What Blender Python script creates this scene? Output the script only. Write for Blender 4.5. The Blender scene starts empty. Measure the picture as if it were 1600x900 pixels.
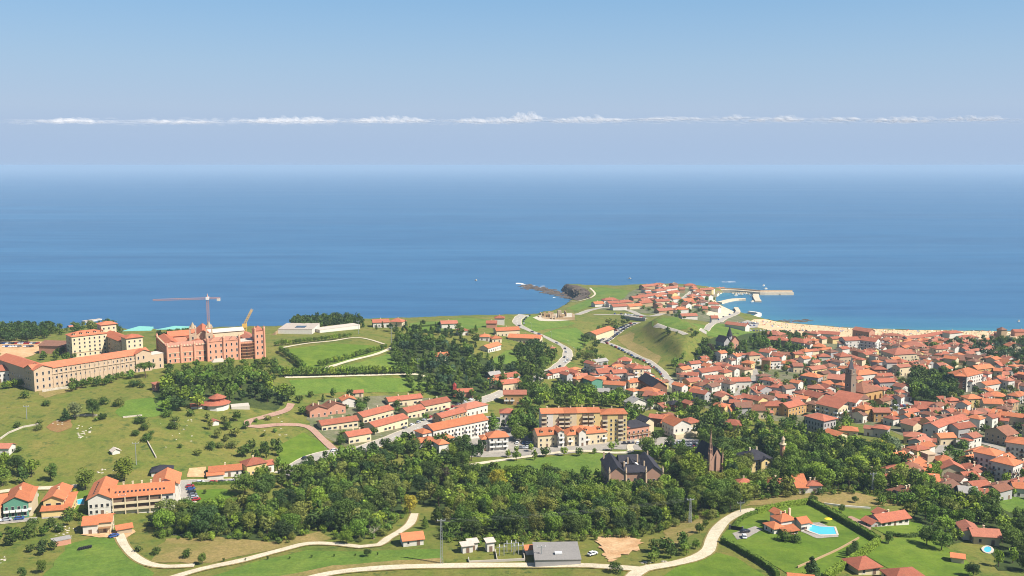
import bpy, bmesh, math, random
import numpy as np
from mathutils import Vector, Matrix
from mathutils.geometry import delaunay_2d_cdt

random.seed(7)
RNG = np.random.default_rng(7)
SC = bpy.context.scene
COL = SC.collection
R = math.radians

# ------------------------------------------------------------------ camera
F = 1500.0                      # focal length in pixels of the 1600 px wide photograph
HC = 200.0                      # camera height above the sea
V0 = 258.0                      # pixel row of the true horizon
PITCH = math.atan((450 - V0) / F)
cam = bpy.data.cameras.new('camera')
cam.lens = 36.0 * F / 1600.0
cam.sensor_width = 36.0
cam.clip_start = 1.0
cam.clip_end = 600000.0
camo = bpy.data.objects.new('camera', cam)
camo.location = (0, 0, HC)
camo.rotation_euler = (math.pi / 2 - PITCH, 0, 0)
COL.objects.link(camo)
SC.camera = camo

# ------------------------------------------------------------------ sky, sun, exposure
SUN_ELEV = R(47)
SUN_DIR = Vector((0.895, -0.445, 0)).normalized() * math.cos(SUN_ELEV) + Vector((0, 0, math.sin(SUN_ELEV)))
world = bpy.data.worlds.new('World')
SC.world = world
world.use_nodes = True
wn = world.node_tree
for n in list(wn.nodes):
    wn.nodes.remove(n)
def wnode(t, **k):
    n = wn.nodes.new(t)
    for a, b in k.items():
        setattr(n, a, b)
    return n
sky = wnode('ShaderNodeTexSky', sky_type='NISHITA')
sky.sun_disc = False
sky.sun_elevation = SUN_ELEV
sky.sun_rotation = math.atan2(SUN_DIR.x, SUN_DIR.y)
sky.altitude = 200
sky.air_density = 1.0
sky.dust_density = 0.6
sky.ozone_density = 3.0
bg = wnode('ShaderNodeBackground')
bg.inputs['Strength'].default_value = 0.064
out = wnode('ShaderNodeOutputWorld')
# the low sky over the sea is a bluish marine haze rather than the model's yellowish white
tc = wnode('ShaderNodeTexCoord')
sep = wnode('ShaderNodeSeparateXYZ')
wn.links.new(tc.outputs['Generated'], sep.inputs[0])
ramp = wnode('ShaderNodeValToRGB')
ramp.color_ramp.interpolation = 'EASE'
e = ramp.color_ramp.elements
e[0].position = 0.0
e[0].color = (1, 1, 1, 1)
e[1].position = 0.45
e[1].color = (0, 0, 0, 1)
wn.links.new(sep.outputs['Z'], ramp.inputs[0])
hr = wnode('ShaderNodeValToRGB')
hr.color_ramp.elements[0].position = 0.0
hr.color_ramp.elements[0].color = (3.4, 4.55, 6.35, 1)
hr.color_ramp.elements[1].position = 0.3
hr.color_ramp.elements[1].color = (1.7, 3.6, 6.2, 1)
for p_, c_ in ((0.02, (3.45, 4.55, 6.3, 1)), (0.042, (3.6, 4.65, 6.3, 1)), (0.056, (3.75, 4.8, 6.35, 1)), (0.1, (3.25, 4.7, 6.45, 1)), (0.165, (2.3, 4.3, 6.7, 1))):
    q = hr.color_ramp.elements.new(p_)
    q.color = c_
wn.links.new(sep.outputs['Z'], hr.inputs[0])
mixs = wnode('ShaderNodeMix', data_type='RGBA')
wn.links.new(ramp.outputs[0], mixs.inputs[0])
wn.links.new(sky.outputs[0], mixs.inputs[6])
wn.links.new(hr.outputs[0], mixs.inputs[7])
wn.links.new(mixs.outputs[2], bg.inputs['Color'])
wn.links.new(bg.outputs[0], out.inputs[0])

sun = bpy.data.lights.new('sun', 'SUN')
sun.energy = 5.0
sun.angle = R(0.53)
sun.color = (1.0, 0.955, 0.88)
suno = bpy.data.objects.new('sun', sun)
suno.rotation_euler = (-SUN_DIR).to_track_quat('-Z', 'Y').to_euler()
suno.location = (300, -300, 600)
COL.objects.link(suno)

vs = SC.view_settings
vs.view_transform = 'Standard'
vs.look = 'None'
vs.exposure = 0.88
vs.gamma = 1.0
vs.use_curve_mapping = False
SC.cycles.use_denoising = True
SC.cycles.denoising_prefilter = 'ACCURATE'
SC.render.filter_size = 1.0
SC.cycles.filter_width = 1.0
SC.cycles.max_bounces = 6
SC.cycles.diffuse_bounces = 2
SC.cycles.glossy_bounces = 2
SC.cycles.transmission_bounces = 2
SC.cycles.volume_bounces = 1
SC.cycles.transparent_max_bounces = 40
SC.cycles.caustics_reflective = False
SC.cycles.caustics_refractive = False

# ------------------------------------------------------------------ pixel rays
CP, SP = math.cos(PITCH), math.sin(PITCH)
def ray(u, v):
    a = (u - 800.0) / F
    b = -(v - 450.0) / F
    return np.array([a, CP + b * SP, -SP + b * CP])
def P(u, v, z):
    d = ray(u, v)
    t = (z - HC) / d[2]
    return np.array([d[0] * t, d[1] * t, z])
def project(x, y, z):
    dz = z - HC
    f = y * CP - dz * SP
    up = y * SP + dz * CP
    return 800 + F * x / f, 450 - F * up / f, f

# ------------------------------------------------------------------ terrain heights
ROWS = {  # photo row: height of the ground at columns 0,200,...,1600
    960: (50, 50, 50, 50, 51, 52, 54, 54, 52),
    895: (46, 46, 46, 47, 48, 50, 51, 49, 46),
    830: (44, 42, 41, 41, 43, 44, 48, 46, 40),
    770: (43, 41, 36, 34, 34, 35, 41, 40, 35),
    720: (47, 45, 38, 33, 30, 30, 32, 33, 30),
    670: (53, 51, 43, 35, 29, 27, 26, 26, 26),
    620: (57, 56, 50, 39, 30, 25, 22, 21, 24),
    580: (58, 58, 55, 46, 33, 22, 19, 17, 21),
    545: (57, 57, 56, 50, 38, 19, 21, 12, 14),
    525: (52, 53, 54, 50, 40, 23, 20, 6, 7),
}
CTRL = []
for v, zs in ROWS.items():
    for k, z in enumerate(zs):
        CTRL.append(P(200 * k, v, z))
for u, v, z in [
    (-150, 895, 46), (-150, 770, 44), (-150, 670, 54), (-150, 580, 58), (-150, 525, 48),
    (1750, 895, 44), (1750, 770, 36), (1750, 670, 28), (1750, 580, 22), (1750, 540, 10),
    (0, 508, 46), (120, 503, 48), (250, 505, 49), (400, 502, 50), (520, 497, 48), (620, 495, 44), (700, 492, 40),
    (800, 492, 36), (840, 486, 28), (870, 482, 21), (850, 500, 30), (900, 492, 25), (930, 478, 20), (912, 466, 13), (892, 446, 11), (905, 452, 12),
    (930, 450, 13), (960, 470, 19), (1000, 458, 16), (1060, 450, 15), (1060, 480, 19), (1110, 455, 8), (1120, 480, 8),
    (1000, 486, 22), (1095, 500, 22), (1150, 505, 8), (1190, 505, 4), (1230, 512, 4), (1300, 520, 4), (1400, 523, 3.5), (1500, 526, 3.5), (1600, 528, 4),
    (1250, 508, 1.6), (1330, 513, 1.6), (1450, 516.5, 1.6), (1600, 518.5, 1.6), (1700, 530, 4), (1700, 521, 1.6),
    (1015, 507, 31), (1060, 512, 32), (1100, 520, 31), (1145, 530, 29), (1000, 517, 27), (1030, 535, 26), (1060, 552, 25),
    (975, 525, 18), (985, 536, 17), (1010, 556, 17), (1040, 573, 17), (945, 535, 20), (930, 515, 23), (1200, 560, 18), (1300, 550, 12), (1100, 575, 19),
]:
    CTRL.append(P(u, v, z))
CTRL = np.array(CTRL)
def _tps_solve(pts, vals, reg):
    n = len(pts)
    d2 = ((pts[:, None, :] - pts[None, :, :]) ** 2).sum(-1) / 1e4
    K = 0.5 * d2 * np.log(d2 + 1e-9)
    A = np.zeros((n + 3, n + 3))
    A[:n, :n] = K + reg * np.eye(n)
    A[:n, n] = 1
    A[:n, n + 1:] = pts / 100.0
    A[n:, :n] = A[:n, n:].T
    b = np.zeros(n + 3)
    b[:n] = vals
    return np.linalg.solve(A, b)
TW = _tps_solve(CTRL[:, :2], CTRL[:, 2], 0.03)

# the coast, as photo points with the height of the land edge there
COAST_PX = [(-250, 518, 42), (-60, 516, 44), (40, 514, 46), (90, 515, 47), (125, 505, 46), (165, 498, 44), (182, 505, 46), (220, 511, 49), (330, 510, 50), (430, 506, 50), (470, 501, 48), (540, 497, 47),
            (600, 495, 44), (700, 492, 39), (770, 492, 35), (812, 488, 31), (845, 483, 23), (868, 479, 15), (885, 476, 4), (897, 471, 0), (893, 466, 0), (885, 461, 0), (878, 456, 0), (876, 451, 2), (881, 446, 6), (889, 443, 10),
            (905, 442, 11), (935, 444, 12), (965, 446, 13), (1000, 443, 12), (1050, 440, 11), (1090, 441, 9), (1125, 449, 4), (1138, 453, 3), (1120, 462, 3),
            (1122, 474, 2), (1137, 482, 2), (1156, 490, 2), (1185, 494, 1), (1190, 497, 0), (1212, 502, 0), (1268, 506.5, 0), (1330, 511.5, 0), (1400, 514, 0),
            (1500, 515.5, 0), (1600, 517, 0), (1750, 518.5, 0), (2000, 520, 0)]
COAST = [P(*c)[:2] for c in COAST_PX]
LANDPOLY = np.array(COAST + [np.array([1800.0, COAST[-1][1]]), np.array([1800.0, 150.0]), np.array([-1800.0, 150.0]), np.array([-1800.0, COAST[0][1]])])
def coast_dist(x, y):
    """signed distance to the shore, positive on land"""
    px, py = x.ravel(), y.ravel()
    best = np.full(px.shape, 1e9)
    c = np.array(COAST)
    ext = np.vstack([[[-1800.0, COAST[0][1]]], c, [[1800.0, COAST[-1][1]]]])
    for a, b in zip(ext[:-1], ext[1:]):
        d = b - a
        L = (d ** 2).sum() + 1e-9
        t = np.clip(((px - a[0]) * d[0] + (py - a[1]) * d[1]) / L, 0, 1)
        best = np.minimum(best, np.hypot(px - a[0] - t * d[0], py - a[1] - t * d[1]))
    inside = np.zeros(px.shape, bool)
    n = len(LANDPOLY)
    for i in range(n):
        x1, y1 = LANDPOLY[i]
        x2, y2 = LANDPOLY[(i + 1) % n]
        c1 = (y1 > py) != (y2 > py)
        with np.errstate(divide='ignore', invalid='ignore'):
            xi = (x2 - x1) * (py - y1) / (y2 - y1 + 1e-12) + x1
        inside ^= c1 & (px < xi)
    return np.where(inside, best, -best).reshape(x.shape)
def vnoise(x, y, s, seed):
    r = np.random.default_rng(seed)
    g = r.random((256, 256))
    xs, ys = x / s, y / s
    xi, yi = np.floor(xs).astype(int), np.floor(ys).astype(int)
    fx, fy = xs - xi, ys - yi
    fx, fy = fx * fx * (3 - 2 * fx), fy * fy * (3 - 2 * fy)
    a, b = g[yi % 256, xi % 256], g[yi % 256, (xi + 1) % 256]
    c, d = g[(yi + 1) % 256, xi % 256], g[(yi + 1) % 256, (xi + 1) % 256]
    return (a * (1 - fx) + b * fx) * (1 - fy) + (c * (1 - fx) + d * fx) * fy
GX0, GX1, GY0, GY1, GS = -1700.0, 1700.0, 180.0, 2000.0, 4.0
gx = np.arange(GX0, GX1 + 1, GS)
gy = np.arange(GY0, GY1 + 1, GS)
GXX, GYY = np.meshgrid(gx, gy)
HZ = np.zeros_like(GXX)
for i in range(0, len(gy), 20):
    xx, yy = GXX[i:i + 20].ravel(), GYY[i:i + 20].ravel()
    d2 = ((xx[:, None] - CTRL[None, :, 0]) ** 2 + (yy[:, None] - CTRL[None, :, 1]) ** 2) / 1e4
    k = 0.5 * d2 * np.log(d2 + 1e-9)
    n = len(CTRL)
    HZ[i:i + 20] = (k @ TW[:n] + TW[n] + TW[n + 1] * xx / 100 + TW[n + 2] * yy / 100).reshape(-1, len(gx))
HZ = np.clip(HZ, 1.2, 66)
HZ += (vnoise(GXX, GYY, 38, 3) - 0.5) * np.clip(HZ / 14, 0, 1) * 1.6
HILL = [P(u, v, 24)[:2] for u, v in ((999, 521), (1014, 532), (1038, 549), (1064, 564), (1096, 552), (1110, 530), (1075, 516), (1035, 505), (1012, 508))]
_d = np.full(GXX.shape, 1e9)
_in = np.zeros(GXX.shape, bool)
for _i in range(len(HILL)):
    _a, _b = HILL[_i], HILL[(_i + 1) % len(HILL)]
    _e = _b - _a
    _t = np.clip(((GXX - _a[0]) * _e[0] + (GYY - _a[1]) * _e[1]) / (_e ** 2).sum(), 0, 1)
    _d = np.minimum(_d, np.hypot(GXX - _a[0] - _t * _e[0], GYY - _a[1] - _t * _e[1]))
    _in ^= ((_a[1] > GYY) != (_b[1] > GYY)) & (GXX < _e[0] * (GYY - _a[1]) / (_e[1] + 1e-12) + _a[0])
_s = np.clip(np.where(_in, _d, 0) / 17, 0, 1)
HZ += 7 * _s * _s * (3 - 2 * _s)
CD = coast_dist(GXX, GYY)
_w = np.clip((CD + (vnoise(GXX, GYY, 9, 5) - 0.5) * 5) / np.clip(HZ * 0.75, 9, 16), 0, 1)
_w = _w * _w * (3 - 2 * _w)
HZ = HZ * _w - 3.0 * (1 - _w)
def bil(A, x, y):
    fx = (np.clip(x, GX0, GX1 - GS) - GX0) / GS
    fy = (np.clip(y, GY0, GY1 - GS) - GY0) / GS
    xi = np.minimum(np.floor(fx).astype(int), len(gx) - 2)
    yi = np.minimum(np.floor(fy).astype(int), len(gy) - 2)
    fx, fy = fx - xi, fy - yi
    return (A[yi, xi] * (1 - fx) + A[yi, xi + 1] * fx) * (1 - fy) + (A[yi + 1, xi] * (1 - fx) + A[yi + 1, xi + 1] * fx) * fy
def H(x, y):
    return float(bil(HZ, np.array(float(x)), np.array(float(y))))
def HA(x, y):
    return bil(HZ, np.asarray(x, float), np.asarray(y, float))
TS = np.concatenate([np.arange(230, 900, 2.0), np.arange(900, 1900, 4.0)])
def G(u, v, add=0.0):
    """the place on the ground (plus add metres) that the photograph shows at a pixel"""
    d = ray(u, v)
    t = TS / d[1]
    z = HC + d[2] * t
    g = np.maximum(HA(d[0] * t, d[1] * t), 0.0) + add
    below = np.nonzero(z < g)[0]
    if len(below) == 0:
        return P(u, v, add)
    i = below[0]
    if i == 0:
        tt = t[0]
    else:
        a, b = z[i - 1] - g[i - 1], g[i] - z[i]
        tt = t[i - 1] + (t[i] - t[i - 1]) * a / (a + b)
    p = d * tt
    return np.array([p[0], p[1], HC + p[2]])

# ------------------------------------------------------------------ materials
def srgb(r, g, b):
    f = lambda c: ((c / 255 + 0.055) / 1.055) ** 2.4 if c > 10 else c / 255 / 12.92
    return (f(r) * 0.82, f(g) * 0.82, f(b) * 0.82, 1)
MATS = {}
def nodes_of(name):
    m = bpy.data.materials.new(name)
    m.use_nodes = True
    nt = m.node_tree
    b = nt.nodes['Principled BSDF']
    MATS[name] = m
    return m, nt, b
def N(nt, t, **k):
    n = nt.nodes.new(t)
    for a, v in k.items():
        setattr(n, a, v)
    return n
def noise(nt, coord, scale, detail=4, rough=0.6):
    n = N(nt, 'ShaderNodeTexNoise')
    n.inputs['Scale'].default_value = scale
    n.inputs['Detail'].default_value = detail
    n.inputs['Roughness'].default_value = rough
    nt.links.new(coord, n.inputs['Vector'])
    return n.outputs['Fac']
def remap(nt, val, a, b, c=0.0, d=1.0):
    n = N(nt, 'ShaderNodeMapRange')
    for k, x in enumerate((a, b, c, d)):
        n.inputs[k + 1].default_value = x
    nt.links.new(val, n.inputs[0])
    return n.outputs[0]
def mixc(nt, fac, a, b, blend='MIX'):
    n = N(nt, 'ShaderNodeMix', data_type='RGBA', blend_type=blend)
    for s, x in ((0, fac), (6, a), (7, b)):
        if isinstance(x, (tuple, list, float, int)):
            n.inputs[s].default_value = x
        else:
            nt.links.new(x, n.inputs[s])
    return n.outputs[2]
def position(nt):
    return N(nt, 'ShaderNodeNewGeometry').outputs['Position']
def bump(nt, b, h, strength, dist):
    n = N(nt, 'ShaderNodeBump')
    n.inputs['Strength'].default_value = strength
    n.inputs['Distance'].default_value = dist
    nt.links.new(h, n.inputs['Height'])
    nt.links.new(n.outputs[0], b.inputs['Normal'])
def ground_mat(name, c1, c2, c3, s_big=0.012, s_mid=0.07, s_fine=0.6, rough=0.95, streak=0.0):
    m, nt, b = nodes_of(name)
    p = position(nt)
    f1 = remap(nt, noise(nt, p, s_big, 5), 0.36, 0.64)
    f2 = remap(nt, noise(nt, p, s_mid, 6, 0.7), 0.38, 0.68)
    f3 = noise(nt, p, s_fine, 4, 0.7)
    c = mixc(nt, f1, c1, c2)
    c = mixc(nt, f2, c, c3)
    v = remap(nt, f3, 0.25, 0.75, 0.72, 1.28)
    cv = N(nt, 'ShaderNodeCombineColor')
    for k in range(3):
        nt.links.new(v, cv.inputs[k])
    c = mixc(nt, 1.0, c, cv.outputs[0], 'MULTIPLY')
    nt.links.new(c, b.inputs['Base Color'])
    b.inputs['Roughness'].default_value = rough
    b.inputs['Specular IOR Level'].default_value = 0.15
    bump(nt, b, f3, 0.6, 0.35)
    return m
def plain_mat(name, c, rough=0.8, var=0.15, scale=0.8, metal=0.0, spec=0.3, objvar=0.0, coord='obj', streaks=False):
    m, nt, b = nodes_of(name)
    tcn = N(nt, 'ShaderNodeTexCoord')
    p = tcn.outputs['Object'] if coord == 'obj' else position(nt)
    f = noise(nt, p, scale, 6, 0.7)
    v = remap(nt, f, 0.25, 0.75, 1 - var, 1 + var)
    if objvar:
        oi = N(nt, 'ShaderNodeObjectInfo')
        ov = remap(nt, oi.outputs['Random'], 0, 1, 1 - objvar, 1 + objvar)
        mm = N(nt, 'ShaderNodeMath', operation='MULTIPLY')
        nt.links.new(v, mm.inputs[0])
        nt.links.new(ov, mm.inputs[1])
        v = mm.outputs[0]
    cv = N(nt, 'ShaderNodeCombineColor')
    for k in range(3):
        nt.links.new(v, cv.inputs[k])
    cc = mixc(nt, 1.0, c, cv.outputs[0], 'MULTIPLY')
    nt.links.new(cc, b.inputs['Base Color'])
    b.inputs['Roughness'].default_value = rough
    b.inputs['Metallic'].default_value = metal
    b.inputs['Specular IOR Level'].default_value = spec
    return m
def roof_mat(name, c, c2):
    """clay tiles: courses of tile as fine ribs, faded and mossy patches"""
    m, nt, b = nodes_of(name)
    tcn = N(nt, 'ShaderNodeTexCoord')
    p = tcn.outputs['Object']
    f = remap(nt, noise(nt, p, 0.35, 6, 0.75), 0.3, 0.7)
    g = noise(nt, p, 3.0, 3, 0.8)
    oi = N(nt, 'ShaderNodeObjectInfo')
    cc = mixc(nt, f, c, c2)
    cc = mixc(nt, remap(nt, noise(nt, p, 0.9, 5, 0.8), 0.52, 0.74, 0.0, 0.6), cc, srgb(142, 104, 84) if 'tile' in name else c2)
    v = remap(nt, g, 0.2, 0.8, 0.66, 1.24)
    ov = remap(nt, oi.outputs['Random'], 0, 1, 0.74, 1.12)
    mm = N(nt, 'ShaderNodeMath', operation='MULTIPLY')
    nt.links.new(v, mm.inputs[0])
    nt.links.new(ov, mm.inputs[1])
    cv = N(nt, 'ShaderNodeCombineColor')
    for k in range(3):
        nt.links.new(mm.outputs[0], cv.inputs[k])
    cc = mixc(nt, 1.0, cc, cv.outputs[0], 'MULTIPLY')
    nt.links.new(cc, b.inputs['Base Color'])
    b.inputs['Roughness'].default_value = 0.85
    b.inputs['Specular IOR Level'].default_value = 0.2
    w = N(nt, 'ShaderNodeTexWave', wave_type='BANDS', bands_direction='X')
    w.inputs['Scale'].default_value = 1.3
    w.inputs['Distortion'].default_value = 1.2
    nt.links.new(p, w.inputs['Vector'])
    bump(nt, b, w.outputs[0], 0.5, 0.12)
    return m

LAWN = ground_mat('lawn_grass', srgb(96, 122, 32), srgb(114, 130, 44), srgb(80, 104, 30), 0.03, 0.10, 0.8)
FIELD = ground_mat('field_grass', srgb(98, 124, 44), srgb(114, 128, 52), srgb(82, 108, 38), 0.02, 0.09, 0.7)
DRY = ground_mat('dry_grass', srgb(138, 122, 70), srgb(116, 114, 56), srgb(152, 130, 82), 0.02, 0.1, 0.8)
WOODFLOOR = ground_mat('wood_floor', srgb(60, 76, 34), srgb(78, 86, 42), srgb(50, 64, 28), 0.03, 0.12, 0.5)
SCRUB = ground_mat('scrub', srgb(74, 94, 40), srgb(98, 106, 52), srgb(62, 82, 36), 0.03, 0.15, 0.8)
PAVING = ground_mat('paving', srgb(156, 148, 136), srgb(140, 134, 126), srgb(168, 160, 148), 0.03, 0.2, 1.5, 0.9)
YARD = ground_mat('town_yard', srgb(100, 102, 66), srgb(78, 96, 50), srgb(130, 122, 100), 0.03, 0.09, 0.7, 0.9)
ASPHALT = ground_mat('asphalt', srgb(164, 156, 144), srgb(150, 144, 136), srgb(174, 166, 152), 0.02, 0.2, 1.5, 0.9)
TRACK = ground_mat('pale_track', srgb(204, 190, 160), srgb(192, 178, 150), srgb(214, 202, 176), 0.03, 0.2, 1.5, 0.9)
PINKTRACK = ground_mat('pink_drive', srgb(170, 136, 116), srgb(160, 126, 108), srgb(178, 146, 126), 0.03, 0.2, 1.5, 0.9)
DIRT = ground_mat('bare_earth', srgb(200, 160, 114), srgb(180, 136, 94), srgb(212, 178, 136), 0.03, 0.15, 1.0, 0.95)
RUST = ground_mat('red_earth', srgb(150, 96, 66), srgb(132, 104, 62), srgb(140, 116, 72), 0.04, 0.15, 1.0, 0.95)
SAND = ground_mat('beach_sand', srgb(212, 180, 138), srgb(202, 170, 128), srgb(220, 192, 154), 0.02, 0.1, 0.8, 0.95)
WETSAND = ground_mat('wet_sand', srgb(168, 140, 108), srgb(156, 130, 100), srgb(176, 150, 118), 0.02, 0.1, 0.8, 0.6)
ROCK = ground_mat('sea_rock', srgb(92, 80, 70), srgb(122, 106, 90), srgb(70, 62, 56), 0.05, 0.2, 0.9, 0.9)
STONEPALE = ground_mat('limestone', srgb(190, 178, 158), srgb(168, 156, 136), srgb(204, 194, 176), 0.2, 0.5, 1.5, 0.9)

# the terrain: pasture where level, rock where steep
def terrain_mat():
    m, nt, b = nodes_of('terrain_grass_and_rock')
    geo = N(nt, 'ShaderNodeNewGeometry')
    p = geo.outputs['Position']
    f1 = remap(nt, noise(nt, p, 0.010, 5), 0.36, 0.64)
    f2 = remap(nt, noise(nt, p, 0.055, 6, 0.72), 0.36, 0.66)
    f3 = noise(nt, p, 0.5, 5, 0.75)
    c = mixc(nt, f1, srgb(108, 114, 46), srgb(82, 104, 36))
    c = mixc(nt, f2, c, srgb(126, 118, 58))
    f4 = remap(nt, noise(nt, p, 0.16, 5, 0.7), 0.55, 0.68)
    c = mixc(nt, f4, c, srgb(66, 86, 36))
    rk = mixc(nt, remap(nt, noise(nt, p, 0.22, 6, 0.75), 0.35, 0.65), srgb(84, 74, 64), srgb(150, 132, 108))
    sp = N(nt, 'ShaderNodeSeparateXYZ')
    nt.links.new(geo.outputs['True Normal'], sp.inputs[0])
    steep = remap(nt, sp.outputs['Z'], 0.76, 0.62)
    c = mixc(nt, steep, c, rk)
    v = remap(nt, f3, 0.25, 0.75, 0.74, 1.26)
    cv = N(nt, 'ShaderNodeCombineColor')
    for k in range(3):
        nt.links.new(v, cv.inputs[k])
    c = mixc(nt, 1.0, c, cv.outputs[0], 'MULTIPLY')
    nt.links.new(c, b.inputs['Base Color'])
    b.inputs['Roughness'].default_value = 0.95
    b.inputs['Specular IOR Level'].default_value = 0.15
    bump(nt, b, f3, 0.7, 0.5)
    return m
TERRAIN = terrain_mat()

def sea_mat():
    m, nt, b = nodes_of('sea_water')
    p = position(nt)
    mp = N(nt, 'ShaderNodeMapping')
    mp.inputs['Scale'].default_value = (0.16, 1.0, 1.0)
    mp.inputs['Rotation'].default_value = (0, 0, R(5))
    nt.links.new(p, mp.inputs['Vector'])
    q = mp.outputs[0]
    s1 = noise(nt, q, 0.0022, 6, 0.62)
    s2 = noise(nt, q, 0.02, 6, 0.7)
    s3 = noise(nt, q, 0.1, 5, 0.7)
    mp2 = N(nt, 'ShaderNodeMapping')
    mp2.inputs['Scale'].default_value = (0.035, 1.0, 1.0)
    mp2.inputs['Rotation'].default_value = (0, 0, R(-3))
    nt.links.new(p, mp2.inputs['Vector'])
    s4 = noise(nt, mp2.outputs[0], 0.0035, 7, 0.75)
    att = N(nt, 'ShaderNodeAttribute', attribute_name='shallow')
    c = mixc(nt, remap(nt, s1, 0.35, 0.66), srgb(46, 92, 130), srgb(56, 104, 142))
    c = mixc(nt, remap(nt, s2, 0.46, 0.72, 0.0, 0.4), c, srgb(66, 118, 156))
    c = mixc(nt, remap(nt, s2, 0.5, 0.3, 0.0, 0.4), c, srgb(24, 70, 112))
    c = mixc(nt, remap(nt, s4, 0.52, 0.7, 0.0, 0.45), c, srgb(84, 134, 170))
    sh = N(nt, 'ShaderNodeMath', operation='MULTIPLY')
    nt.links.new(att.outputs['Fac'], sh.inputs[0])
    nt.links.new(remap(nt, noise(nt, q, 0.03, 4), 0.3, 0.62, 0.45, 1.0), sh.inputs[1])
    c = mixc(nt, sh.outputs[0], c, srgb(66, 134, 146))
    nt.links.new(c, b.inputs['Base Color'])
    nt.links.new(remap(nt, s1, 0.3, 0.7, 0.36, 0.46), b.inputs['Roughness'])
    b.inputs['IOR'].default_value = 1.33
    b.inputs['Specular IOR Level'].default_value = 0.3
    bump(nt, b, s3, 0.35, 1.2)
    return m
SEA = sea_mat()

WALLC = {'white': srgb(214, 207, 194), 'cream': srgb(214, 196, 160), 'yellow': srgb(216, 190, 130), 'pink': srgb(192, 138, 112),
         'tan': srgb(172, 144, 108), 'stone': srgb(168, 150, 124), 'grey': srgb(168, 164, 160), 'brown': srgb(132, 92, 70), 'green': srgb(92, 142, 118),
         'brick': srgb(214, 152, 122), 'ochre': srgb(190, 150, 94), 'palestone': srgb(194, 168, 138), 'darkgrey': srgb(108, 106, 108), 'red': srgb(160, 66, 60), 'towerstone': srgb(136, 118, 100), 'gothic': srgb(172, 134, 112)}
WALL = {k: plain_mat('wall_' + k, c, 0.9, 0.09, 0.5, objvar=0.05) for k, c in WALLC.items()}
ROOF = {'orange': roof_mat('roof_orange_tile', srgb(214, 132, 88), srgb(194, 116, 78)),
        'red': roof_mat('roof_red_tile', srgb(190, 114, 86), srgb(164, 96, 74)),
        'salmon': roof_mat('roof_salmon_tile', srgb(192, 122, 96), srgb(168, 106, 84)),
        'weathered': roof_mat('roof_weathered_tile', srgb(162, 106, 80), srgb(134, 92, 72)),
        'brown': roof_mat('roof_brown_tile', srgb(146, 104, 84), srgb(124, 90, 74)),
        'slate': roof_mat('roof_slate', srgb(66, 64, 70), srgb(52, 50, 56)),
        'terracotta': roof_mat('roof_terracotta_tile', srgb(212, 128, 92), srgb(194, 112, 80)),
        'grey': roof_mat('roof_grey_sheet', srgb(178, 172, 164), srgb(162, 156, 150)),
        'pale': roof_mat('roof_pale', srgb(222, 206, 190), srgb(206, 190, 174)),
        'pinkish': roof_mat('roof_pinkish', srgb(202, 148, 122), srgb(188, 134, 110))}
GLASS = plain_mat('window_glass', srgb(44, 46, 54), 0.12, 0.1, 1.0, spec=0.6)
FRAME = plain_mat('window_frame', srgb(214, 206, 192), 0.7, 0.05)
BROWN_AND_SHADE = plain_mat('brown_and_recess_shade', srgb(122, 98, 80), 0.7, 0.1)  # brown of doors and rails; on flat panels it paints recess shade
BARK = plain_mat('bark', srgb(88, 74, 60), 0.95, 0.25, 3.0)
DEADWOOD = plain_mat('dead_wood', srgb(178, 166, 146), 0.95, 0.15, 3.0)
WHITE = plain_mat('white_paint', srgb(232, 230, 226), 0.5, 0.05)
METAL = plain_mat('galvanised_metal', srgb(170, 172, 172), 0.45, 0.08, metal=0.4)
CONCRETE = plain_mat('concrete', srgb(196, 186, 170), 0.9, 0.1, 0.6)
QUAY = plain_mat('quay_stone', srgb(206, 190, 164), 0.9, 0.14, 0.25)
CRANEPINK = plain_mat('crane_faded_red', srgb(190, 144, 128), 0.6, 0.1)
CRANEYEL = plain_mat('crane_yellow', srgb(222, 178, 92), 0.6, 0.1)
BLACK = plain_mat('tyre_black', srgb(34, 34, 36), 0.8, 0.1)
POOL = plain_mat('pool_water', srgb(86, 190, 222), 0.1, 0.06, 0.4, spec=0.5)
TEAL = plain_mat('court_teal', srgb(126, 190, 176), 0.8, 0.06)
WOODEN = plain_mat('timber', srgb(150, 112, 76), 0.85, 0.15)
CARC = {'white': srgb(232, 232, 232), 'silver': srgb(172, 176, 182), 'dark': srgb(42, 44, 52), 'red': srgb(172, 38, 40), 'blue': srgb(52, 84, 146), 'grey': srgb(110, 112, 116)}
CARM = {k: plain_mat('car_paint_' + k, c, 0.3, 0.03, spec=0.6) for k, c in CARC.items()}

def leaf_mat(name):
    m, nt, b = nodes_of(name)
    att = N(nt, 'ShaderNodeAttribute', attribute_name='tint')
    oi = N(nt, 'ShaderNodeObjectInfo')
    c = mixc(nt, 1.0, att.outputs['Color'], oi.outputs['Color'], 'MULTIPLY')
    nt.links.new(c, b.inputs['Base Color'])
    b.inputs['Roughness'].default_value = 0.7
    b.inputs['Specular IOR Level'].default_value = 0.2
    tr = N(nt, 'ShaderNodeBsdfTranslucent')
    nt.links.new(mixc(nt, 1.0, c, (1.3, 1.35, 0.7, 1), 'MULTIPLY'), tr.inputs['Color'])
    mx = N(nt, 'ShaderNodeMixShader')
    mx.inputs[0].default_value = 0.22
    nt.links.new(b.outputs[0], mx.inputs[1])
    nt.links.new(tr.outputs[0], mx.inputs[2])
    nt.links.new(mx.outputs[0], nt.nodes['Material Output'].inputs['Surface'])
    return m
LEAF = leaf_mat('leaves')

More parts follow.
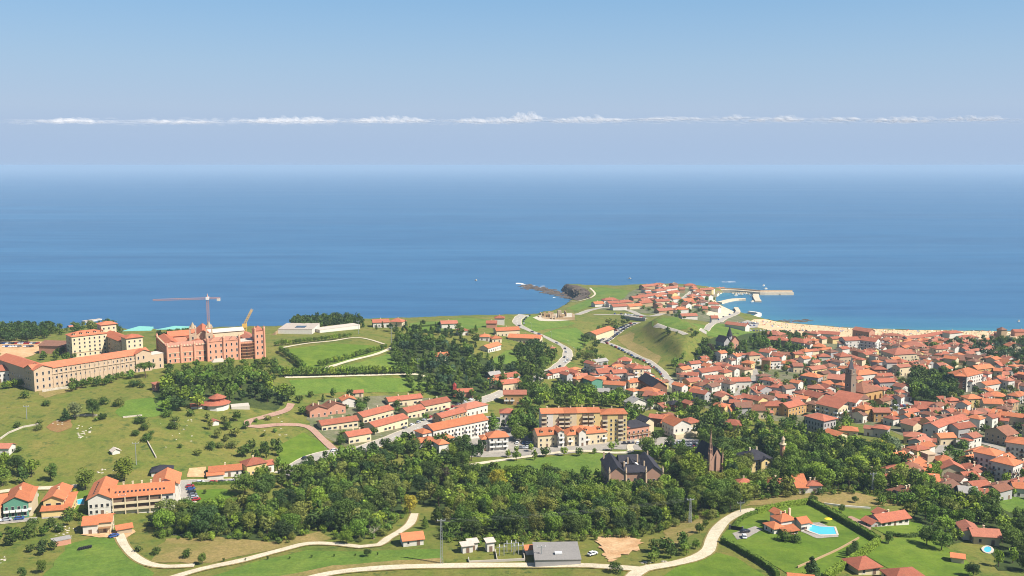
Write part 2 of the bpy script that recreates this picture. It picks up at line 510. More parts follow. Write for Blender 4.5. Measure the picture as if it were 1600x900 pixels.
# ------------------------------------------------------------------ object helpers
def tag(o, label=None, cat=None, group=None, kind=None):
    if label: o['label'] = label
    if cat: o['category'] = cat
    if group: o['group'] = group
    if kind: o['kind'] = kind
    return o
def empty(name, loc, rz=0.0):
    o = bpy.data.objects.new(name, None)
    o.empty_display_size = 0.5
    o.location = loc
    o.rotation_euler = (0, 0, rz)
    COL.objects.link(o)
    return o
def mesh_of(name, verts, faces, mats, mi=None, smooth=False):
    me = bpy.data.meshes.new(name)
    me.from_pydata([tuple(v) for v in verts], [], [tuple(f) for f in faces])
    for m in (mats if isinstance(mats, (list, tuple)) else [mats]):
        me.materials.append(m)
    if mi is not None:
        me.polygons.foreach_set('material_index', mi)
    if smooth:
        me.polygons.foreach_set('use_smooth', [True] * len(me.polygons))
    me.update()
    return me
def put(name, me, parent=None, loc=(0, 0, 0), rz=0.0, scale=None):
    o = bpy.data.objects.new(name, me)
    o.location = loc
    if rz: o.rotation_euler = (0, 0, rz)
    if scale is not None: o.scale = scale
    if parent is not None: o.parent = parent
    COL.objects.link(o)
    return o
class MB:
    """collects boxes, prisms and tubes for one mesh"""
    def __init__(self):
        self.v, self.f, self.m = [], [], []
    def add(self, vs, fs, mi=0):
        k = len(self.v)
        self.v += [tuple(map(float, a)) for a in vs]
        self.f += [tuple(k + i for i in f) for f in fs]
        self.m += [mi] * len(fs)
        return self
    def box(self, x0, x1, y0, y1, z0, z1, mi=0):
        return self.add([(x0, y0, z0), (x1, y0, z0), (x1, y1, z0), (x0, y1, z0), (x0, y0, z1), (x1, y0, z1), (x1, y1, z1), (x0, y1, z1)],
                        [(3, 2, 1, 0), (4, 5, 6, 7), (0, 1, 5, 4), (1, 2, 6, 5), (2, 3, 7, 6), (3, 0, 4, 7)], mi)
    def frustum(self, x, y, z0, z1, r0, r1, n=8, mi=0, x1=None, y1=None):
        x1 = x if x1 is None else x1
        y1 = y if y1 is None else y1
        vs = [(x + r0 * math.cos(2 * math.pi * i / n), y + r0 * math.sin(2 * math.pi * i / n), z0) for i in range(n)]
        vs += [(x1 + r1 * math.cos(2 * math.pi * i / n), y1 + r1 * math.sin(2 * math.pi * i / n), z1) for i in range(n)]
        fs = [(i, (i + 1) % n, n + (i + 1) % n, n + i) for i in range(n)] + [tuple(range(n - 1, -1, -1)), tuple(range(n, 2 * n))]
        return self.add(vs, fs, mi)
    def bar(self, a, b, r, n=4, mi=0, r2=None):
        a, b = Vector(a), Vector(b)
        d = (b - a).normalized()
        s = d.cross(Vector((0, 0, 1)) if abs(d.z) < 0.9 else Vector((1, 0, 0))).normalized()
        t = d.cross(s)
        r2 = r if r2 is None else r2
        vs = []
        for c, rr in ((a, r), (b, r2)):
            for i in range(n):
                g = 2 * math.pi * (i + 0.5) / n
                vs.append(c + s * (rr * math.cos(g)) + t * (rr * math.sin(g)))
        fs = [(i, (i + 1) % n, n + (i + 1) % n, n + i) for i in range(n)] + [tuple(range(n - 1, -1, -1)), tuple(range(n, 2 * n))]
        return self.add(vs, fs, mi)
    def mesh(self, name, mats, smooth=False):
        return mesh_of(name, self.v, self.f, mats, self.m, smooth)
    def put(self, name, mats, parent=None, loc=(0, 0, 0), rz=0.0, smooth=False):
        return put(name, self.mesh(name, mats, smooth), parent, loc, rz)
ORD = ['first', 'second', 'third', 'fourth', 'fifth', 'sixth', 'seventh', 'eighth', 'ninth', 'tenth', 'eleventh', 'twelfth', 'thirteenth', 'fourteenth', 'fifteenth',
       'sixteenth', 'seventeenth', 'eighteenth', 'nineteenth', 'twentieth']
def ordinal(i):
    if i < 20:
        return ORD[i]
    n = i + 1
    s = 'th' if 10 <= n % 100 <= 20 else {1: 'st', 2: 'nd', 3: 'rd'}.get(n % 10, 'th')
    return '%d%s' % (n, s)

# ------------------------------------------------------------------ terrain, sea, haze
NY, NX = 430, 520
ys = 250.0 * (1900.0 / 250.0) ** (np.arange(NY) / (NY - 1))
xs = np.linspace(-1, 1, NX)
XX = xs[None, :] * (0.62 * ys[:, None] + 70)
YY = np.repeat(ys[:, None], NX, 1)
ZZ = HA(XX, YY)
vv = np.stack([XX, YY, ZZ], -1).reshape(-1, 3)
ii = np.arange(NY * NX).reshape(NY, NX)
quads = np.stack([ii[:-1, :-1], ii[:-1, 1:], ii[1:, 1:], ii[1:, :-1]], -1).reshape(-1, 4)
keep = (vv[quads][:, :, 2].max(1) > -2.9)
def np_mesh(name, verts, quads, mats, smooth=False):
    me = bpy.data.meshes.new(name)
    n, k = len(quads), quads.shape[1]
    me.vertices.add(len(verts))
    me.vertices.foreach_set('co', np.asarray(verts, np.float32).ravel())
    me.loops.add(n * k)
    me.loops.foreach_set('vertex_index', np.asarray(quads, np.int32).ravel())
    me.polygons.add(n)
    me.polygons.foreach_set('loop_start', np.arange(0, n * k, k, dtype=np.int32))
    if smooth:
        me.polygons.foreach_set('use_smooth', np.ones(n, bool))
    for m in (mats if isinstance(mats, (list, tuple)) else [mats]):
        me.materials.append(m)
    me.update(calc_edges=True)
    return me
tag(put('terrain', np_mesh('terrain', vv, quads[keep], TERRAIN, True)), 'olive green coastal pasture and rocky cliff terrain', kind='structure')

sy = np.concatenate([np.linspace(560, 2000, 190), 2000 * (100.0 ** (np.arange(1, 70) / 69.0))])
sx = np.linspace(-1, 1, 260)
SX = sx[None, :] * (0.75 * sy[:, None] + 250)
SY = np.repeat(sy[:, None], 260, 1)
sv = np.stack([SX, SY, np.zeros_like(SX)], -1).reshape(-1, 3)
ii = np.arange(len(sy) * 260).reshape(len(sy), 260)
sq = np.stack([ii[:-1, :-1], ii[:-1, 1:], ii[1:, 1:], ii[1:, :-1]], -1).reshape(-1, 4)
sea_me = np_mesh('sea', sv, sq, SEA, True)
dist = np.where(SY < 2100, -coast_dist(SX, np.minimum(SY, 2100)), 2000).ravel()
sand = np.clip((sv[:, 0] - 190) / 120, 0, 1)
shallow = np.clip(1 - dist / (80 + 70 * sand), 0, 1) ** 1.6 * (0.15 + 0.5 * sand)
a = sea_me.attributes.new('shallow', 'FLOAT', 'POINT')
a.data.foreach_set('value', shallow.astype(np.float32))
tag(put('sea', sea_me), 'calm blue open sea with pale wind streaks', kind='structure')

# ------------------------------------------------------------------ ground cover sheets
def pip(poly, x, y):
    c = False
    n = len(poly)
    for i in range(n):
        x1, y1 = poly[i]
        x2, y2 = poly[(i + 1) % n]
        if (y1 > y) != (y2 > y) and x < (x2 - x1) * (y - y1) / (y2 - y1) + x1:
            c = not c
    return c
def pip_np(poly, px, py):
    inside = np.zeros(px.shape, bool)
    n = len(poly)
    for i in range(n):
        x1, y1 = poly[i]
        x2, y2 = poly[(i + 1) % n]
        with np.errstate(divide='ignore', invalid='ignore'):
            inside ^= ((y1 > py) != (y2 > py)) & (px < (x2 - x1) * (py - y1) / (y2 - y1 + 1e-12) + x1)
    return inside
def world_poly(px, add=0.0):
    return [tuple(G(u, v, add)[:2]) for u, v in px]
def sheet(name, px, mat, off, label, step=7.0, rough=1.0, world=None):
    """a piece of ground cover laid on the terrain, outline given in photo pixels"""
    w = world or world_poly(px)
    edge = []
    for i in range(len(w)):
        a, b = np.array(w[i]), np.array(w[(i + 1) % len(w)])
        n = max(1, int(np.hypot(*(b - a)) / (step * 0.6)))
        for k in range(n):
            q = a + (b - a) * k / n
            if rough and k:
                q = q + RNG.normal(0, rough * 0.35, 2)
            edge.append((q[0], q[1]))
    ex, ey = np.array(edge).T
    xs_ = np.arange(ex.min(), ex.max(), step)
    ys_ = np.arange(ey.min(), ey.max(), step)
    gxx, gyy = np.meshgrid(xs_, ys_)
    gxx, gyy = gxx.ravel(), gyy.ravel()
    ins = pip_np(edge, gxx, gyy)
    pts = [Vector(p) for p in edge] + [Vector((x, y)) for x, y in zip(gxx[ins], gyy[ins])]
    ne = len(edge)
    vs_, _, fs_, *_ = delaunay_2d_cdt(pts, [], [list(range(ne))], 1, 1e-4)
    xy = np.array([(p.x, p.y) for p in vs_])
    z = HA(xy[:, 0], xy[:, 1]) + off
    o = put(name, mesh_of(name, np.column_stack([xy, z]), fs_, mat, smooth=True))
    return tag(o, label, kind='structure')
def spline(pts, step=4.0):
    pts = [np.array(p, float) for p in pts]
    P_ = [2 * pts[0] - pts[1]] + pts + [2 * pts[-1] - pts[-2]]
    outp = []
    for i in range(1, len(P_) - 2):
        p0, p1, p2, p3 = P_[i - 1:i + 3]
        n = max(1, int(np.hypot(*(p2 - p1)) / step))
        for k in range(n):
            t = k / n
            outp.append(0.5 * ((2 * p1) + (-p0 + p2) * t + (2 * p0 - 5 * p1 + 4 * p2 - p3) * t * t + (-p0 + 3 * p1 - 3 * p2 + p3) * t ** 3))
    outp.append(pts[-1])
    return np.array(outp)
def ribbon(name, px, width, mat, off, label, world=None, cols=4, kind='structure'):
    c = spline(world if world is not None else world_poly(px))
    d = np.gradient(c, axis=0)
    d /= np.linalg.norm(d, axis=1)[:, None] + 1e-9
    nrm = np.column_stack([-d[:, 1], d[:, 0]])
    wob = 1 + 0.06 * np.sin(np.arange(len(c)) * 0.9)
    vs_, fs_ = [], []
    for i in range(len(c)):
        for k in range(cols + 1):
            q = c[i] + nrm[i] * width * wob[i] * (k / cols - 0.5)
            vs_.append((q[0], q[1]))
    vs_ = np.array(vs_)
    z = HA(vs_[:, 0], vs_[:, 1]) + off
    for i in range(len(c) - 1):
        for k in range(cols):
            a_ = i * (cols + 1) + k
            fs_.append((a_, a_ + 1, a_ + cols + 2, a_ + cols + 1))
    o = put(name, mesh_of(name, np.column_stack([vs_, z]), fs_, mat, smooth=True))
    return tag(o, label, kind=kind), c

# ------------------------------------------------------------------ fields, lawns, town ground
def S(name, mat, off, label, px, rough=1.0, step=7.0):
    return sheet(name, px, mat, off, label, step, rough)
S('town_ground', YARD, 0.10, 'yards, gardens and paving between the town houses',
  [(1042, 592), (1075, 572), (1150, 556), (1190, 548), (1250, 540), (1300, 534), (1420, 533), (1600, 538), (1690, 545), (1690, 720), (1600, 760), (1560, 775), (1500, 740), (1450, 700), (1380, 668), (1330, 660),
   (1310, 672), (1240, 660), (1150, 650), (1060, 625)], 2)
S('town_square', PAVING, 0.16, 'paved square and car park in the middle of the town', [(1385, 632), (1420, 625), (1430, 636), (1405, 652), (1375, 648)], 0.5)
S('headland_ground', YARD, 0.10, 'gardens and paving between the headland houses', [(938, 484), (930, 474), (1000, 450), (1060, 446), (1120, 458), (1130, 480), (1165, 500), (1120, 506), (1050, 494), (990, 488)], 1.5)
S('estate_ground', YARD, 0.10, 'gardens between the terraced houses of the estate', [(478, 655), (500, 625), (600, 618), (740, 625), (700, 645), (600, 690), (545, 700), (500, 680)], 1)
S('estate_yard', PAVING, 0.12, 'paved ground around the apartment blocks', [(690, 690), (760, 650), (800, 655), (860, 690), (960, 690), (1000, 680), (1090, 690), (1040, 705), (960, 702), (850, 712), (720, 715)], 1)
S('village_ground', YARD, 0.10, 'yards between the houses beside the car park', [(868, 590), (900, 575), (960, 580), (1020, 585), (1060, 610), (1070, 625), (1020, 640), (960, 610), (880, 605)], 1)
S('lawn', LAWN, 0.18, 'large mown lawn beside the brick seminary', [(436, 548), (520, 537), (600, 541), (600, 551), (560, 562), (500, 574), (476, 577), (462, 562)], 0.6)
S('lawn', FIELD, 0.18, 'lawn below the diagonal tree lined path', [(512, 579), (560, 567), (606, 553), (628, 572), (600, 583), (520, 585)], 0.6)
S('lawn', FIELD, 0.18, 'long lawn below the straight avenue of trees', [(452, 594), (560, 590), (640, 591), (684, 602), (640, 612), (540, 613), (458, 618)], 1)
S('lawn', LAWN, 0.18, 'dark green mown plot beside the bend of the pink drive', [(428, 700), (474, 676), (500, 690), (514, 704), (486, 714), (464, 726), (440, 726)], 0.4)
S('lawn', FIELD, 0.18, 'wide lawn in front of the palace', [(735, 732), (760, 724), (830, 716), (935, 708), (960, 715), (940, 742), (900, 740), (820, 738)], 0.8)
S('lawn', LAWN, 0.18, 'bright mown garden round the villa with the angular pool', [(1128, 838), (1148, 815), (1172, 800), (1266, 789), (1372, 848), (1296, 902), (1244, 905), (1150, 850)], 0.4)
S('lawn', LAWN, 0.18, 'sloping green meadow below the bungalow', [(1352, 868), (1382, 842), (1452, 838), (1512, 878), (1530, 915), (1440, 915)], 0.6)
S('lawn', LAWN, 0.18, 'green field corner beside the pale lane junction', [(1030, 905), (1062, 884), (1122, 864), (1150, 872), (1215, 912), (1030, 915)], 0.6)
S('lawn', LAWN, 0.18, 'garden lawn in front of the long red roofed bungalow', [(1300, 793), (1368, 800), (1390, 812), (1440, 818), (1445, 834), (1385, 836), (1330, 812)], 0.6)
S('field', FIELD, 0.18, 'small field at the right edge below the flats', [(1552, 790), (1568, 770), (1640, 772), (1640, 810), (1580, 802)], 1)
S('lawn', LAWN, 0.18, 'garden strip beside the green fronted house', [(48, 795), (49, 772), (62, 770), (57, 800)], 0.3, 4)
S('lawn', LAWN, 0.18, 'hotel garden round the small blue pool', [(108, 800), (118, 767), (138, 766), (136, 798)], 0.3, 4)
S('lawn', LAWN, 0.18, 'oval lawn inside the car park loop', [(300, 778), (306, 766), (350, 764), (372, 772), (350, 782), (312, 786)], 0.4, 4)
S('field', FIELD, 0.16, 'mown grass slope below the farmhouse', [(60, 905), (84, 880), (108, 850), (150, 838), (180, 842), (200, 868), (232, 890), (250, 912), (60, 915)], 3)
S('field', FIELD, 0.16, 'striped meadow between the two pale lanes', [(320, 905), (400, 878), (480, 860), (560, 862), (690, 858), (688, 880), (560, 888), (440, 908)], 1)
S('dry_strip', DRY, 0.20, 'dry mown strip along the bottom lane', [(420, 905), (520, 884), (690, 872), (690, 883), (560, 892), (480, 905)], 1)
S('dry_slope', DRY, 0.15, 'sun dried bank above the pale lane', [(235, 878), (260, 842), (330, 838), (420, 848), (500, 830), (520, 842), (430, 858), (330, 880)], 2)
S('dry_slope', DRY, 0.15, 'dry grass clearing beside the power pylon', [(1035, 850), (1040, 820), (1085, 795), (1110, 800), (1090, 830), (1060, 852)], 2)
S('dry_field', DRY, 0.15, 'dry grass bank above the villa hedge', [(1160, 792), (1200, 770), (1270, 768), (1340, 770), (1420, 790), (1340, 792), (1250, 784)], 2)
S('field', FIELD, 0.14, 'green pasture patch above the stone walls', [(180, 645), (200, 625), (250, 620), (275, 640), (240, 652), (190, 652)], 2)
S('red_patch', RUST, 0.14, 'reddish earth patch in the hillside pasture', [(72, 668), (85, 658), (112, 655), (112, 668), (90, 676)], 2)
S('dry_slope', DRY, 0.14, 'pale mown bank below the long stone wing', [(60, 612), (118, 602), (130, 606), (70, 622)], 1.5)
S('car_park', DIRT, 0.2, 'sandy car park behind the long wing', [(0, 548), (0, 534), (68, 534), (70, 545), (50, 556), (0, 570)], 0.5)
S('field', FIELD, 0.15, 'green cliff top field behind the farmhouses', [(640, 505), (720, 497), (770, 500), (760, 512), (700, 518), (640, 520)], 1)
S('field', FIELD, 0.15, 'cemetery meadow above the coast road', [(812, 504), (826, 492), (872, 498), (900, 505), (872, 512), (838, 518), (818, 514)], 1)
S('field', FIELD, 0.15, 'grass slope between the coast road and the ravine', [(848, 522), (870, 514), (900, 512), (925, 530), (905, 548), (886, 538)], 1)
S('lawn', FIELD, 0.15, 'garden meadow below the row of villas', [(770, 562), (790, 548), (825, 545), (832, 556), (800, 568), (775, 572)], 1)
S('headland_turf', FIELD, 0.12, 'green turf on top of the headland', [(885, 482), (930, 464), (922, 449), (945, 449), (985, 454), (975, 466), (935, 476), (900, 486)], 1)
S('hill_turf', FIELD, 0.14, 'green turf on top of the car park hill', [(1012, 503), (1040, 497), (1090, 506), (1120, 512), (1090, 520), (1050, 516), (1020, 510)], 1)
S('hill_meadow', FIELD, 0.14, 'meadow above the gothic villa', [(1095, 512), (1130, 506), (1160, 512), (1180, 520), (1140, 530), (1105, 525)], 1)
S('beach', SAND, 0.10, 'curved sandy beach below the town',
  [(1166, 505), (1178, 499), (1196, 499), (1215, 503), (1270, 508), (1330, 513), (1400, 515.5), (1500, 517), (1600, 518.6), (1720, 520), (1720, 534), (1600, 531), (1450, 529), (1330, 528), (1250, 524), (1200, 516)], 0.5, 9)
mound = S('bare_earth', DIRT, 0.22, 'bare earth mound beside the grey roofed shed', [(930, 842), (955, 836), (985, 838), (1002, 848), (995, 862), (965, 872), (950, 878), (940, 858)], 2.6, 2.4)
_co = np.array([v.co[:] for v in mound.data.vertices])
_cc = _co.mean(0)
_r = np.hypot(_co[:, 0] - _cc[0], _co[:, 1] - _cc[1])
_f = np.clip(1 - _r / _r.max() * 1.15, 0, 1)
for v_, f_, q_ in zip(mound.data.vertices, _f, vnoise(_co[:, 0], _co[:, 1], 3.0, 17)):
    v_.co.z += 0.35 * f_ * (0.35 + 0.95 * q_)
S('dirt_lot', DRY, 0.16, 'sandy vacant lot below the embankment', [(962, 528), (985, 518), (992, 522), (988, 534), (1034, 558), (1026, 570), (985, 548)], 0.6)
S('forecourt', PAVING, 0.3, 'pale forecourt of the pool villa', [(1144, 834), (1180, 823), (1192, 828), (1166, 842), (1152, 844)], 0.3, 3)
S('forecourt', DIRT, 0.3, 'pale yard in front of the farmhouse', [(126, 836), (150, 830), (190, 832), (208, 828), (212, 832), (196, 842), (150, 840)], 0.6, 3)
S('forecourt', DIRT, 0.3, 'sandy yard beside the roadside inn', [(292, 746), (296, 732), (322, 730), (322, 746)], 0.4, 3)
S('terrace', PINKTRACK, 0.3, 'red paved terrace in front of the hotel', [(196, 796), (212, 790), (240, 789), (238, 796), (216, 802), (202, 802)], 0.3, 3)
S('terrace', PINKTRACK, 0.3, 'orange paved terrace beside the bungalow', [(1322, 809), (1330, 807), (1362, 822), (1360, 830), (1350, 826)], 0.3, 3)
S('terrace', PAVING, 0.3, 'pale paving round the angular pool', [(1246, 829), (1262, 818), (1280, 817), (1306, 828), (1310, 840), (1276, 842)], 0.3, 3)
S('car_park', ASPHALT, 0.2, 'crowded car park beside the tall chapel', [(1045, 694), (1070, 684), (1100, 688), (1095, 700), (1060, 704)], 0.4)
S('car_park', ASPHALT, 0.2, 'harbour car park behind the beach', [(1148, 506), (1168, 500), (1186, 506), (1182, 512), (1156, 513)], 0.4)
S('harbour_apron', TRACK, 0.2, 'pale paved harbour apron behind the quays', [(1104, 474), (1122, 458), (1136, 454), (1118, 466), (1120, 474), (1134, 481), (1152, 489), (1124, 498), (1104, 492)], 0.5, 5)
S('ruin_ground', STONEPALE, 0.18, 'pale stone floor of the ruined hilltop cemetery', [(832, 496), (850, 491), (893, 489), (896, 500), (868, 502), (842, 501)], 0.5, 4)
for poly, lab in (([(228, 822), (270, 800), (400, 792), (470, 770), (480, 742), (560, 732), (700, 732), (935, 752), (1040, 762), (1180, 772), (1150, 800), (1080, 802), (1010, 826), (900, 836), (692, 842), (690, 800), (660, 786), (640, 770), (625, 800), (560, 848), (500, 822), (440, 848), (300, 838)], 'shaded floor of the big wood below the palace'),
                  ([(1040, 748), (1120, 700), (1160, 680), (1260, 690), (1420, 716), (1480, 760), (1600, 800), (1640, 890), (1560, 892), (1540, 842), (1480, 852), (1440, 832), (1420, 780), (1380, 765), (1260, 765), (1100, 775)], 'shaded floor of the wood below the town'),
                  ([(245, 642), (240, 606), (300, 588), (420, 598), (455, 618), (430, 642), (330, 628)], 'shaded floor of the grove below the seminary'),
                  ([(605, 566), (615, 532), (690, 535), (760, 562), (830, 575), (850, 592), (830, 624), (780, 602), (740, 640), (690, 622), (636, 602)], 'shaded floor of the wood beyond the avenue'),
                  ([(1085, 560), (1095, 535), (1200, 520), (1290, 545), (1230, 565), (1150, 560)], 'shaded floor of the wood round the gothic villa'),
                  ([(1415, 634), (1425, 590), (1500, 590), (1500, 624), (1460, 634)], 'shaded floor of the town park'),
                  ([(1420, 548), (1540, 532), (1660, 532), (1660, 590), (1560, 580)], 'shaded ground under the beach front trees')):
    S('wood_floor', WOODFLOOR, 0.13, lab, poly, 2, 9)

# ------------------------------------------------------------------ roads, lanes and paths
ROADS = {}
def road(key, name, w, mat, label, px, verge=True):
    if verge:
        ribbon('road_verge', px, w + 1.4, TRACK if mat is ASPHALT else DRY, 0.26, 'pale verge of the ' + label)
    o, c = ribbon(name, px, w, mat, 0.34, label)
    ROADS[key] = c
road('bottom', 'lane', 4.6, TRACK, 'pale lane along the bottom edge', [(440, 915), (520, 896), (600, 888), (690, 885), (800, 884), (900, 884), (960, 887), (1000, 890)])
road('villa', 'lane', 5.2, TRACK, 'pale lane curving up past the pool villa', [(985, 905), (1005, 890), (1050, 882), (1088, 872), (1107, 860), (1111, 846), (1119, 831), (1133, 815), (1158, 801), (1180, 796)])
road('farm', 'lane', 3.6, TRACK, 'pale lane winding down from the farmhouse', [(186, 834), (194, 852), (208, 868), (230, 881), (260, 886), (304, 884)])
road('meadow', 'lane', 3.8, TRACK, 'pale lane across the lower meadows', [(240, 912), (300, 894), (332, 886), (380, 876), (440, 860), (482, 850), (530, 851), (562, 855), (592, 852), (606, 842), (625, 831), (641, 819), (648, 803)])
road('hotel_low', 'road', 4.5, ASPHALT, 'narrow road below the green fronted house', [(-60, 824), (0, 817), (30, 814), (58, 811)])
road('hotel_back', 'road', 4.0, TRACK, 'track behind the hillside houses', [(-60, 776), (0, 769), (40, 764), (80, 763), (120, 760)])
road('inn', 'road', 6.0, ASPHALT, 'road past the inn and hotel', [(262, 757), (300, 754), (340, 753), (390, 751)])
road('loop', 'road', 5.0, ASPHALT, 'car park loop beside the hotel', [(285, 758), (288, 768), (292, 780), (300, 788)])
road('main', 'road', 8.5, ASPHALT, 'main street rising past the terraced estate', [(440, 742), (464, 729), (482, 718), (520, 708), (556, 704), (580, 697), (620, 682), (660, 666), (700, 648), (730, 634), (760, 624), (790, 612)])
road('pink', 'drive', 4.8, PINKTRACK, 'pinkish hairpin drive on the slope', [(522, 703), (504, 687), (480, 667), (440, 664), (405, 667), (386, 666), (388, 659), (420, 650), (448, 641), (455, 631)], False)
road('coast', 'road', 8, ASPHALT, 'broad avenue climbing to the coast', [(830, 596), (844, 588), (870, 574), (886, 559), (885, 545), (870, 536), (850, 526), (828, 517), (812, 509), (808, 501), (818, 492)])
road('coast_path', 'path', 3.0, TRACK, 'sandy path along the headland edge', [(828, 488), (846, 486), (872, 480), (900, 471), (929, 461), (922, 450)], False)
road('harbour', 'road', 7, ASPHALT, 'road behind the headland houses', [(900, 492), (925, 484), (955, 480), (985, 486), (1010, 494), (1034, 490), (1060, 472), (1082, 456)])
road('ridge', 'road', 6, ASPHALT, 'road curving round the car park hill', [(928, 492), (970, 492), (1008, 499)])
road('hill', 'road', 4.5, ASPHALT, 'narrow road across the top of the car park hill', [(1024, 508), (1046, 514), (1072, 523)])
road('parking', 'road', 9, ASPHALT, 'long straight parking road beside the vacant lot', [(938, 536), (960, 522), (980, 510), (996, 504)])
road('lot', 'road', 6, ASPHALT, 'street of parked cars below the vacant lot', [(944, 534), (962, 541), (982, 550), (1004, 561), (1026, 574), (1044, 592), (1060, 612)])
road('quay', 'road', 6, ASPHALT, 'road running down to the harbour', [(1098, 520), (1110, 508), (1128, 500), (1150, 490), (1155, 487)])
road('palace', 'path', 4.0, TRACK, 'pale path across the palace lawn', [(735, 727), (780, 720), (840, 712), (900, 705), (960, 708), (985, 706), (984, 697), (1000, 688)], False)
road('avenue', 'path', 3.0, TRACK, 'path under the straight avenue of trees', [(445, 590), (500, 589), (560, 587), (630, 585), (655, 586), (672, 592)], False)
road('diagonal', 'path', 3.5, TRACK, 'diagonal path between the two lawns', [(508, 576), (540, 566), (580, 556), (612, 544)], False)
road('terrace', 'path', 3.0, TRACK, 'upper path above the mown lawn', [(440, 544), (480, 537), (520, 533), (560, 528), (600, 538)], False)
road('square', 'street', 7, PAVING, 'street through the town to the square', [(1170, 560), (1180, 590), (1165, 602), (1150, 625)], False)
road('high', 'street', 6, PAVING, 'main town street past the church', [(1240, 665), (1300, 660), (1340, 650), (1390, 642), (1450, 634), (1520, 640), (1600, 646)], False)
road('east', 'street', 6, PAVING, 'street between the flats and the gardens', [(1600, 720), (1560, 700), (1520, 690), (1480, 694), (1460, 720), (1450, 745)], False)

# lane markings on the two asphalt avenues
for key in ('main', 'coast'):
    c = ROADS[key]
    mbm = MB()
    for i in range(2, len(c) - 3, 3):
        a, b = c[i], c[i + 1]
        d = (b - a) / (np.hypot(*(b - a)) + 1e-9)
        n_ = np.array([-d[1], d[0]]) * 0.12
        qs = [a - n_, b - n_, b + n_, a + n_]
        mbm.add([(q[0], q[1], H(q[0], q[1]) + 0.42) for q in qs], [(0, 1, 2, 3)])
    tag(mbm.put('lane_marking', WHITE), 'white dashed centre line on the avenue', kind='structure')

# ------------------------------------------------------------------ buildings
def window_mesh(w, h):
    m = MB()
    m.box(-w / 2, w / 2, -0.05, 0.1, 0, h, 1)
    m.box(-w / 2 + 0.09, w / 2 - 0.09, -0.08, 0.0, 0.09, h - 0.09, 0)
    m.box(-w / 2 - 0.12, w / 2 + 0.12, -0.16, 0.0, -0.12, -0.01, 1)
    return m.mesh('window', [GLASS, FRAME])
WINM = {'s': window_mesh(1.0, 1.3), 'm': window_mesh(1.25, 1.6), 't': window_mesh(1.2, 2.2), 'w': window_mesh(2.2, 1.5)}
def door_mesh(w=1.3, h=2.3):
    m = MB()
    m.box(-w / 2, w / 2, -0.1, 0.1, 0, h, 0)
    m.box(-w / 2 - 0.12, w / 2 + 0.12, -0.06, 0.08, 0, h + 0.14, 1)
    return m.mesh('door', [BROWN_AND_SHADE, FRAME])
DOORM = door_mesh()
def chim_mesh():
    m = MB()
    m.box(-0.35, 0.35, -0.35, 0.35, -1.5, 1.2)
    m.box(-0.45, 0.45, -0.45, 0.45, 1.2, 1.35)
    return m.mesh('chimney', WALL['cream'])
CHIM = chim_mesh()
def bal_mesh(w):
    m = MB()
    m.box(-w / 2, w / 2, -1.2, 0.0, -0.12, 0.08, 0)
    for k in (-1.16, ):
        m.box(-w / 2, w / 2, -1.2, -1.12, 0.1, 1.05, 1)
    m.box(-w / 2, -w / 2 + 0.06, -1.12, 0, 0.1, 1.05, 1)
    m.box(w / 2 - 0.06, w / 2, -1.12, 0, 0.1, 1.05, 1)
    return m
BALM = {}
def balcony(w, tone):
    k = (round(w, 1), tone)
    if k not in BALM:
        BALM[k] = bal_mesh(w).mesh('balcony', [WALL['white'], {'wood': WOODEN, 'white': WHITE, 'dark': BROWN_AND_SHADE, 'cream': WALL['cream']}[tone]])
    return BALM[k]
def dormer_mesh():
    m = MB()
    m.box(-0.8, 0.8, -0.6, 1.6, -0.6, 0.9, 0)
    m.box(-0.55, 0.55, -0.64, -0.5, -0.1, 0.75, 2)
    m.add([(-1, -0.9, 0.9), (1, -0.9, 0.9), (1, 1.8, 0.9), (-1, 1.8, 0.9), (0, -0.9, 1.5), (0, 1.8, 1.5)], [(0, 1, 2, 3)[::-1], (0, 4, 5, 3), (1, 2, 5, 4), (0, 1, 4), (3, 5, 2)], 1)
    return m.mesh('dormer', [WALL['cream'], ROOF['orange'], GLASS])
DORM = dormer_mesh()
